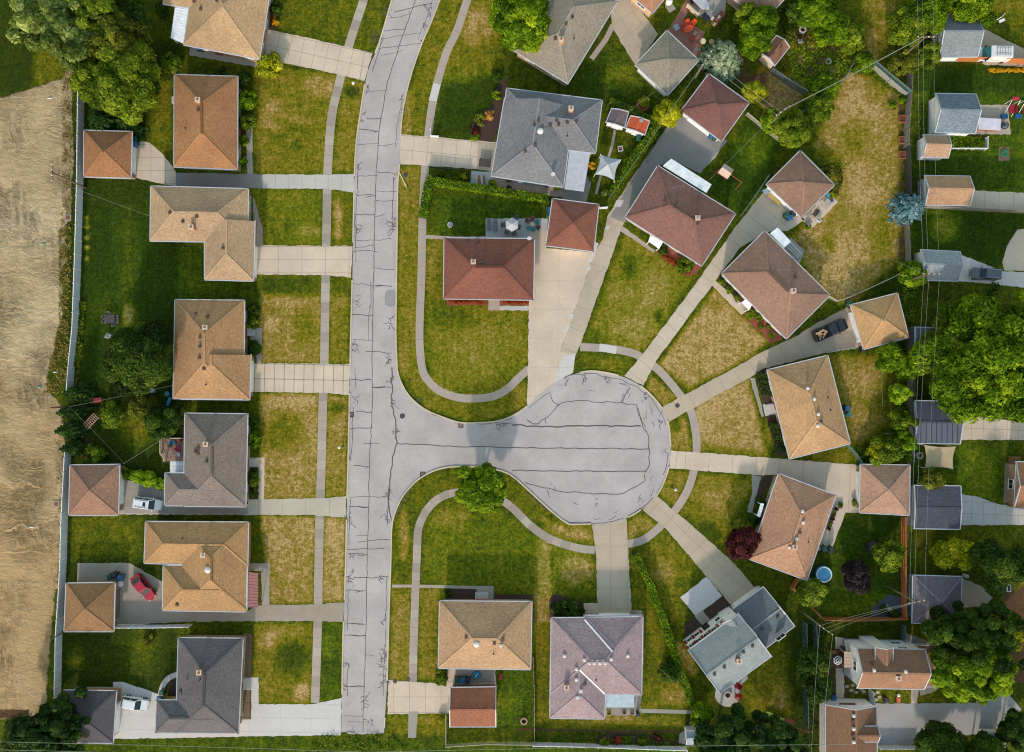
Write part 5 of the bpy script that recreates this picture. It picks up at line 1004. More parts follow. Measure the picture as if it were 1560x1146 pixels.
# ---- right hand trees
tree(1500, 545, 84, 11, 'bright', 'huge bright green spreading tree at the right side', 40, ry=92, leaf=.46, clumps=110, per=190, spread=.16, jag=.22)
tree(1440, 540, 32, 7.5, 'green', 'darker green tree on the left flank of the huge one', 41, ry=44, jag=.2)
tree(1484, 1022, 54, 9, 'bright', 'round bright green tree right of the tall white house', 42, ry=46, leaf=.4, clumps=76, spread=.18, jag=.2)
tree(1485, 965, 62, 9.5, 'deep', 'dark green tree overhanging the purple grey garage', 43, ry=40, leaf=.42, clumps=84, spread=.18, jag=.32)
tree(1520, 862, 32, 7, 'deep', 'dark green tree by the blue garden item at the right', 44, leaf=.36, jag=.22)
tree(1448, 842, 22, 4, 'yellow', 'sparse yellow green tree below the dark slate garage', 45, leaf=.3, clumps=24, jag=.3)
tree(1535, 962, 22, 5, 'yellow', 'yellow green tree between the dark tree and the right edge', 46, leaf=.3, clumps=30, jag=.3)
tree(1418, 728, 16, 4.2, 'olive', 'small olive tree overlapping the tan shade sail corner', 47, leaf=.28)
tree(735, 742, 35, 6.2, 'bright', 'lone round maple at the kerb of the cul-de-sac mouth', 48, leaf=.36, clumps=76, spread=.19, jag=.16)
tree(794, 34, 42, 8.5, 'bright', 'dense round bright green tree touching the taupe roof', 49, leaf=.36, clumps=110, spread=.18, jag=.07)
spruce(1102, 90, 35, 6, 'sage', 'pale grey green spruce above the maroon roofed garage', 50, tiers=10, leaf=.36, arms=17); spruce(1387, 317, 27, 5.5, 'blue2', 'blue spruce beside the tan roofed garage of the back lane', 51, tiers=9, leaf=.34)
spruce(1025, 1024, 19, 4, 'deep', 'dark green rounded conifer beside the long clipped hedge', 52, tiers=8, leaf=.28)
tree(1132, 827, 22, 4.6, 'maroon', 'round maroon leaved tree at the house corner', 53, leaf=.3, clumps=60, spread=.25, jag=.12); tree(1304, 878, 19, 3.8, 'plum', 'dark plum coloured tree beside the round pool', 54, leaf=.3, clumps=44, jag=.2)
tree(1352, 846, 20, 4.2, 'green', 'green tree beside the black trampoline', 55, leaf=.3, jag=.22); tree(1234, 902, 20, 4, 'green', 'green tree inside the corner of the timber fence', 56, leaf=.3, clumps=44)
for i, (x, y, rx, ry, h) in enumerate([(1240,1010,20,24,6),(1243,1042,20,20,6)]): tree(x, y, rx, h, 'deep', ['dark rounded tree beside the deck with the striped parasol', 'dark rounded tree beside the white dormer garage'][i], 57 + i, ry=ry, leaf=.32, clumps=60)
tree(1105, 1120, 40, 7, 'pine', 'dark feathery tree at the bottom edge beside the play frame', 60, ry=34, leaf=.36, clumps=56, spread=.19, jag=.36); tree(1188, 1138, 36, 7, 'pine', 'dark tree at the bottom edge under the climbing frame', 61, leaf=.36, clumps=50, spread=.19, jag=.34); tree(1068, 1086, 16, 3.6, 'bright', 'light green bush at the lower end of the long hedge', 62, leaf=.28, clumps=40)
tree(1430, 1140, 34, 6, 'deep', 'dark tree along the bottom edge of the gravel yard', 63, leaf=.34, jag=.2); tree(1500, 1150, 30, 6, 'deep', 'dark tree at the bottom edge right of the gravel yard', 64, leaf=.34, jag=.2); tree(1545, 1112, 22, 5, 'deep', 'dark bush at the bottom right edge', 65, leaf=.32, jag=.2)
tree(60, 1115, 44, 7, 'pine', 'dark evergreen at the bottom left corner', 66, ry=30, leaf=.38, clumps=50, spread=.2, jag=.36); tree(100, 1105, 28, 7.5, 'pine', 'dark evergreen over the charcoal garage roof edge', 67, ry=46, leaf=.36, clumps=50, spread=.2, jag=.34)
# wild edges on the right: hedgerow trees
for i, (x, y, r, h, k, l) in enumerate([(1160,34,22,4.5,'bright','bright hedge tree under the reddish brown roof corner'),(1150,62,22,4.5,'bright','bright bushy tree above the pale spruce'),(1136,24,14,4,'green','green bushy tree touching the reddish brown roof'),(1240,16,26,4.5,'bright','leafy bush at the top end of the overgrown garden'),(1268,44,22,4.5,'bright','leafy bush along the right side of the overgrown garden'),(1296,62,16,4,'green','leafy green bush at the garden right tip'),(1212,16,14,3,'deep','dark bush beside the reddish brown roof edge'),
 (1385,40,26,6,'green','green tree beside the grey roofed garage by the lane'),(1400,22,30,6,'bright','bright tree above the grey roofed garage'),(1476,-4,32,6,'bright','bright leafy tree along the top edge'),(1412,84,16,4,'green','bush at the corner of the orange timber fence piece'),(1375,95,18,4,'olive','olive scrub tree under the wires by the lane'),(1318,96,13,3,'bright','bush in the corner of the two garden fences'),
 (1258,135,18,3.5,'bright','bush by the fence corner below the overgrown garden'),(1248,162,18,3.5,'green','bush along the dry lawn left fence'),(1208,196,24,5,'green','leafy tree behind the brown pyramid garage'),(1176,184,16,4,'bright','light bush beside the utility pole of the gardens'),(1150,142,15,3.6,'yellow','yellow green bush beside the maroon roofed garage'),(1018,172,18,4.2,'yellow','yellow green bush between the two pyramid garages'),
 (1358,548,20,4,'bright','bushy tree below the tan pyramid garage'),(1385,560,18,4,'bright','bushy tree along the back lane beside the tan house lawn'),(1368,600,14,4,'lime','light lime hedge tree along the back lane'),(1372,640,15,4,'green','green hedge tree near the pinkish tan garage'),(1350,685,20,4,'green','bush above the pinkish tan garage roof'),(1338,690,14,3.2,'yellow','yellow bush above the pinkish tan garage roof'),(1378,672,14,4,'bright','bright bush where the lane meets the pinkish tan garage'),(1392,418,18,4,'bright','bush at the foot of the lane utility pole'),(1402,545,16,5,'olive','olive bush next to the half hidden shed')]):
    tree(x, y, r, h, k, l, 70 + i, leaf=.3, clumps=36, jag=.22, name='tree' if h >= 4.5 else 'bush')
# ---- garden shrubs, one by one
for a in [(246,15,9,'deep','dark round shrub left of the flat patio cover'),(260,97,14,'green','round green shrub below the flat patio cover'),(421,12,10,'deep','dark clipped globe at the top house corner'),(410,99,17,'yellow','large yellow green globe at the drive corner of the top house'),
 (370,122,11,'deep','dark shrub, topmost of five along the brown house front'),(374,153,14,'bright','yellow green shrub, second of five along the brown house front'),(377,186,12,'green','green shrub, middle one of five along the brown house front'),(371,214,7,'bright','small shrub, fourth of five along the brown house front'),(370,244,6,'bright','smallest shrub, lowest of five along the brown house front'),(335,110,8,'deep','dark shrub at the top wall of the brown hip roofed house'),
 (387,472,9,'deep','dark shrub in the entry bed of the long tan brown house'),(385,492,8,'green','green shrub beside the entry slab of the long tan brown house'),(388,530,9,'deep','square dark shrub below the entry slab of the long tan brown house'),
 (387,642,9,'deep','dark shrub at the upper front of the taupe house'),(387,671,11,'bright','bright globe at the upper front of the taupe house'),(386,722,7,'deep','upper dark globe in the taupe house front bed'),(387,734,7,'green','middle green globe in the taupe house front bed'),(386,751,6,'deep','lowest dark globe in the taupe house front bed'),
 (142,696,16,'green','large round green bush above the pinkish brown garage'),(193,722,8,'green','end bush of the lime row, nearest the pinkish brown garage'),(210,726,10,'lime','second lime bush from the pinkish brown garage'),(226,731,12,'lime','third and largest lime bush of the row'),(243,737,9,'lime','last lime bush, against the taupe house wall'),(225,974,8,'olive','lone green clump on the lawn left of the charcoal house'),
 (757,116,8,'deep','dark shrub at the top corner of the big grey house'),(757,145,6,'bright','bright small shrub in front of the big grey house'),(707,272-3,5,'yellow','yellow flowering shrub on the small fenced lawn'),(670,270,5,'deep','dark plant in a ring on the small fenced lawn'),
 (672,1035,9,'green','upright green shrub at the tan house corner by the drive'),(672,1020,8,'green','green shrub along the tan house side wall'),(673,1095,6,'yellow','yellow shrub beside the red brown garage'),(682,904,5,'deep','dark plant in the bed of the tan house'),
 (1158,766,7,'deep','upper clipped globe by the pinkish tan house front'),(1150,790,9,'deep','lower clipped globe by the pinkish tan house front'),(1100,430,5,'bright','first small shrub by the brown house entry bed'),(1111,442,5,'bright','second small shrub by the brown house entry bed'),(1123,454,5,'green','third small shrub by the brown house entry bed'),(1145,478,7,'bright','largest shrub in the red mulch bed by the brown house'),(1156,484,5,'bright','small shrub beside the largest one in the red mulch'),(1159,497,4,'green','small shrub at the middle of the red mulch bed'),(1171,499,4,'green','small shrub by the wall above the red mulch bed end'),(1175,511,4,'bright','last small shrub in the red mulch bed'),
 (1043,404,12,'green','bushy green shrub in the red flower bed'),(1010,381,7,'deep','dark shrub beside the white entry canopy'),(849,927,9,'deep','dark shrub at the left of the purple house front bed'),(870,930,14,'deep','dark spreading shrub in the purple house front bed'),(882,933,8,'pine','darkest shrub by the purple house garage wall'),(981,155,7,'yellow','yellow shrub in the round terracotta bed'),
 (959,249,8,'yellow','pale yellow flowering shrub beside the white canopy'),(902,252,5,'goldflower','yellow flowers at the lean-to patio roof'),(902,272,5,'bright','small green shrub below the lean-to patio roof side'),(921,294,5,'silver','pale flowering shrub below the white canopy'),(849,283,6,'lime','lime shrub at the grey house back patio'),(750,281,6,'bright','bright shrub beside the stacked boards'),
 (1375,152,6,'bright','green plant by the weathered lane fence'),(1360,160,6,'bright','green plant inside the lane fence corner'),(1225,312,4,'yellow','yellow plant beside the patio grill'),(1266,298,5,'yellow','yellow plant at the patio top corner'),(1255,262,9,'olive','weedy shrub right of the brown pyramid garage'),(1280,770,4,'olive','potted plant by the pinkish tan garage door'),(1303,766,5,'green','small green shrub beside the pinkish tan garage door'),
 (1230,345,5,'green','weed shrub by the patio lower corner'),(1345,928,6,'deep','dark shrub in the slate garden pond bed'),(1362,935,7,'deep','dark shrub at the timber fence corner bed'),(1408,838,6,'olive','low shrub left of the sparse yellow tree'),(1555,845,9,'deep','dark shrub at the right edge bed'),(940,1128,6,'redflower','pink red flowers at the left of the bottom flower bed'),(978,1130,6,'green','green plant in the middle of the bottom flower bed'),(1000,1124,6,'maroon','magenta flowers at the right of the bottom flower bed'),(920,1130,6,'green','green plant at the left end of the bottom flower bed')]:
    shrub(*a, loose=a[2] < 7)
for i, (x, y, r, k, l) in enumerate([(420,34,5,'goldflower','gold flower clump at the upper end of the top drive'),(417,26,4,'redflower','orange flower clump beside the dark clipped globe'),(722,200,8,'maroon','red and green flowers in the ringed bed'),(732,182,8,'olive','pale flowers at the top of the ringed bed'),(746,176,7,'flower','pale flowers along the porch of the ringed bed'),(724,209,6,'bright','low green plants at the drive end of the ringed bed')]):
    shrub(x, y, r, k, l, h=.6, loose=True, name='flower_clump', cat='flowers')
def flower_row(a, b, n, r, kind, label, cat='flowers'):
    root = thing('flower_row', label, cat, (*a, 0)); O = ORIG[root.name]
    for k in range(n):
        v = P(a[0] + (b[0] - a[0]) * (k + .5) / n, a[1] + (b[1] - a[1]) * (k + .5) / n) - O; o = attach(root, LOOSE[k % 4], LM[kind], k * 1.1, (r, r, r * .7), 'flower_clump'); o.location = v
flower_row((684,459), (740,459), 9, .42, 'redflower', 'row of red flowers left of the brick red house step'); flower_row((764,459), (804,460), 6, .42, 'redflower', 'row of red flowers right of the brick red house step')
flower_row((1504,108), (1560,108), 10, .32, 'goldflower', 'line of golden flowers along the fence below the white van'); flower_row((1004,384), (1050,416), 8, .4, 'redflower', 'loose red flowers along the maroon roofed house bed')
# ---- hedges
hedge([(645,333),(651,300),(655,280),(662,274)], 12, 1.4, 'bright', 'thick bright green hedge end along the sidewalk', 201); hedge([(660,278),(700,285),(760,293),(800,300),(833,304)], 10, 1.3, 'bright', 'long bright green hedge across the grey house back garden', 202)
hedge([(926,160),(945,166),(965,176),(985,186),(998,192)], 10, 1.6, 'green', 'green hedge arching behind the two garden sheds', 203); hedge([(1000,190),(988,212),(970,236),(952,262),(930,300)], 11, 1.5, 'bright', 'sloping hedge along the asphalt drive', 204, rough=.14)
hedge([(966,842),(990,890),(1012,950),(1035,1020),(1055,1073)], 10, 1.5, 'bright', 'very long narrow clipped hedge below the court', 205, dens=80, rough=.04)
_n = 0
for (x0, y0, x1, y1, n) in [(1150,568,1162,604,4),(1168,644,1188,690,5)]:
    for k in range(n):
        t = (k + .5) / n; x, y = x0 + (x1 - x0) * t + 8, y0 + (y1 - y0) * t; root = thing('clipped_hedge', 'dark clipped box hedge block in the %s four or five by the tan house door' % ['upper', 'lower'][_n > 3], 'hedge', (x, y, 0), rz=-.25, group='clipped box hedges by the tan house'); root['label'] = ['%s block of the clipped box hedge above the tan house step' % ['topmost', 'second', 'third', 'lowest'][k] if _n <= 3 else '%s block of the clipped box hedge below the tan house step' % ['topmost', 'second', 'middle', 'fourth', 'lowest'][k]][0]
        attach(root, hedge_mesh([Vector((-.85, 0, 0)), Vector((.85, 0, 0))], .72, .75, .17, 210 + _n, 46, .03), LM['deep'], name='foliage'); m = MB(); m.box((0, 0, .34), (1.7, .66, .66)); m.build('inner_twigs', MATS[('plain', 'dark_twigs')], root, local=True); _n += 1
# climbing and ground cover no one could count
def cover(name, poly, n, leaf, kind, hmax, seed):
    g = np.random.default_rng(seed); pl = [P(*p) for p in poly]; xs = [v.x for v in pl]; ys = [v.y for v in pl]; C = []
    while len(C) < n:
        x, y = g.uniform(min(xs), max(xs)), g.uniform(min(ys), max(ys)); ins = False
        for i in range(len(pl)):
            a, b = pl[i], pl[(i + 1) % len(pl)]
            if (a.y > y) != (b.y > y) and x < (b.x - a.x) * (y - a.y) / (b.y - a.y) + a.x: ins = not ins
        if ins and math.sin(x * 1.9 + seed) * math.cos(y * 1.7) + g.normal(0, .4) > -.15: C.append((x, y, g.uniform(.05, hmax) * (.5 + .5 * abs(math.sin(x * 1.1) * math.cos(y * .9)))))
    C = np.array(C); me = leaf_mesh(name, C, np.tile([0, 0, 1.], (n, 1)), leaf, g.normal(.5, .22, n), g); o = bpy.data.objects.new(name, me); COL.objects.link(o); me.materials.append(LM[kind]); tag(o, kind='stuff')
cover('garden_undergrowth', [(1195,50),(1230,30),(1290,70),(1300,100),(1255,145),(1215,130),(1185,105)], 2000, .28, 'olive', .5, 301); cover('garden_undergrowth', [(1200,80),(1260,60),(1300,100),(1250,150),(1210,130)], 1100, .28, 'lime', .5, 302)
cover('fence_weeds', [(96,100),(112,100),(106,330),(94,350)], 420, .24, 'straw', .25, 303); cover('fence_weeds', [(90,350),(110,340),(106,500),(104,600),(66,600),(90,490)], 1500, .26, 'straw', .25, 304); cover('fence_weeds', [(119,460),(132,460),(124,560),(114,560)], 900, .28, 'green', .6, 305)
cover('fence_weeds', [(1290,110),(1320,92),(1375,130),(1372,150),(1330,118)], 800, .26, 'green', .5, 306); cover('hedgerow_weeds', [(1362,545),(1392,545),(1388,700),(1366,700)], 2600, .28, 'bright', .9, 307); cover('lane_weeds', [(1372,420),(1392,430),(1390,560),(1376,545)], 1500, .28, 'green', .6, 308)
cover('edge_weeds', [(480,1118),(600,1118),(620,1146),(470,1146)], 450, .28, 'green', .5, 309); cover('edge_weeds', [(10,1098),(95,1070),(110,1146),(0,1146)], 2000, .3, 'deep', .6, 310); cover('bed_plants', [(908,1130),(940,1120),(975,1120),(1030,1132),(1030,1136),(908,1134)], 700, .22, 'green', .4, 311)
cover('bed_plants', [(1395,215),(1400,180),(1408,180),(1408,200)], 120, .24, 'olive', .3, 312); cover('vegetable_plants', [(1447,206),(1500,212),(1498,230),(1446,230)], 900, .3, 'bright', .5, 313); cover('ivy_strip', [(1395,60),(1410,50),(1420,95),(1395,110)], 900, .3, 'green', .8, 314); cover('garden_undergrowth', [(1165,5),(1215,0),(1230,30),(1195,50)], 900, .28, 'deep', .7, 315)
cover('edge_weeds', [(1230,945),(1255,955),(1252,1140),(1222,1140)], 700, .26, 'deep', .3, 316); cover('scrub', [(1255,250),(1290,250),(1275,300),(1260,290)], 500, .28, 'olive', .5, 317); cover('scrub', [(1280,700-30),(1300,680),(1370,690),(1380,705),(1310,705)], 1100, .3, 'green', .8, 318)
# ---------------------------------------------------------------- vehicles (x forward, built round the origin)
def car(name, label, cat, at, rz, L=4.4, W=1.78, Hh=1.48, paint=None, cab=(-.40, .22), roofr=(-.30, .06), belt=.92, nose=.72, kind='car', roofpaint=None, group='parked vehicles'):
    root = thing(name, label, cat, at, rz, group); x0, x1 = -L / 2, L / 2; hw = W / 2
    # body: stations from tail to nose, each an 8-point section
    st = [(x0, .74, .52, .62), (x0 + .10, .90, .30, belt - .10), (x0 + .45, .98, .24, belt), (-L * .2, 1, .22, belt), (L * .12, 1, .22, belt), (L * .26, .99, .22, belt - .03), (x1 - .55, .95, .24, nose + .08), (x1 - .16, .84, .28, nose), (x1, .60, .40, .56)]
    m = MB(); ring = []
    for x, f, zb, zt in st:
        w = hw * f; k = len(m.v); zs = zb + (zt - zb) * .6
        m.v += [(x, -w * .9, zb), (x, -w, zb + .12), (x, -w, zs), (x, -w * .88, zt), (x, w * .88, zt), (x, w, zs), (x, w, zb + .12), (x, w * .9, zb)]; ring.append(k)
    for a, b in zip(ring, ring[1:]):
        for j in range(8): m.f.append((a + j, b + j, b + (j + 1) % 8, a + (j + 1) % 8)); m.m.append(0)
    m.f.append(tuple(ring[0] + j for j in range(8))); m.m.append(0); m.f.append(tuple(ring[-1] + j for j in range(8))[::-1]); m.m.append(0)
    # pillars carrying the roof
    c0, c1, r0, r1 = cab[0] * L, cab[1] * L, roofr[0] * L, roofr[1] * L; wb, wr = hw * .87, hw * .76
    for s in (-1, 1):
        for a, b in ((c0, r0), (c1, r1), ((c0 + c1) / 2, (r0 + r1) / 2)): m.bar((a, s * wb, belt - .03), (b, s * wr, Hh - .05), .09, .07)
    m.build('body', paint, root, local=True, smooth=False)
    def pane(nm, pts):
        g = MB(); g.add(pts, [(0, 1, 2, 3)]); g.build(nm, GLASS, root, local=True)
    zt = Hh - .06
    pane('windshield', [(c1, -wb, belt - .01), (c1, wb, belt - .01), (r1, wr, zt), (r1, -wr, zt)]); pane('rear_window', [(c0, wb, belt - .01), (c0, -wb, belt - .01), (r0, -wr, zt), (r0, wr, zt)])
    for s in (-1, 1): pane('side_window', [(c0, s * wb, belt - .01), (c1, s * wb, belt - .01), (r1, s * wr, zt), (r0, s * wr, zt)][::s])
    g = MB(); e = .06; g.add([(r0 - e, -wr - .02, zt), (r1 + e, -wr - .02, zt), (r1 + e, wr + .02, zt), (r0 - e, wr + .02, zt), (r0 + .15, -wr + .12, Hh), (r1 - .15, -wr + .12, Hh), (r1 - .15, wr - .12, Hh), (r0 + .15, wr - .12, Hh)], [(3, 2, 1, 0), (4, 5, 6, 7), (0, 1, 5, 4), (1, 2, 6, 5), (2, 3, 7, 6), (3, 0, 4, 7)])
    g.build('roof_panel', roofpaint or paint, root, local=True)
    for x in (x0 + .78, x1 - .82):
        for s in (-1, 1):
            t = MB(); t.tube([(x, s * (hw - .21), .32), (x, s * (hw + .015), .32)], .32, 14); t.build('wheel', RUBBER, root, local=True); wl = bpy.context.scene.objects
            rm = MB(); rm.tube([(x, s * (hw - .1), .32), (x, s * (hw + .03), .32)], .19, 10); o = rm.build('rim', CHROME, None); o.parent = root.children[-1]
    for s in (-1, 1):
        g = MB(); g.box((x1 - .14, s * hw * .62, .62), (.22, .34, .13)); g.build('headlight', plain('lamp_lens', (214, 220, 224), .15), root, local=True)
        g = MB(); g.box((x0 + .05, s * hw * .66, .72), (.14, .26, .18)); g.build('tail_light', plain('red_lens', (160, 24, 24), .2), root, local=True)
        g = MB(); g.box((c1 - .22, s * (hw + .07), belt + .05), (.14, .2, .13)); g.build('side_mirror', paint, root, local=True)
    return root
PW = gloss('white_car_paint', (232, 234, 238)); PR = gloss('red_car_paint', (176, 20, 44)); PG = gloss('grey_car_paint', (104, 108, 114), .25, .6, .2); PK = gloss('black_car_paint', (34, 36, 40))
v = car('parked_car', 'white estate car with roof rails parked between two garages', 'car', (229.5, 766.5, 0), rot_px(42, 6), 4.3, 1.78, 1.66, PW, (-.47, .24), (-.44, .08), .98, .86)
g = MB()
for s in (-1, 1): g.bar((-1.7, s * .55, 1.72), (.2, s * .55, 1.72), .05); g.bar((-1.6, s * .55, 1.62), (-1.6, s * .55, 1.72), .05); g.bar((.1, s * .55, 1.62), (.1, s * .55, 1.72), .05)
g.build('roof_rail', DARK, v, local=True); g = MB(); g.box((-.25, 0, 1.665), (.42, .62, .02)); g.build('sunroof', GLASS, v, local=True)
car('parked_car', 'red saloon parked beside wheelie bins', 'car', (221.5, 893.5, 0), rot_px(26, 31), 4.5, 1.78, 1.42, PR, (-.40, .24), (-.24, .08), .90, .74)
car('parked_car', 'white hatchback on the wide white drive', 'car', (209, 1069, 0), rot_px(40, 7), 4.1, 1.76, 1.48, PW, (-.48, .24), (-.38, .06), .92, .76)
v = car('parked_car', 'dark grey estate car before the light grey garage', 'car', (1497, 418.5, 0), rot_px(-44, -2), 4.5, 1.8, 1.6, PG, (-.47, .22), (-.43, .06), .96, .84)
g = MB(); 
for s in (-1, 1): g.bar((-1.8, s * .58, 1.66), (.2, s * .58, 1.66), .05, .1)
g.build('roof_rail', CHROME, v, local=True)
# pickup
v = car('pickup_truck', 'black pickup truck with loose timber in its open bed', 'pickup', (1262, 503.5, 0), rot_px(50, -21), 5.5, 1.95, 1.78, PK, (-.10, .22), (-.06, .12), 1.05, .96)
g = MB(); g.box((-1.62, 0, 1.075), (1.86, 1.5, .04)); g.build('bed_floor', plain('bed_liner', (40, 34, 32), .8), v, local=True); g = MB()
for s in (-1, 1): g.box((-1.62, s * .86, 1.17), (1.98, .14, .24))
g.box((-2.60, 0, 1.13), (.12, 1.7, .3)); g.box((-.62, 0, 1.14), (.1, 1.7, .26)); g.build('bed_wall', PK, v, local=True)
rw = random.Random(3); z0 = 1.10
for k in range(9):
    q = thing('timber_offcut', 'pale timber offcut heaped in the black pickup bed', 'timber', v.matrix_basis @ Vector((-1.55 + rw.uniform(-.5, .5), rw.uniform(-.45, .45), z0 + .03 + .02 * k)), v.rotation_euler.z + rw.uniform(-1.2, 1.2), 'timber offcuts in the pickup bed'); g = MB(); g.box((0, 0, .05), (rw.uniform(.6, 1.0), rw.uniform(.14, .3), .08)); g.build('board', boards('pale_offcut', (196, 158, 112), 3, .2), q, local=True)
# van
def van():
    root = thing('white_van', 'white delivery van with a ladder rack beside the grey roofed garage', 'van', (1508, 87, 0), rot_px(-46, -1), 'parked vehicles'); L, W = 4.7, 1.95; hw = W / 2
    m = MB(); st = [(-2.35, .95, .35, 2.0), (-2.2, 1, .28, 2.12), (.75, 1, .26, 2.12), (1.0, 1, .26, 2.06)]; ring = []
    for x, f, zb, zt in st:
        w = hw * f; k = len(m.v); m.v += [(x, -w * .95, zb), (x, -w, zb + .2), (x, -w * .98, 1.3), (x, -w * .84, zt), (x, w * .84, zt), (x, w * .98, 1.3), (x, w, zb + .2), (x, w * .95, zb)]; ring.append(k)
    for a, b in zip(ring, ring[1:]):
        for j in range(8): m.f.append((a + j, b + j, b + (j + 1) % 8, a + (j + 1) % 8)); m.m.append(0)
    m.f.append(tuple(ring[0] + j for j in range(8))); m.m.append(0); m.f.append(tuple(ring[-1] + j for j in range(8))[::-1]); m.m.append(0)
    m.prism([(1.0, -hw * .98), (1.9, -hw * .95), (2.25, -hw * .75), (2.35, -hw * .3), (2.35, hw * .3), (2.25, hw * .75), (1.9, hw * .95), (1.0, hw * .98)], .3, 1.12); m.build('body', PW, root, local=True)
    g = MB(); g.add([(1.82, -.86, 1.13), (1.82, .86, 1.13), (1.02, .78, 2.02), (1.02, -.78, 2.02)], [(0, 1, 2, 3)]); g.build('windshield', gloss('teal_glass', (40, 110, 112), .1), root, local=True)
    for s in (-1, 1):
        g = MB(); g.add([(1.75, s * .90, 1.14), (1.0, s * .84, 2.0), (1.0, s * .97, 1.14)], [(0, 1, 2)[::s]]); g.build('side_window', GLASS, root, local=True)
        for x in (-1.5, 1.55):
            t = MB(); t.tube([(x, s * (hw - .22), .34), (x, s * (hw + .01), .34)], .34, 14); t.build('wheel', RUBBER, root, local=True)
        g = MB(); g.box((2.26, s * .6, .85), (.2, .3, .2)); g.build('headlight', MATS[('plain', 'lamp_lens')], root, local=True); g = MB(); g.box((1.35, s * 1.1, 1.2), (.16, .24, .22)); g.build('side_mirror', BLACK, root, local=True)
    g = MB()
    for s in (-.5, .5): g.bar((-1.9, s, 2.24), (.3, s, 2.24), .05)
    for k in range(6): g.bar((-1.8 + k * .4, -.62, 2.24), (-1.8 + k * .4, .62, 2.24), .05); 
    for k in (0, 5):
        for s in (-.6, .6): g.bar((-1.8 + k * .4, s, 2.05), (-1.8 + k * .4, s, 2.24), .05)
    g.build('ladder_rack', plain('rack_grey', (150, 152, 156), .5), root, local=True)
van()
# ---------------------------------------------------------------- fences
VINYL = boards('white_vinyl', (214, 222, 232), 3, .18, .9); PICK = boards('weathered_pickets', (140, 132, 128), 3, .14, .7); ORANGEW = boards('orange_cedar', (188, 116, 58), 3, .14, .72); CHAIN = netmat('chain_link', (110, 150, 148), .34); GALV = plain('galvanised_pipe', (150, 168, 170), .4, .5)
def fence(label, pts, h, mat, pstep=2.4, thick=.06, postw=.12, cap=.14, panel='panel', rail=None, group=None, name='fence', backrails=False, postmat=None):
    w = [P(*p) for p in pts]; root = thing(name, label, 'fence', w[0], group=group); m = MB(); posts = []
    for a, b in zip(w, w[1:]):
        L = (b - a).length; n = max(1, round(L / pstep)); up = Vector((0, 0, h / 2 + .03)); d = (b - a) / L; q = Vector((-d.y, d.x, 0))
        m.bar(a + up, b + up, thick, h - .06)
        if backrails:
            for z in (.35, h * .55, h - .2): m.bar(a + Vector((0, 0, z)) + q * .07, b + Vector((0, 0, z)) + q * .07, .07, .1)
            for k in range(n): pass
        for k in range(n): posts.append(a + d * (L * k / n))
    posts.append(w[-1])
    if rail:
        r = MB()
        for a, b in zip(w, w[1:]): r.bar(a + Vector((0, 0, h)), b + Vector((0, 0, h)), rail, rail)
        r.build('top_rail', postmat or mat, root)
    m.build(panel, mat, root)
    for v in posts[:100]:
        p = MB(); p.box((v.x, v.y, (h + .1) / 2), (postw, postw, h + .1)); p.box((v.x, v.y, h + .12), (cap, cap, .05)); p.build('post', postmat or mat, root)
    return root
fence('long white vinyl privacy fence along the bare sandy ground', [(129,92),(128,190),(127,280),(124,390),(120,500),(114,560),(111,600)], 1.85, VINYL, 2.4, group=None, rail=.1, postmat=WHITE)
fence('lower run of white vinyl fence beside the two lowest back yards', [(109.5,676),(106,740),(103,800),(102,850),(100,890),(95,965),(93,1066)], 1.85, VINYL, 2.4, rail=.1, postmat=WHITE)
fence('short white fence stub turning away at the bottom left corner', [(80,1078),(70,1084),(60,1090)], 1.4, VINYL, 1.2)
fence('low white panel fence beside the drive with the red car', [(174,952),(205,952),(240,952),(293,951)], 1.6, VINYL, 2.0, rail=.08, postmat=WHITE)
fence('long white rail fence along the bottom of the purple house lawn', [(812,1131),(870,1132),(930,1134),(985,1136),(1044,1138)], 1.3, VINYL, 2.3, rail=.08, postmat=WHITE)
fence('thin timber fence between the tan house lawn and the purple house', [(812,1000),(814,1060),(814,1130)], 1.0, boards('pale_fence', (176, 160, 136), 3, .14), 2.4, .05)
fence('pale wire fence behind the red brown garage lawn', [(680,1085),(680,1134),(740,1130),(812,1131)], 1.0, netmat('pale_wire', (200, 196, 180), .3), 2.4, .03, .07, .08, rail=.07, postmat=plain('pale_post', (196,190,170)))
fence('orange cedar fence running up from its corner to the pinkish tan garage', [(1373,938),(1372,860),(1372,786)], 1.8, ORANGEW, 2.2, backrails=True)
fence('orange cedar fence along the foot of the pool garden', [(1371,939),(1310,941),(1250,940)], 1.8, ORANGEW, 2.2, backrails=True)
fence('orange brown fence between the pool garden and the grey roofed house', [(1248,938),(1220,910),(1204,893),(1214,876)], 1.7, ORANGEW, 2.2, backrails=True)
fence('orange timber fence piece below the white van', [(1575,98),(1500,95),(1460,94),(1415,92)], 1.8, ORANGEW, 2.2)
fence('grey weathered picket fence along the upper back lane', [(1383,94),(1381,140),(1378,180),(1376,225)], 1.8, PICK, 2.3)
fence('darker weathered picket fence beside the planter boxes', [(1378,226),(1380,300)], 1.8, boards('dark_pickets', (70, 66, 68), 3, .14), 2.3)
fence('grey weathered lane fence below the blue spruce', [(1376,337),(1378,360),(1380,402)], 1.6, PICK, 2.3)
fence('grey board fence below the tan roofed grey garage drive', [(1406,317),(1480,321),(1575,326)], 1.6, PICK, 2.4)
fence('grey fence of the lane behind the dark metal roofed garage', [(1381,500),(1381,560),(1381,620)], 1.7, PICK, 2.3)
CL_ = dict(thick=.025, postw=.07, cap=.09, rail=.06, postmat=GALV)
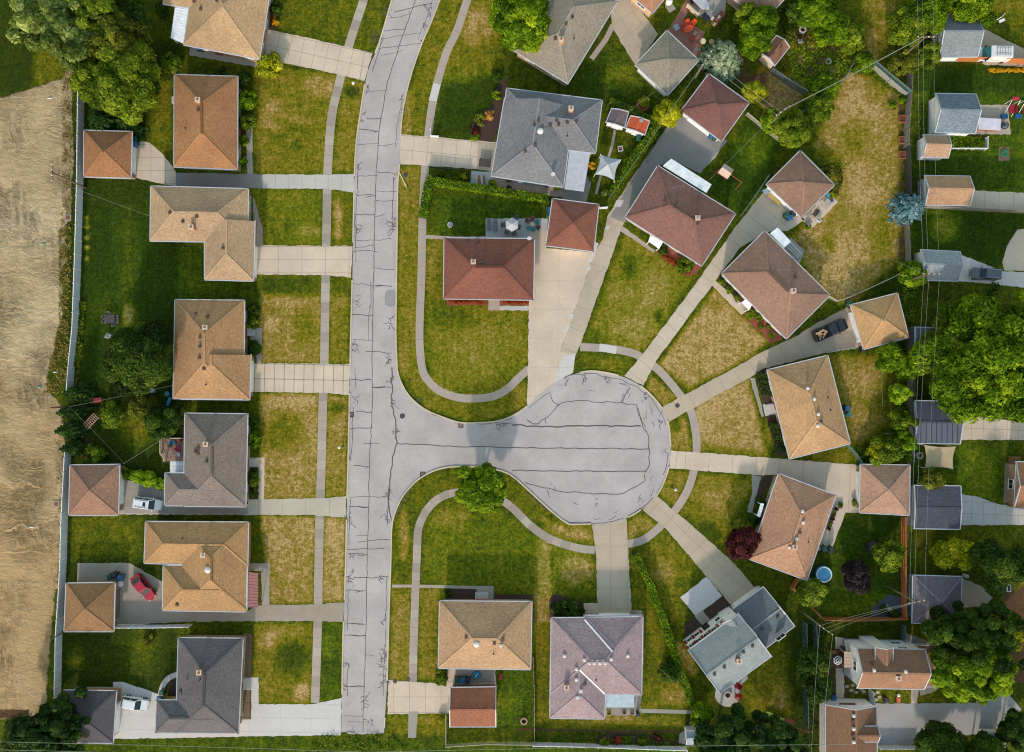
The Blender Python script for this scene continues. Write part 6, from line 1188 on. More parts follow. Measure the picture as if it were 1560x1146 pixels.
fence('tall chain link fence slanting across the top of the dry lawn', [(1310,86),(1340,112),(1380,145)], 1.8, CHAIN, 3.0, **CL_); fence('second chain link run right beside the dry lawn corner', [(1325,104),(1350,126),(1376,148)], 1.5, netmat('grey_link', (190, 190, 186), .4), 3.0, **CL_)
fence('chain link fence between the overgrown garden and the dry lawn', [(1302,88),(1285,120),(1262,150),(1225,170),(1190,185)], 1.4, CHAIN, 3.0, **CL_)
fence('chain link fence below the small red brown shed', [(1172,112),(1195,128),(1224,146)], 1.9, netmat('dark_link', (96, 112, 116), .5), 2.6, **CL_)
fence('pale rail fence curving below the dry lawn', [(1366,419),(1330,436),(1290,454),(1272,460),(1258,452)], 1.2, netmat('pale_wire', (200, 196, 180), .3), 2.6, .03, .08, .1, rail=.09, postmat=plain('pale_post', (196,190,170)))
fence('green chain link fence beside the pickup drive', [(1256,538),(1280,534),(1302,530)], 1.2, netmat('green_link', (96, 150, 120), .45), 2.4, **CL_)
fence('chain link fence at the right foot of the tan house', [(1286,676),(1298,690),(1309,706)], 1.6, CHAIN, 2.4, **CL_)
fence('tall green chain link fence between the grey roofed house and the tall white house', [(1221,944),(1222,1000),(1223,1060),(1223,1100)], 2.2, netmat('teal_link', (70, 110, 108), .42), 3.0, **CL_)
fence('short chain link run inside the tall green one', [(1238,944),(1240,1000)], 1.6, CHAIN, 2.6, **CL_)
fence('chain link fence piece at the top of the tall white house', [(1372,950),(1372,976)], 1.6, CHAIN, 2.4, **CL_)
fence('chain link fence along the sloping hedge and asphalt drive', [(1017,195),(1000,222),(985,247)], 1.2, netmat('green_link', (96, 150, 120), .45), 2.6, **CL_)
fence('green chain link fence between the play lawn and the brown pyramid garage', [(1168,270),(1148,300),(1126,330)], 1.4, netmat('green_link', (96, 150, 120), .45), 2.6, **CL_)
fence('pale fence at the top right of the play lawn', [(1136,176),(1160,196),(1185,216)], 1.1, netmat('pale_wire', (200, 196, 180), .3), 2.6, .03, .08, .1, rail=.09, postmat=plain('pale_post', (196,190,170)))
fence('low white fence by the sidewalk and the grey house drive', [(657,200),(657,209),(668,210)], .9, VINYL, 1.0)
fence('low black fence round the small lawn by the hedge', [(654,256),(700,261),(716,262),(715,284)], .9, netmat('black_wire', (40, 42, 44), .4), 2.0, .03, .06, .08, rail=.05, postmat=BLACK)
fence('white rail fence round the vegetable plot', [(1446,229),(1480,229),(1499,229),(1499,212)], 1.0, netmat('white_rails', (230, 232, 234), .25), 1.3, .03, .1, .12, rail=.1, postmat=WHITE)
fence('white arched fence joining the tall white house to the dormer garage', [(1322,1048),(1325,1074)], 1.9, VINYL, 1.3)
fence('dark boundary fence below the washing line', [(137,621),(200,622),(290,623)], 1.0, netmat('black_wire', (40, 42, 44), .4), 2.4, .03, .06, .08, rail=.05, postmat=BLACK)
fence('white fence beside the gravel yard at the bottom edge', [(1336,1136),(1392,1136)], 1.2, VINYL, 2.0); fence('white gate panel beside the brick red pyramid garage', [(912,319),(924,318)], 1.3, VINYL, 1.2)
fence('thin grey fence beside the lane shade sail', [(1388,560),(1387,700),(1386,706)], 1.2, netmat('grey_link', (190, 190, 186), .4), 3.0, **CL_)
# ---------------------------------------------------------------- utility poles and overhead wires
POLE_TOPS = {}
def pole(key, base, h, arm_dir, label, arms=1, r=.15):
    b = P(*base); root = thing('utility_pole', label, 'utility pole', b, group='timber utility poles'); m = MB(); m.tube([b + Vector((0, 0, -.2)), b + Vector((0, 0, h))], r, 10, 0, r * .7); m.build('pole', POLEW, root); tops = []
    d = Vector((math.cos(arm_dir), math.sin(arm_dir), 0))
    for k in range(arms):
        z = h - .3 - k * .7; c = MB(); c.bar(b + Vector((0, 0, z)) - d * 1.2 + Vector((0, 0, 0)), b + Vector((0, 0, z)) + d * 1.2, .1, .12); c.build('crossarm', POLEW, root)
        for s in (-1.1, -.4, .4, 1.1):
            i = MB(); q = b + d * s + Vector((0, 0, z + .06)); i.lathe(q, [(.05, 0), (.09, .05), (.05, .1), (.09, .15), (.03, .22)], 8); i.build('insulator', plain('porcelain', (206, 204, 200), .3), root); tops.append(q + Vector((0, 0, .2)))
    POLE_TOPS[key] = tops; return root
pole('l1', (131,287), 9, PI/2, 'timber utility pole leaning across the white fence by the orange brown garage'); pole('l2', (105,620), 4.8, 0, 'short timber pole at the gap in the white fence', 0)
pole('l3', (98,963), 3.0, 0, 'low timber post against the white fence by the square brown garage', 0, .1); pole('r1', (1361,98), 9.6, 0, 'utility pole beside the grey roofed garage of the upper lane'); pole('r2', (1372,430), 9.0, 0, 'utility pole at the lane beside the light grey garage')
pole('r3', (1351,893), 9.0, .2, 'utility pole rising over the purple grey garage roof'); pole('b1', (1217,928), 10.5, -.6, 'utility pole inside the fence corner near the tall white house'); pole('m1', (1163,199), 8.8, .6, 'utility pole in the bushes between the two gardens'); pole('m2', (1056,124), 8.6, 1.0, 'utility pole half hidden by the pale grey green spruce')
WIRE = plain('aluminium_wire', (134, 142, 130), .6, .1); wn = [0]
def wire(a, b, label, sag=.5, r=.02):
    root_at = a.copy(); n = 10; m = MB(); m.tube([a.lerp(b, k / n) - Vector((0, 0, sag * 4 * (k / n) * (1 - k / n))) for k in range(n + 1)], r, 4)
    o = m.build('overhead_wire', WIRE); tag(o, label, 'wire', 'overhead wires'); return o
T = POLE_TOPS; UP = Vector((0, 0, 0))
for i in (0, 1, 3):
    wire(T['r1'][i], T['r2'][i], 'overhead power line running down the back lane past the garages'); wire(T['r2'][i], T['r3'][i], 'overhead power line running down the back lane past the garages')
    wire(P(1361, -140, 9.6) + (T['r1'][i] - P(1361, 98, 9.6)), T['r1'][i], 'overhead power line running down the back lane past the garages')
for i in (0, 1, 2): wire(T['r3'][i], T['b1'][i], 'overhead line strung from the purple grey garage to the fence corner pole')
for i in (0, 3): wire(T['b1'][i], P(1230 + i * 3, 1300, 9), 'overhead line running off the bottom edge beside the dark rounded trees')
wire(T['r1'][1], T['m1'][2], 'thick overhead cable crossing above the chain link fence corner', .6, .06); wire(T['m1'][1], T['m2'][2], 'overhead line between the two garden poles', .4); wire(T['m1'][0], T['m2'][1], 'overhead line between the two garden poles', .4)
wire(T['m2'][0], P(926, 306, 3.2), 'overhead line above the sloping hedge and asphalt drive', .4); wire(T['m2'][1], P(930, 300, 3.2), 'overhead line above the sloping hedge and asphalt drive', .5)
wire(P(-120, 1128, 8), P(560, 1146, 8) , 'overhead line along the bottom edge of the photo', .3, .03); wire(P(560, 1146, 8), P(1300, 1134, 8), 'overhead line along the bottom edge of the photo', .3, .03); wire(P(-120, 1140, 8), P(600, 1160, 8), 'overhead line along the bottom edge of the photo', .3, .03)
wire(P(105, 620, 4.7), P(264, 587, 2.9), 'thin service wire to the long tan brown house', .2, .013); wire(P(105, 620, 4.7), P(190, 707, 2.7), 'thin service wire to the pinkish brown garage', .2, .013); wire(P(187, 707, 2.6), P(250, 667, 2.7), 'thin pale wire between the pinkish brown garage and the deck', .2, .02); wire(T['l1'][0], P(230, 330, 2.8), 'thin service wire to the L shaped tan house', .3, .013)
wire(P(1345, 620, 2.0), P(1343, 560, 2.0), 'washing line on the tan house back lawn', .1, .02); wire(T['r2'][0], P(1262, 350, 2.8), 'thin service wire over the dry lawn', .3, .013); wire(P(924, 196, 3.0), P(996, 140, 2.8), 'thin wire above the lawn behind the garden sheds', .2, .02); wire(P(1080, 275, 2.6), P(1160, 196, 3), 'thin wire over the play lawn', .2, .02); wire(T['b1'][1], P(1225, 850, 3), 'thin service wire over the pool garden', .3, .013)
# ---------------------------------------------------------------- wheeled bins
def bin_(x, y, c, label, rz=0.0, s=1.0):
    root = thing('wheelie_bin', label, 'bin', (x, y, 0), rz, 'wheeled rubbish bins'); m = MB(); k = len(m.v)
    m.v += [(-.22, -.26, .08), (.22, -.26, .08), (.22, .24, .08), (-.22, .24, .08), (-.29, -.33, .98), (.29, -.33, .98), (.29, .33, .98), (-.29, .33, .98)]; m.f += [(3, 2, 1, 0), (0, 1, 5, 4), (1, 2, 6, 5), (2, 3, 7, 6), (3, 0, 4, 7), (4, 5, 6, 7)]; m.m += [0] * 6
    mt = plain('bin_%d_%d_%d' % c, c, .45); m.build('body', mt, root, local=True); g = MB(); g.add([(-.31, -.36, 1.0), (.31, -.36, 1.0), (.31, .36, 1.0), (-.31, .36, 1.0), (-.27, -.2, 1.07), (.27, -.2, 1.07), (.27, .3, 1.1), (-.27, .3, 1.1)], [(3, 2, 1, 0), (4, 5, 6, 7), (0, 1, 5, 4), (1, 2, 6, 5), (2, 3, 7, 6), (3, 0, 4, 7)]); g.build('lid', mt, root, local=True)
    for sx in (-1, 1):
        t = MB(); t.tube([(sx * .2, .28, .12), (sx * .28, .28, .12)], .12, 10); t.build('wheel', RUBBER, root, local=True)
    root.scale = (s * 1.15,) * 3; return root
BL, GN, DK, TL = (36, 96, 150), (30, 84, 70), (44, 46, 52), (40, 120, 150)
for a in [(209,223,BL,'blue bin beside the small orange brown garage'),(209,215,GN,'green bin behind the blue one at the orange brown garage'),(304,76,BL,'blue bin beside the top left house wall'),(310,77,DK,'dark bin next to the blue one at the top left house'),(172,877,GN,'green bin at the corner of the square brown garage'),(179,874,DK,'dark bin between the green and blue bins by the red car'),(188,878,BL,'blue bin nearest the red car'),
 (251,1052,GN,'green bin beside the charcoal house step'),(247,1061,BL,'blue bin below the green one at the charcoal house'),(697,1033,GN,'green bin on the small patio behind the tan house'),(706,1033,BL,'blue bin on the small patio behind the tan house'),(713,1033,DK,'dark bin on the small patio behind the tan house'),(186,725,BL,'blue bin beside the pinkish brown garage door'),(1081,209,BL,'blue bin beside the maroon roofed garage'),(1087,212,GN,'green bin beside the maroon roofed garage'),
 (1195,330,GN,'green bin by the brown pyramid garage'),(1200,334,BL,'blue bin by the brown pyramid garage'),(1205,328,DK,'brown bin by the brown pyramid garage'),(1289,463,GN,'green bin at the fence end by the tan pyramid garage'),(1311,533,DK,'black bin below the tan pyramid garage'),(1286,622,BL,'blue barrel shaped bin at the tan house back wall'),(837,322,BL,'blue bin beside the brick red pyramid garage'),(836,330,GN,'green bin beside the brick red pyramid garage'),(971,214,GN,'green covered grill bin below the orange roofed shed'),(842,340,DK,'dark bin left of the brick red pyramid garage'),
 (1346,1083-20,DK,'dark bin by the lawn of the tall white house'),(1266,1060,BL,'dark blue barrel bin beside the dormer garage'),(1252,834,GN,'dark bin behind the pinkish tan house'),(1262,835,DK,'round dark grill bin behind the pinkish tan house'),(1262,1046,DK,'dark bin on the path of the tall white house')]:
    bin_(*a, rz=R_.uniform(-.3, .3))
for x, y, c, l in [(218,596,TL,'blue barrel under the washing line'),(234,595,(190,214,206),'white and green barrel under the washing line'),(258,600,TL,'blue barrel at the corner of the long tan brown house'),(1290,631,(70,150,150),'teal barrel at the tan house back wall')]:
    root = thing('barrel', l, 'barrel', (x, y, 0)); m = MB(); m.lathe(ORIG[root.name], [(.36, 0), (.42, .3), (.42, .7), (.36, .95), (.33, .96), (.33, .9), (.01, .9)], 16); m.build('drum', plain('drum_%d' % c[0], c, .4), root); m = MB(); m.lathe(ORIG[root.name] + Vector((0, 0, .45)), [(.43, 0), (.445, .03), (.43, .06)], 16); m.build('hoop', DARK, root)
# ---------------------------------------------------------------- outdoor furniture
def chair(x, y, rz, c, label, group=None, s=1.0, cat='chair'):
    root = thing('garden_chair', label, cat, (x, y, 0), rz, group); mt = plain('chair_%d_%d_%d' % c, c, .55); m = MB(); m.box((0, 0, .43), (.52, .52, .06)); m.build('seat', mt, root, local=True)
    m = MB(); m.box((-.27, 0, .70), (.06, .52, .55), 0, 0, ('Y', -.22)); m.build('backrest', mt, root, local=True)
    for a in (-1, 1):
        m = MB(); m.box((0, a * .29, .64), (.5, .07, .05)); m.bar((.22, a * .29, .62), (.22, a * .29, .42), .05); m.build('armrest', mt, root, local=True)
        for b in (-1, 1): m = MB(); m.bar((b * .22, a * .22, 0), (b * .22, a * .22, .42), .05); m.build('leg', mt, root, local=True)
    root.scale = (s * 1.1,) * 3; return root
def table(x, y, r, c, label, h=.74, sx=1.0, rz=0.0, cat='table'):
    root = thing('garden_table', label, cat, (x, y, 0), rz); mt = plain('table_%d_%d_%d' % c, c, .5); m = MB(); m.lathe((0, 0, h), [(r * .96, -.04), (r, -.02), (r, .01), (r * .97, .02)], 24, 0, 1, sx); m.build('table_top', mt, root, local=True)
    m = MB(); m.lathe((0, 0, 0), [(r * .45, 0), (r * .4, .05), (.05, .1), (.05, h - .05)], 12); m.build('pedestal', mt, root, local=True); return root
def rtable(x, y, w, d, c, label, rz=0.0, h=.74, name='garden_table', cat='table'):
    root = thing(name, label, cat, (x, y, 0), rz); mt = plain('table_%d_%d_%d' % c, c, .5); m = MB(); n = max(3, int(d / .16))
    for k in range(n): m.box((0, -d / 2 + d * (k + .5) / n, h), (w, d / n - .02, .04))
    m.build('table_top', mt, root, local=True)
    for a in (-1, 1):
        for b in (-1, 1): m = MB(); m.bar((a * w * .42, b * d * .42, 0), (a * w * .42, b * d * .42, h - .02), .06); m.build('leg', mt, root, local=True)
    return root
def parasol(x, y, r, mats, label, n=6, h=2.5, rz=0.0, rings=1):
    root = thing('parasol', label, 'parasol', P(x, y, h).xy.to_3d(), rz); m = MB(); R = r * .1
    for k in range(rings * 2 if len(mats) > 1 else 1):
        N_ = rings * 2 if len(mats) > 1 else 1; r0, r1 = R * k / N_, R * (k + 1) / N_; z0, z1 = h + .45 * (1 - k / N_), h + .45 * (1 - (k + 1) / N_)
        for j in range(n):
            a, b = 2 * PI * j / n, 2 * PI * (j + 1) / n; v = [(r1 * math.cos(a), r1 * math.sin(a), z1), (r1 * math.cos(b), r1 * math.sin(b), z1), (r0 * math.cos(b), r0 * math.sin(b), z0), (r0 * math.cos(a), r0 * math.sin(a), z0)]
            m.add(v, [(0, 1, 2, 3)] if k else [(0, 1, 2)], k % len(mats))
    for j in range(n): a, b = 2 * PI * j / n, 2 * PI * (j + 1) / n; m.add([(R * math.cos(a), R * math.sin(a), h), (R * math.cos(b), R * math.sin(b), h), (R * math.cos(b), R * math.sin(b), h - .14), (R * math.cos(a), R * math.sin(a), h - .14)], [(3, 2, 1, 0)], (len(mats) - 1))
    m.build('canopy', mats, root, local=True); m = MB(); m.tube([(0, 0, .05), (0, 0, h + .5)], .035, 8); m.build('pole', CHROME, root, local=True); m = MB(); m.lathe((0, 0, 0), [(.3, 0), (.3, .06), (.08, .12), (.06, .2)], 14); m.build('base', DARK, root, local=True)
    for j in range(n): m = MB(); a = 2 * PI * j / n; m.bar((0, 0, h + .40), (R * .97 * math.cos(a), R * .97 * math.sin(a), h - .03), .025); m.build('rib', CHROME, root, local=True)
    return root
# dining set by the leafy tree
rtable(171.5, 487, 1.35, 1.2, (86, 74, 78), 'square dark patio table on the lawn above the fruit tree', .05)
for k, (dx, dy, rz) in enumerate([(-9.5,-3.5,0),(-9.5,3.5,0),(9.5,-3.5,PI),(9.5,3.5,PI),(-3,-8.5,-PI/2),(4,8.5,PI/2)]): chair(171.5 + dx, 487 + dy, rz, (126, 116, 118), ['grey chair, upper left of the square lawn table','grey chair, lower left of the square lawn table','grey chair, upper right of the square lawn table','grey chair, lower right of the square lawn table','grey chair above the square lawn table','grey chair below the square lawn table'][k], 'chairs round the square lawn table', .8)
chair(168, 512, 1.2, (206, 204, 202), 'white lawn chair above the fruit tree')
# brick red house patio
parasol(780, 342, 10.5, [fabric('parasol_white', (222, 220, 226), .3)], 'white hexagonal parasol on the patio of the brick red house', rz=PI / 6); table(779, 343, .75, (90, 88, 88), 'round dark table under the white hexagonal parasol')
for k, (dx, dy) in enumerate([(-12,1),(11,4),(-7,12),(4,14),(7,-10)]): chair(779 + dx, 343 + dy, math.atan2(dy, -dx), (98, 92, 90), ['dark chair left of the white parasol','dark chair right of the white parasol','dark chair lower left of the white parasol','dark chair below the white parasol','dark chair at the top of the white parasol'][k], 'chairs under the white parasol')
table(811, 343, .36, (190, 186, 160), 'small round table between teal and brown chairs', .6)
for k, (dx, dy, c) in enumerate([(-7,-5,(112,74,70)),(0,-8,(112,74,70)),(7,-3,(74,128,132)),(8,5,(96,76,74)),(1,8,(64,134,136)),(-6,6,(84,140,142))]): chair(811 + dx, 343 + dy, math.atan2(dy, -dx), c, ['brown chair, upper left of the small round table','brown chair above the small round table','teal chair, upper right of the small round table','brown chair, lower right of the small round table','teal chair below the small round table','teal chair, lower left of the small round table'][k], 'chairs round the small patio table')
def lounger(x, y, rz, c, label):
    root = thing('sun_lounger', label, 'sun lounger', (x, y, 0), rz, 'sun loungers on the patio'); mt = plain('lounger_%d' % c[0], c, .6); m = MB(); m.box((.3, 0, .34), (1.3, .6, .07)); m.build('seat', mt, root, local=True); m = MB(); m.box((-.62, 0, .50), (.66, .6, .07), 0, 0, ('Y', .45)); m.build('backrest', mt, root, local=True)
    for a in (-.5, .85):
        for b in (-.26, .26): m = MB(); m.bar((a, b, 0), (a, b, .32), .05); m.build('leg', DARK, root, local=True)
lounger(745, 342.5, -PI / 2, (104, 108, 118), 'blue grey sun lounger at the left end of the patio'); lounger(754.5, 343.5, -PI / 2, (118, 114, 120), 'grey sun lounger next to the white parasol chairs')
root = thing('stone_ring', 'pale round stone planter on the lawn behind the brick red house', 'planter', (686, 343, 0)); m = MB(); m.lathe(ORIG[root.name], [(.42, 0), (.44, .3), (.34, .32), (.30, .2), (.01, .2)], 18); m.build('bowl', CP, root); m = MB(); m.lathe(ORIG[root.name], [(.18, .2), (.14, .45), (.02, .5)], 10); m.build('ornament', CHROME, root)
# red patio furniture near the top
table(1047, 47, .78, (214, 70, 28), 'oval orange table on the red paved patio', .74, .68, .5); OR = (206, 72, 30)
for k, (x, y, c) in enumerate([(1046,38,OR),(1055,38,OR),(1039,44,(176,70,44)),(1054,61,(186,66,40))]): chair(x, y, math.atan2(y - 47, 1047 - x), c, ['orange chair at the top of the oval orange table','orange chair at the upper right of the oval orange table','rust chair at the left of the oval orange table','red chair below the oval orange table'][k], 'chairs round the oval orange table', 1.05)
for x, y, r, c, l in [(1070,65,.45,(226,208,170),'cream round side table beside the red paved patio'),(1083,66,.42,(190,150,96),'round wooden side table above the pale spruce')]: table(x, y, r, c, l, .5)
rtable(1029, 45, .8, .9, (150, 168, 176), 'grey blue grill table at the left of the red patio', .5); rtable(1058, 53, .7, .5, (170, 150, 140), 'small tan bench at the right of the oval table', .9, .45, 'bench', 'bench'); rtable(1061, 79, .9, .6, (110, 106, 104), 'dark cart at the lower end of the red patio', .3, .7, 'cart', 'cart')
rtable(1092, 32, 2.6, .9, (134, 92, 66), 'long timber workbench piled with clutter at the top', .9, .8, 'workbench', 'bench'); rtable(1073, 30, 1.3, .9, (40, 40, 58), 'dark blue covered grill beside the timber workbench', -.8, .9, 'grill', 'grill')
for i, (x, y, c) in enumerate([(1085,29,(200,198,196)),(1091,31,(150,80,60)),(1095,27,(180,176,172)),(1088,38,(196,160,110)),(1098,22,(120,50,44))]): root = thing('box', ['white box on the timber workbench','red box on the timber workbench','grey box on the timber workbench','tan box on the lower end of the timber workbench','dark red box at the top of the timber workbench'][i], 'box', (x, y, .82), .9); m = MB(); m.box((0, 0, .14), (.42, .34, .26)); m.build('body', plain('box_%d' % c[0], c, .6), root, local=True); m = MB(); m.box((0, 0, .285), (.46, .38, .04)); m.build('lid', plain('box_%d' % c[0], c, .6), root, local=True)
root = thing('boat_trailer', 'long grey white covered trailer at the top edge', 'trailer', (1062, 3, 0), rot_px(20, 19)); m = MB(); m.prism([(-2.4, -.6), (1.5, -.6), (2.2, 0), (1.5, .6), (-2.4, .6)], .5, 1.1); m.build('cover', AWNG, root, local=True)
for a in (-1, 1): m = MB(); m.tube([(-.6, a * .5, .3), (-.6, a * .72, .3)], .3, 12); m.build('wheel', RUBBER, root, local=True)
root = thing('raised_bench', 'cream board wall bench beside the grey white trailer', 'bench', (1055, 17, 0), rot_px(17, 16)); m = MB(); m.box((0, 0, .45), (2.3, .5, .08)); m.build('seat', CREAM, root, local=True); m = MB(); m.box((0, -.28, .6), (2.3, .06, 1.1)); m.build('backrest', CREAM, root, local=True)
for a in (-1, 1): m = MB(); m.box((a * 1.0, 0, .2), (.08, .44, .4)); m.build('leg', CREAM, root, local=True)
root = thing('water_tank', 'white round topped tank on a slab near the top edge', 'tank', (1018, 6, 0)); m = MB(); m.lathe(ORIG[root.name], [(.5, 0), (.52, .8), (.46, 1.05), (.25, 1.2), (.2, 1.3), (.02, 1.3)], 16); m.build('body', WHITE, root, smooth=True); m = MB(); m.lathe(ORIG[root.name] + Vector((0, 0, 1.28)), [(.16, 0), (.16, .1), (.02, .12)], 12); m.build('cap', DARK, root)
# canopies
def sail(x, y, pts, h, peak, mat, label, posts=True, name='shade_canopy', sagk=.14):
    c = [P(a, b, h) for a, b in pts]; o = P(x, y, h); root = thing(name, label, 'canopy', P(x, y, h).xy.to_3d()); m = MB(); n = 10; n4 = len(c); ring = []
    for i in range(n4):
        a, b = c[i], c[(i + 1) % n4]
        for k in range(n): t = k / n; q = a.lerp(b, t); ring.append(q.lerp(o, sagk * 4 * t * (1 - t)))
    L = len(ring); vs = [o + Vector((0, 0, peak))] + ring; mid = [v.lerp(o, .5) + Vector((0, 0, peak * .38)) for v in ring]; vs += mid
    fs = [(0, 1 + L + i, 1 + L + (i + 1) % L) for i in range(L)] + [(1 + L + i, 1 + i, 1 + (i + 1) % L, 1 + L + (i + 1) % L) for i in range(L)]
    m.add(vs, [f[::-1] for f in fs]); m.build('fabric', mat, root)
    for v in c: p = MB(); p.tube([(v.x, v.y, 0), (v.x, v.y, h + .02)], .04, 6); p.build('post', WHITE, root)
    return root
sail(925, 253, [(915,235),(946,243),(936,275),(906,266)], 2.3, .8, fabric('sail_white', (206, 214, 224), .3), 'white peaked shade canopy behind the grey house'); sail(1432, 696, [(1408,678),(1456,681),(1452,714),(1409,713)], 2.6, -.15, fabric('sail_tan', (222, 196, 156), .3), 'tan shade sail between the two dark garages', sagk=.10)
# pool, trampoline, fire pits
root = thing('paddling_pool', 'round blue paddling pool in the fenced garden', 'pool', (1253, 874, 0)); c = ORIG[root.name]; m = MB(); m.lathe(c, [(1.2, 0), (1.28, .2), (1.26, .55), (1.1, .62), (1.02, .55), (1.0, .4)], 32); m.build('wall', plain('pool_blue', (66, 160, 206), .35), root); m = MB(); m.lathe(c, [(1.14, .60), (1.2, .66), (1.08, .68), (1.02, .62), (1.14, .60)], 32, cap=False); m.build('rim', WHITE, root); m = MB(); m.lathe(c, [(1.03, .38), (1.03, .46)], 32); m.build('water', gloss('pool_water', (70, 176, 222), .05, .8), root)
root = thing('trampoline', 'small black trampoline beside a green tree', 'trampoline', (1327, 833, 0)); c = ORIG[root.name]; m = MB(); m.lathe(c, [(.98, .55), (1.02, .6), (1.0, .65), (.78, .66), (.76, .6), (.98, .55)], 28, cap=False); m.build('pad', BLACK, root); m = MB(); m.lathe(c, [(.8, .58), (.8, .6)], 28); m.build('mat', plain('mat_black', (22, 24, 28), .7), root)
for k in range(6): m = MB(); a = k * PI / 3; q = c + Vector((math.cos(a) * .95, math.sin(a) * .95, 0)); m.bar(q, q + Vector((0, 0, .58)), .05); m.build('leg', DARK, root)
def ring(x, y, r, label, cm, inner, name='fire_pit', cat='fire pit'):
    root = thing(name, label, cat, (x, y, 0)); c = ORIG[root.name]; m = MB(); m.lathe(c, [(r * .6, .02), (r, .02), (r, .3), (r * .94, .34), (r * .66, .34), (r * .6, .3), (r * .6, .04)], 20); m.build('stone_ring', cm, root); m = MB(); m.lathe(c, [(r * .62, .0), (r * .62, .12), (r * .3, .16), (.01, .14)], 16); m.build('ash_bowl', inner, root)
SOOT = plain('soot', (36, 28, 26), .95)
ring(1108, 1058, .62, 'round stone fire pit on the terrace of the grey roofed house', CP, plain('rust_bowl', (96, 52, 36), .8)); ring(798, 1098, .56, 'round brick fire pit on the lawn above the bottom edge', concrete('tan_stone', (182, 150, 122)), SOOT); ring(1400, 694, .56, 'round pale fire pit left of the tan shade sail', CP, plain('rust_bowl2', (110, 60, 50), .8)); ring(1222, 46, .56, 'grey fire pit ring on the bare path of the overgrown garden', CP, SOOT); ring(1261, 95, .48, 'oval pale tub in the overgrown garden', CP, SOOT, 'garden_tub', 'tub')
chair(1122, 1042, 2.6, (176, 26, 44), 'red garden chair above the terrace fire pit', 'red terrace chairs', 1.25); chair(1122, 1058, PI, (170, 24, 40), 'red garden chair right of the terrace fire pit', 'red terrace chairs', 1.25)
root = thing('paver_feature', 'small square brick lined pit on the lawn above the white canopy', 'fire pit', (945, 227, 0), .15)
m = MB(); 
for a, b, w_, d_ in ((0, .35, .8, .14), (0, -.35, .8, .14), (.33, 0, .14, .56), (-.33, 0, .14, .56)): m.box((a, b, .08), (w_, d_, .18))
m.build('kerb', CP, root, local=True); m = MB(); m.box((0, 0, .03), (.54, .54, .06)); m.build('brick_bed', RBRICK, root, local=True)
# striped parasol deck
root = thing('timber_deck', 'dark red timber deck under the striped parasol', 'deck', (1276, 1002, 0)); m = MB()
for k in range(16): v = P(1264 + k * 1.55, 1001, 0); m.box((v.x, v.y, .25), (.14, 2.5, .05))
m.build('decking', plain('deck_red', (92, 42, 36), .7), root); 
for (x, y, w_, d_) in ((1263,1001,.08,2.5),(1274,989,2.3,.08),(1274,1014,2.3,.08)): m = MB(); v = P(x, y); m.box((v.x, v.y, .9), (w_, d_, .08)); m.box((v.x, v.y, .55), (w_, d_, .06)); m.build('railing', plain('deck_rail', (110, 56, 44), .6), root)
parasol(1276, 1006, 8.5, [fabric('stripe_white', (226, 226, 226), .2), fabric('stripe_black', (34, 38, 46), .1)], 'black and white ring striped parasol on the dark red deck', 6, 2.6, PI / 6, 3)
table(1281, 985, .4, (56, 60, 70), 'round dark grill stand by the tall white house corner', .8); rtable(1268, 992, .9, .5, (170, 130, 60), 'ochre bench at the top of the dark red deck', 0, .45, 'bench', 'bench'); rtable(1268, 1013, .9, .4, (160, 124, 60), 'ochre bench at the foot of the dark red deck', 0, .45, 'bench', 'bench')
root = thing('ride_on_toy', 'small orange and white ride on toy on the lawn by the gravel yard', 'toy', (1367, 1063, 0), PI / 2); m = MB(); m.prism([(-.6, -.25), (.1, -.3), (.2, .3), (-.6, .25)], .15, .45); m.build('body', plain('toy_orange', (210, 110, 70), .4), root, local=True); m = MB(); m.lathe((.5, 0, .2), [(.2, 0), (.26, .2), (.2, .4), (.05, .5)], 10); m.build('drum', WHITE, root, local=True)
for a in (-1, 1): m = MB(); m.tube([(-.4, a * .24, .16), (-.4, a * .34, .16)], .16, 10); m.build('wheel', RUBBER, root, local=True)
for k, (x, y) in enumerate([(1331,1058),(1337,1055),(1340,1062),(1335,1066)]): o = MB(); v = P(x, y); o.lathe((v.x, v.y, 0), [(.3, 0), (.32, .03), (.28, .05)], 9, 0, 1, .8); tag(o.build('stepping_stone', concrete('buff_stone', (190, 180, 150))), 'buff stepping stone in the cluster beside the white arched fence', 'stepping stone', 'stepping stones by the arched fence')
for k, (x, y) in enumerate([(1290,1046),(1297,1052),(1304,1055),(1312,1050),(1316,1054),(1299,1044)]): o = MB(); v = P(x, y); o.lathe((v.x, v.y, 0), [(.34, 0), (.36, .04), (.3, .07)], 8, 0, 1, .75); tag(o.build('flagstone', concrete('grey_flag', (176, 168, 146))), 'buff flagstone in the bed below the tall white house', 'flagstone', 'flagstones below the tall white house')
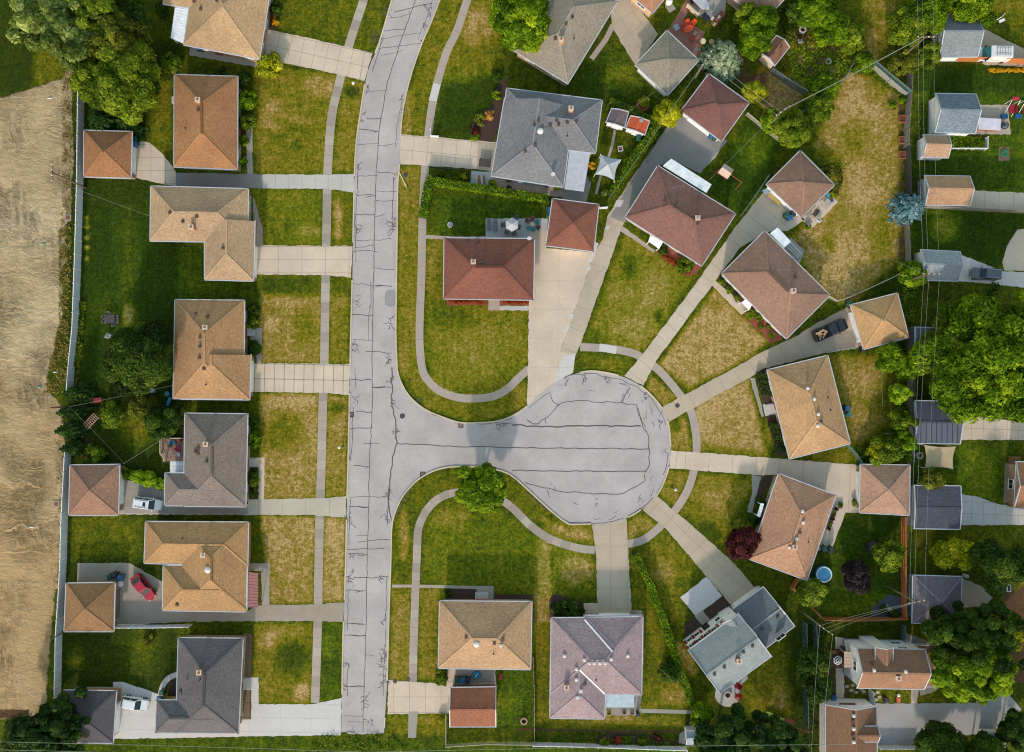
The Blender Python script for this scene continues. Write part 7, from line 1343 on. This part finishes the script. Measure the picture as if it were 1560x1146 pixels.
# play sets
def playset(x, y, rz, label, roofc, slide=None, s=1.0):
    root = thing('play_set', label, 'play set', (x, y, 0), rz); tw = plain('play_timber', (150, 84, 56), .7)
    for a in (-1, 1):
        for b in (-1, 1): m = MB(); m.bar((a * .75, b * .75, 0), (a * .75, b * .75, 2.1), .11); m.build('post', tw, root, local=True)
    m = MB()
    for k in range(8): m.box((-.7 + k * .2, 0, 1.2), (.18, 1.5, .05))
    m.build('platform', tw, root, local=True)
    if roofc:
        m = MB(); m.add([(-.95, -.95, 2.0), (.95, -.95, 2.0), (.95, .95, 2.0), (-.95, .95, 2.0), (-.95, 0, 2.55), (.95, 0, 2.55)], [(0, 1, 5, 4), (2, 3, 4, 5), (0, 4, 3), (1, 2, 5)]); m.build('roof', plain('play_roof', roofc, .7), root, local=True)
    m = MB(); m.bar((.75, 0, 2.0), (3.2, 0, 2.0), .1); 
    for b in (-1, 1): m.bar((3.2, 0, 2.0), (3.2, b * .9, 0), .09)
    m.build('swing_beam', tw, root, local=True)
    for k in (1.4, 2.4):
        m = MB(); m.box((k, 0, .5), (.42, .2, .04)); m.bar((k - .18, 0, .5), (k - .18, 0, 1.96), .015); m.bar((k + .18, 0, .5), (k + .18, 0, 1.96), .015); m.build('swing', BLACK, root, local=True)
    m = MB()
    for k in range(5): m.box((-.95 - .05 * (5 - k), -.2, .2 + .22 * k), (.06, .6, .06))
    for b in (-.5, .1): m.bar((-1.25, b, 0), (-.8, b, 1.3), .07)
    m.build('ladder', tw, root, local=True)
    if slide:
        m = MB(); pts = [(-.75, 1.2), (-1.1, 1.18), (-2.2, .55), (-3.0, .2), (-3.4, .16)]
        for (a, za), (b, zb) in zip(pts, pts[1:]): m.bar((a, .35, za), (b, .35, zb), .5, .05); m.bar((a, .1, za + .08), (b, .1, zb + .08), .05, .16); m.bar((a, .6, za + .08), (b, .6, zb + .08), .05, .16)
        m.build('slide', plain('slide_green', (206, 220, 110), .35), root, local=True)
    root.scale = (s,) * 3; return root
playset(1101, 266, rot_px(20, 14), 'timber climbing frame with a pinkish roof on the small green lawn', (214, 182, 168), s=.9); playset(1197, 1098, rot_px(-1, -.3) + PI, 'dark red swing frame with a pale green slide at the bottom', None, True, .95)
for k, (x, c) in enumerate([(1534,0),(1555,1)]):
    root = thing('patio_swing', ['left red canopied swing seat with blue footrest at the right edge','right red canopied swing seat with blue footrest at the right edge'][k], 'swing', (x, 168, 0), -.1); rd = plain('swing_red', (166, 28, 56), .6); m = MB(); m.add([(-.5, .7, 1.9), (.5, .9, 1.9), (.5, 1.6, 1.75), (-.5, 1.4, 1.75), (-.5, 1.1, 2.05), (.5, 1.3, 2.05)], [(0, 1, 5, 4), (2, 3, 4, 5)]); m.build('canopy', rd, root, local=True)
    m = MB(); m.box((.35, 0, .6), (.7, 1.2, .1)); m.build('seat', rd, root, local=True); m = MB(); m.box((.75, 0, 1.0), (.1, 1.2, .7)); m.build('backrest', rd, root, local=True); m = MB(); m.box((-.5, -1.1, .35), (1.0, .6, .3)); m.build('footrest', plain('swing_blue', (30, 96, 150), .5), root, local=True)
    m = MB()
    for a in (-.45, .75): m.bar((a, .9, 0), (a, .9, 1.9), .07); m.bar((a, -.9, 0), (a, .9, 1.9), .06)
    m.build('frame', WHITE, root, local=True)
root = thing('covered_spa', 'white covered tub beside the mottled roofed garage', 'tub', (1502.5, 192, 0), -.06); m = MB(); m.box((0, 0, .4), (3.2, 1.6, .8)); m.build('body', WOOD, root, local=True); m = MB(); m.box((0, 0, .84), (3.35, 1.75, .1)); m.build('cover', plain('tub_cover', (222, 216, 230), .5), root, local=True)
root = thing('kettle_grill', 'round chrome topped black grill beside the white covered tub', 'grill', (1525, 194, 0)); c = ORIG[root.name]; m = MB(); m.lathe(c, [(.1, 0), (.12, .5), (.5, .65), (.62, .9), (.5, 1.15), (.02, 1.25)], 18); m.build('bowl', gloss('grill_black', (40, 44, 52), .25), root, smooth=True); m = MB(); m.box(c + Vector((0, 0, 1.2)), (.16, .9, .06)); m.build('handle', CHROME, root)
root = thing('turtle_sandbox', 'green round sand box on a tan mat at the right', 'sandbox', (1529, 234, 0)); c = ORIG[root.name]; m = MB(); m.lathe(c, [(.5, 0), (.55, .2), (.42, .24), (.36, .12), (.01, .12)], 18); m.build('tub', plain('sandbox_green', (30, 130, 90), .4), root); m = MB(); m.lathe(c, [(.36, .1), (.3, .15), (.01, .16)], 14); m.build('sand', concrete('sand_fill', (60, 110, 84)), root)
for k, (y, s) in enumerate([(182,1.0),(214,1.0),(237,.95)]):
    root = thing('raised_planter', ['topmost raised timber planter beside the lane fence','middle raised timber planter beside the lane fence','lowest raised timber planter beside the lane fence'][k], 'planter', (1373, y, 0), .03, 'raised planters by the lane'); m = MB()
    for a, b, w_, d_ in ((0, .5, 1.0, .08), (0, -.5, 1.0, .08), (.46, 0, .08, .92), (-.46, 0, .08, .92)): m.box((a, b, .2), (w_, d_, .42))
    m.build('frame', WOOD, root, local=True); m = MB(); m.box((0, 0, .15), (.84, .92, .3)); m.build('soil', concrete('planter_soil', (116, 62, 48), .2), root, local=True)
# timber trellis frame, wheelbarrow, deck
root = thing('trellis', 'pinkish timber lattice frame lying by the dark arborvitae', 'trellis', (143, 641, 0), rot_px(16, -17)); m = MB()
for k in range(8): m.bar((-1.1 + k * .31, -.5, .9), (-1.1 + k * .31, .5, .9), .08)
m.build('slats', plain('trellis_pink', (196, 156, 140), .7), root, local=True); m = MB()
for b in (-.5, 0, .5): m.bar((-1.15, b, .84), (1.15, b, .84), .08)
m.build('frame', plain('trellis_pink', (196, 156, 140), .7), root, local=True)
for a in (-1, 1):
    for b in (-.5, .5): m = MB(); m.bar((a, b, 0), (a, b, .84), .08); m.build('post', plain('trellis_pink', (196, 156, 140), .7), root, local=True)
root = thing('wheelbarrow', 'red covered wheelbarrow under the arborvitae', 'wheelbarrow', (152, 610, 0), .1); m = MB(); m.add([(-.5, -.3, .35), (.4, -.25, .35), (.4, .25, .35), (-.5, .3, .35), (-.65, -.42, .7), (.6, -.36, .7), (.6, .36, .7), (-.65, .42, .7)], [(3, 2, 1, 0), (4, 5, 6, 7), (0, 1, 5, 4), (1, 2, 6, 5), (2, 3, 7, 6), (3, 0, 4, 7)]); m.build('tray', plain('barrow_red', (150, 56, 62), .5), root, local=True); m = MB(); m.tube([(.75, -.06, .2), (.75, .06, .2)], .2, 12); m.build('wheel', RUBBER, root, local=True)
for a in (-1, 1): m = MB(); m.bar((.75, a * .12, .22), (-1.1, a * .32, .55), .05); m.build('handle', WOOD, root, local=True)
root = thing('timber_deck', 'timber deck with white rail behind the taupe house', 'deck', (265, 684, 0)); m = MB()
for k in range(20): v = P(266, 668 + k * 1.75, 0); m.box((v.x, v.y, .5), (3.2, .155, .05))
m.build('decking', boards('deck_tan', (166, 130, 112), 0, 3), root)
for (x0, y0, x1, y1) in ((250,667,250,690),(250,690,256,697),(256,697,256,702),(250,667,282,667)): m = MB(); m.bar(P(x0, y0) + Vector((0, 0, 1.4)), P(x1, y1) + Vector((0, 0, 1.4)), .14, .08); m.bar(P(x0, y0) + Vector((0, 0, .8)), P(x1, y1) + Vector((0, 0, .8)), .06); m.build('railing', plain('rail_cream', (206, 186, 160), .6), root)
for (x, y) in ((250,667),(250,690),(256,697),(256,702)): v = P(x, y); m = MB(); m.box((v.x, v.y, .7), (.12, .12, 1.45)); m.build('post', plain('rail_cream', (206, 186, 160), .6), root)
root = thing('metal_ramp', 'white ribbed metal landing between the deck and the taupe house wing', 'landing', (271, 711, 0)); m = MB()
for k in range(9): v = P(271, 703.5 + k * 2, 0); m.box((v.x, v.y, .45), (2.0, .17, .06))
m.build('treads', AWN, root); m = MB()
for x in (262.5, 280): v = P(x, 711); m.box((v.x, v.y, .22), (.08, 1.8, .4))
m.build('stringer', AWN, root)
for k, (x, y, c, h, l) in enumerate([(268,674,(40,120,160),.5,'blue folding chair on the timber deck'),(274,682,(190,40,90),.5,'pink folding chair on the timber deck'),(263,678,(60,60,64),.5,'dark chair on the timber deck'),(277,672,(120,60,50),.5,'brown chair on the timber deck, near the wall'),(276,692,(190,190,190),.5,'grey chair at the lower end of the timber deck')]): o = chair(x, y, k * 1.2, c, l, 'chairs on the timber deck', .9); o.location.z = .53
rtable(268, 689, .9, .6, (140, 120, 112), 'small tan table on the timber deck', .2).location.z = .53
rtable(259, 612, 1.4, .5, (44, 150, 196), 'folded bright blue tarp covered bench by the long tan brown house', 1.2, .4, 'covered_bench', 'bench'); table(187, 888, .42, (222, 222, 220), 'round white table beside the square brown garage', .7); rtable(269, 620, .8, .4, (150, 110, 84), 'small brown bench at the lower corner of the long tan brown house', .1, .4, 'bench', 'bench')
for k, (x, y, s) in enumerate([(1274,283,0)]): pass
rtable(1258, 312, 1.5, 1.0, (186, 178, 168), 'grey wicker sofa table on the patio by the brown garage', .9, .5); rtable(1240, 326, 1.2, .7, (44, 42, 44), 'black grill on the patio by the brown garage', .9, .9, 'grill', 'grill'); rtable(1230, 341, .9, .6, (120, 120, 124), 'grey cart on the lower patio corner', .9, .8, 'cart', 'cart'); chair(1246, 337, .8, (216, 212, 206), 'white chair on the patio by the brown garage'); root = bin_(1259, 299, (50, 150, 200), 'bright blue tub on the patio by the brown garage', s=.6); bin_(1265, 307, (40, 60, 130), 'dark blue tub on the patio by the brown garage', s=.6)
rtable(1178, 305, 2.2, .5, (190, 160, 84), 'yellow timber sawhorse bench on the cream drive', rot_px(18, 16), .6, 'sawhorse', 'bench'); rtable(1165, 293, .8, .8, (150, 170, 190), 'pale blue crate table beside the brown pyramid garage', .4, .5, 'crate', 'crate')
rtable(739, 250, 1.8, 1.3, (70, 62, 62), 'dark covered cart by the grey house garage wall', -.1, .7, 'cart', 'cart')
for k in range(4): o = MB(); v = P(726 + k * 4, 276, 0); o.box((v.x, v.y, .25 + .0 * k), (.22, 1.6, .06), .05 * k); o.box((v.x, v.y + .5, .1), (.18, .1, .22)); tag(o.build('plank', [WOOD, CREAM][0] if k % 2 else CREAM), 'upright plank leaning in the row beside the grey house patio', 'plank', 'planks beside the grey house patio')
for k, (x, y, c, l) in enumerate([(775,276,(60,40,40),'dark chair at the left of the grey house back patio'),(803,279,(40,120,140),'teal chair on the grey house back patio'),(812,280,(40,110,120),'second teal chair on the grey house back patio'),(832,283,(60,62,66),'grey chair at the right of the grey house back patio'),(776,288,(30,30,32),'black chair by the hedge on the grey house patio')]): chair(x, y, -PI / 2 + k * .3, c, l, 'chairs on the grey house patio')
rtable(793, 277, .9, .6, (190, 210, 220), 'pale blue table on the grey house back patio', 0, .6)
# patio pots and furniture behind the pinkish tan house
for k in range(7): x, y = 1272 - k * 1.9, 775 + k * 5; root = thing('flower_pot', ['topmost','second','third','fourth','fifth','sixth','lowest'][k] + ' pot in the row along the pinkish tan house back wall', 'pot', (x, y, 0), 0, 'pots along the back wall'); c = ORIG[root.name]; m = MB(); m.lathe(c, [(.16, 0), (.24, .38), (.2, .4), (.18, .32), (.01, .32)], 12); m.build('pot', plain('pot_%d' % (k % 3), [(120, 50, 56), (170, 168, 170), (60, 60, 64)][k % 3], .6), root); o = attach(root, LOOSE[k % 4], LM[['maroon', 'green', 'olive'][k % 3]], k, (.28, .28, .25), 'plant'); o.location = (0, 0, .34)
table(1263, 838, .42, (70, 66, 64), 'round dark table below the concrete patio of the pinkish tan house', .7)
rtable(960, 1071, .9, .7, (120, 116, 112), 'grey cabinet on the purple house back patio', 0, .8, 'cabinet', 'cabinet'); 
for k, (x, y, c, l) in enumerate([(927,1082,(190,170,60),'yellow chair under the purple house patio cover'),(950,1081,(170,150,120),'tan chair under the purple house patio cover'),(962,1082,(190,150,140),'pink chair at the patio cover corner')]): chair(x, y, PI / 2, c, l, 'chairs on the purple house patio')
root = bin_(971, 1086, (30, 30, 34), 'black round tub at the purple house patio corner', s=.8)
root = thing('inflatable_ring', 'bright blue and white inflatable ring on the small patio', 'pool ring', (726, 1028, 0), .3); m = MB(); n = 24
for i in range(n):
    a = 2 * PI * i / n; b = 2 * PI * (i + 1) / n; m.tube([(.52 * math.cos(a), .42 * math.sin(a), .2), (.52 * math.cos(b), .42 * math.sin(b), .2)], .19, 8, 0, None, False)
m.build('ring', plain('ring_blue', (40, 150, 206), .4), root, local=True); m = MB(); m.box((0, 0, .34), (.5, .16, .06), .6); m.box((.1, .1, .36), (.4, .1, .05), .5); m.build('handle', WHITE, root, local=True)
rtable(763, 1030, .9, .45, (190, 40, 60), 'red and blue toy slide on the lawn beside the tan house', 1.5, .4, 'toy_slide', 'toy'); 
# planters and beds with raised rims
root = thing('round_planter', 'large terracotta ring bed with a yellow shrub', 'planter', (979, 160, 0)); c = ORIG[root.name]; m = MB(); m.lathe(c, [(1.0, 0), (1.0, .22), (.86, .24), (.82, .16), (.01, .16)], 20); m.build('rim', concrete('terracotta', (170, 96, 72)), root); m = MB(); m.lathe(c, [(.84, .14), (.5, .2), (.01, .22)], 16); m.build('soil', RMULCH, root)
root = thing('garden_arch', 'white plastic arch chair in the overgrown garden', 'garden ornament', (1229, 28, 0), .8); m = MB(); m.tube([(-.5, 0, 0), (-.45, 0, .6), (0, 0, .9), (.45, 0, .6), (.5, 0, 0)], .12, 8); m.build('arch', WHITE, root, local=True); m = MB(); m.box((0, .2, .3), (.8, .4, .06)); m.build('seat', WHITE, root, local=True)
chair(1213, 19, .5, (222, 206, 190), 'cream chair at the upper end of the overgrown garden'); chair(1217, 65, 1.6, (170, 170, 168), 'grey chair below the grey fire pit ring')
# street furniture
def lamp(x, y, h, label):
    b = P(x, y); root = thing('street_lamp', label, 'street lamp', b); m = MB(); m.tube([b, b + Vector((0, 0, h))], .06, 8, 0, .045); m.build('post', plain('lamp_post', (90, 92, 94), .5), root); m = MB(); m.lathe(b + Vector((0, 0, h)), [(.1, 0), (.2, .1), (.22, .3), (.1, .42), (.02, .46)], 12); m.build('globe', plain('lamp_globe', (230, 228, 222), .3), root); m = MB(); m.lathe(b, [(.14, 0), (.14, .25), (.08, .3)], 10); m.build('base', DARK, root)
lamp(545, 140, 3.2, 'short globe lamp post on the dry verge below the top drive'); lamp(522, 680, 2.2, 'white topped lamp post on the verge opposite the cul-de-sac'); lamp(1024, 743, 2.4, 'white topped lamp post on the rim of the round court')
for x, y, c, l in [(535,632,(80,40,44),'rust red storm drain grate at the left kerb'),(702,648,(120,78,66),'rust drain grate at the upper kerb of the court mouth'),(644,723,(84,52,54),'dark red drain grate at the lower kerb corner')]:
    v = P(x, y); root = thing('storm_drain', l, 'drain', v, rot_px(1, 0)); m = MB()
    for a, b, w_, d_ in ((0, .34, .8, .1), (0, -.34, .8, .1), (.35, 0, .1, .58), (-.35, 0, .1, .58)): m.box((a, b, .03), (w_, d_, .05))
    m.build('frame', plain('rust_%d' % c[0], c, .8), root, local=True); m = MB()
    for k in range(6): m.box((-.25 + k * .1, 0, .035), (.05, .58, .03))
    m.build('grate', plain('rust_%d' % c[0], c, .8), root, local=True)
for x, y, r, l in [(613,634,.40,'round manhole cover in the street near the court mouth'),(1032,618,.34,'round dark cover in the beige drive by the sidewalk'),(602,1038,.32,'grey round cover at the concrete drive by the street'),(622,1035,.3,'grey round cover in the sidewalk end beside the drive'),(618,267,.34,'round stone cover on the verge below the grey house drive')]:
    v = P(x, y); root = thing('manhole_cover', l, 'manhole cover', v); m = MB(); m.lathe(v + Vector((0, 0, .02)), [(r, 0), (r, .02), (r * .86, .022)], 20); m.build('ring', plain('iron_ring', (70, 66, 66), .7), root); m = MB(); m.lathe(v + Vector((0, 0, .02)), [(r * .84, 0), (r * .84, .016)], 20); m.build('lid', plain('iron_lid', (112, 106, 104), .7), root)
for x, y, l in [(104,98,'rusty square pit cover at the top of the white fence'),(104,332,'square concrete cover beside the middle of the white fence'),(86,768,'rusty square cover beside the lower white fence')]:
    root = thing('pit_cover', l, 'cover', (x, y, 0)); m = MB(); m.box((0, 0, .06), (1.0, 1.0, .12)); m.build('slab', CD if '2' in str(x) else concrete('tan_concrete', (172, 158, 142), .16), root, local=True); m = MB(); m.box((0, 0, .13), (.6, .6, .03)); m.build('lid', plain('rust_lid', (130, 84, 64), .8), root, local=True)
root = thing('guy_pole', 'pale timber pole lying on the verge beside the street', 'pole', (614, 274, 0), rot_px(12, 24)); m = MB(); m.tube([(-1.5, 0, .1), (1.3, 0, .1)], .09, 8); m.build('pole', plain('pale_pole', (214, 206, 160), .6), root, local=True); m = MB(); m.tube([(1.3, 0, .1), (1.5, 0, .1)], .11, 8); m.build('cap', CHROME, root, local=True)
# odd pale litter on the sand
for k, (x, y, c, l) in enumerate([(76,150,(220,224,226),'white plastic scrap at the top of the sandy ground'),(65,372,(120,180,140),'green plastic scrap on the tracked sand'),(60,590,(90,170,150),'green bottle on the sandy ground below the dark tracks'),(48,803,(220,226,224),'white bottle on the sand near the lower fence'),(84,567,(200,204,208),'white scrap in the weeds beside the fence')]):
    o = MB(); v = P(x, y); o.lathe((v.x, v.y, 0), [(.14, 0), (.16, .08), (.1, .12), (.02, .14)], 8, 0, 2.2, .7); tag(o.build('litter', plain('litter_%d' % c[0], c, .5)), l, 'litter')
root = thing('water_meter', 'white capped square post beside the purple grey garage', 'post', (1468, 876, 0)); c = ORIG[root.name]; m = MB(); m.box(c + Vector((0, 0, .5)), (.42, .42, 1.0)); m.build('box', WHITE, root); m = MB(); m.box(c + Vector((0, 0, 1.02)), (.12, .12, .05)); m.build('port', BLACK, root)
for k, (x, y) in enumerate([(1536,896),(1555,875)]): root = thing('window_well', ['lower','upper'][k] + ' white framed dark hatch on the brown slope at the right', 'hatch', (x, y, 0), .05); m = MB(); 
for o_ in [o for o in bpy.data.objects if o.name.startswith('window_well')]:
    m = MB()
    for a, b, w_, d_ in ((0, .5, .6, .08), (0, -.5, .6, .08), (.27, 0, .08, .92), (-.27, 0, .08, .92)): m.box((a, b, .1), (w_, d_, .22))
    m.build('frame', WHITE, o_, local=True); m = MB(); m.box((0, 0, .06), (.46, .92, .1)); m.build('pane', GLASS, o_, local=True)
root = thing('lawn_swing', 'white bent garden swing frame on the lawn above the white van', 'swing', (1516, 33, 0), rot_px(20, -10)); m = MB(); m.bar((-1.2, 0, 0), (.2, 0, 1.2), .08); m.bar((.2, 0, 1.2), (1.2, .3, 1.0), .08); m.build('frame', WHITE, root, local=True); m = MB(); m.box((.6, -.4, .5), (.9, .4, .08)); m.build('seat', WHITE, root, local=True)
root = thing('washing_line_post', 'tall thin T shaped washing line post on the tan house back lawn', 'post', (1345, 660, 0)); c = ORIG[root.name]; m = MB(); m.bar(c, c + Vector((0, 0, 2)), .07); m.build('post', GALV, root); m = MB(); m.bar(c + Vector((-.6, 0, 1.98)), c + Vector((.6, 0, 1.98)), .06); m.build('crossbar', GALV, root)
root = thing('garden_pond', 'pale rock waterfall ornament in the slate bed', 'garden ornament', (1356, 928, 0)); c = ORIG[root.name]; m = MB(); m.lathe(c, [(.4, 0), (.35, .2), (.15, .4), (.02, .45)], 9, 0, 1.3, .7); m.build('rock', concrete('white_rock', (210, 212, 214)), root); m = MB(); m.lathe(c + Vector((-.5, .5, 0)), [(.3, 0), (.24, .18), (.02, .26)], 8); m.build('rock', concrete('grey_rock', (140, 144, 146)), root)
# ---------------------------------------------------------------- light and camera
SUN_EL, SUN_AZ = math.radians(23.5), math.radians(189)      # azimuth clockwise from north: sun low, just west of south
sc = bpy.context.scene
w = bpy.data.worlds.new("World"); sc.world = w; w.use_nodes = True
nt = w.node_tree; bg = nt.nodes['Background']; sky = nt.nodes.new('ShaderNodeTexSky'); sky.sky_type = 'NISHITA'; sky.sun_disc = False
sky.sun_elevation = SUN_EL; sky.sun_rotation = SUN_AZ; sky.air_density = 2.2; sky.dust_density = 1.2; sky.ozone_density = 1.1
nt.links.new(sky.outputs[0], bg.inputs[0]); bg.inputs[1].default_value = .15
sun = bpy.data.lights.new('sun', 'SUN'); sun.energy = 2.15; sun.angle = math.radians(3); sun.color = (1.0, .88, .80)
so = bpy.data.objects.new('sun', sun); COL.objects.link(so)
sd = Vector((math.sin(SUN_AZ) * math.cos(SUN_EL), math.cos(SUN_AZ) * math.cos(SUN_EL), math.sin(SUN_EL)))   # towards the sun
so.rotation_euler = sd.to_track_quat('Z', 'Y').to_euler(); so.location = (0, 0, 150)
cam = bpy.data.cameras.new('camera'); co_ = bpy.data.objects.new('camera', cam); COL.objects.link(co_)
co_.location = (0, 0, CAM_H); co_.rotation_euler = (0, 0, 0)
cam.sensor_fit = 'HORIZONTAL'; cam.sensor_width = 36; cam.lens = 36 * CAM_H / 156.0
cam.shift_y = (NY - 573.0) / 1560.0; cam.clip_start = 1; cam.clip_end = 3000
sc.camera = co_
sc.view_settings.view_transform = 'Standard'; sc.view_settings.look = 'None'; sc.view_settings.gamma = 1; sc.view_settings.exposure = .70
sc.render.engine = 'CYCLES'
sc.cycles.filter_width = 1.1; sc.cycles.max_bounces = 6; sc.cycles.transparent_max_bounces = 12
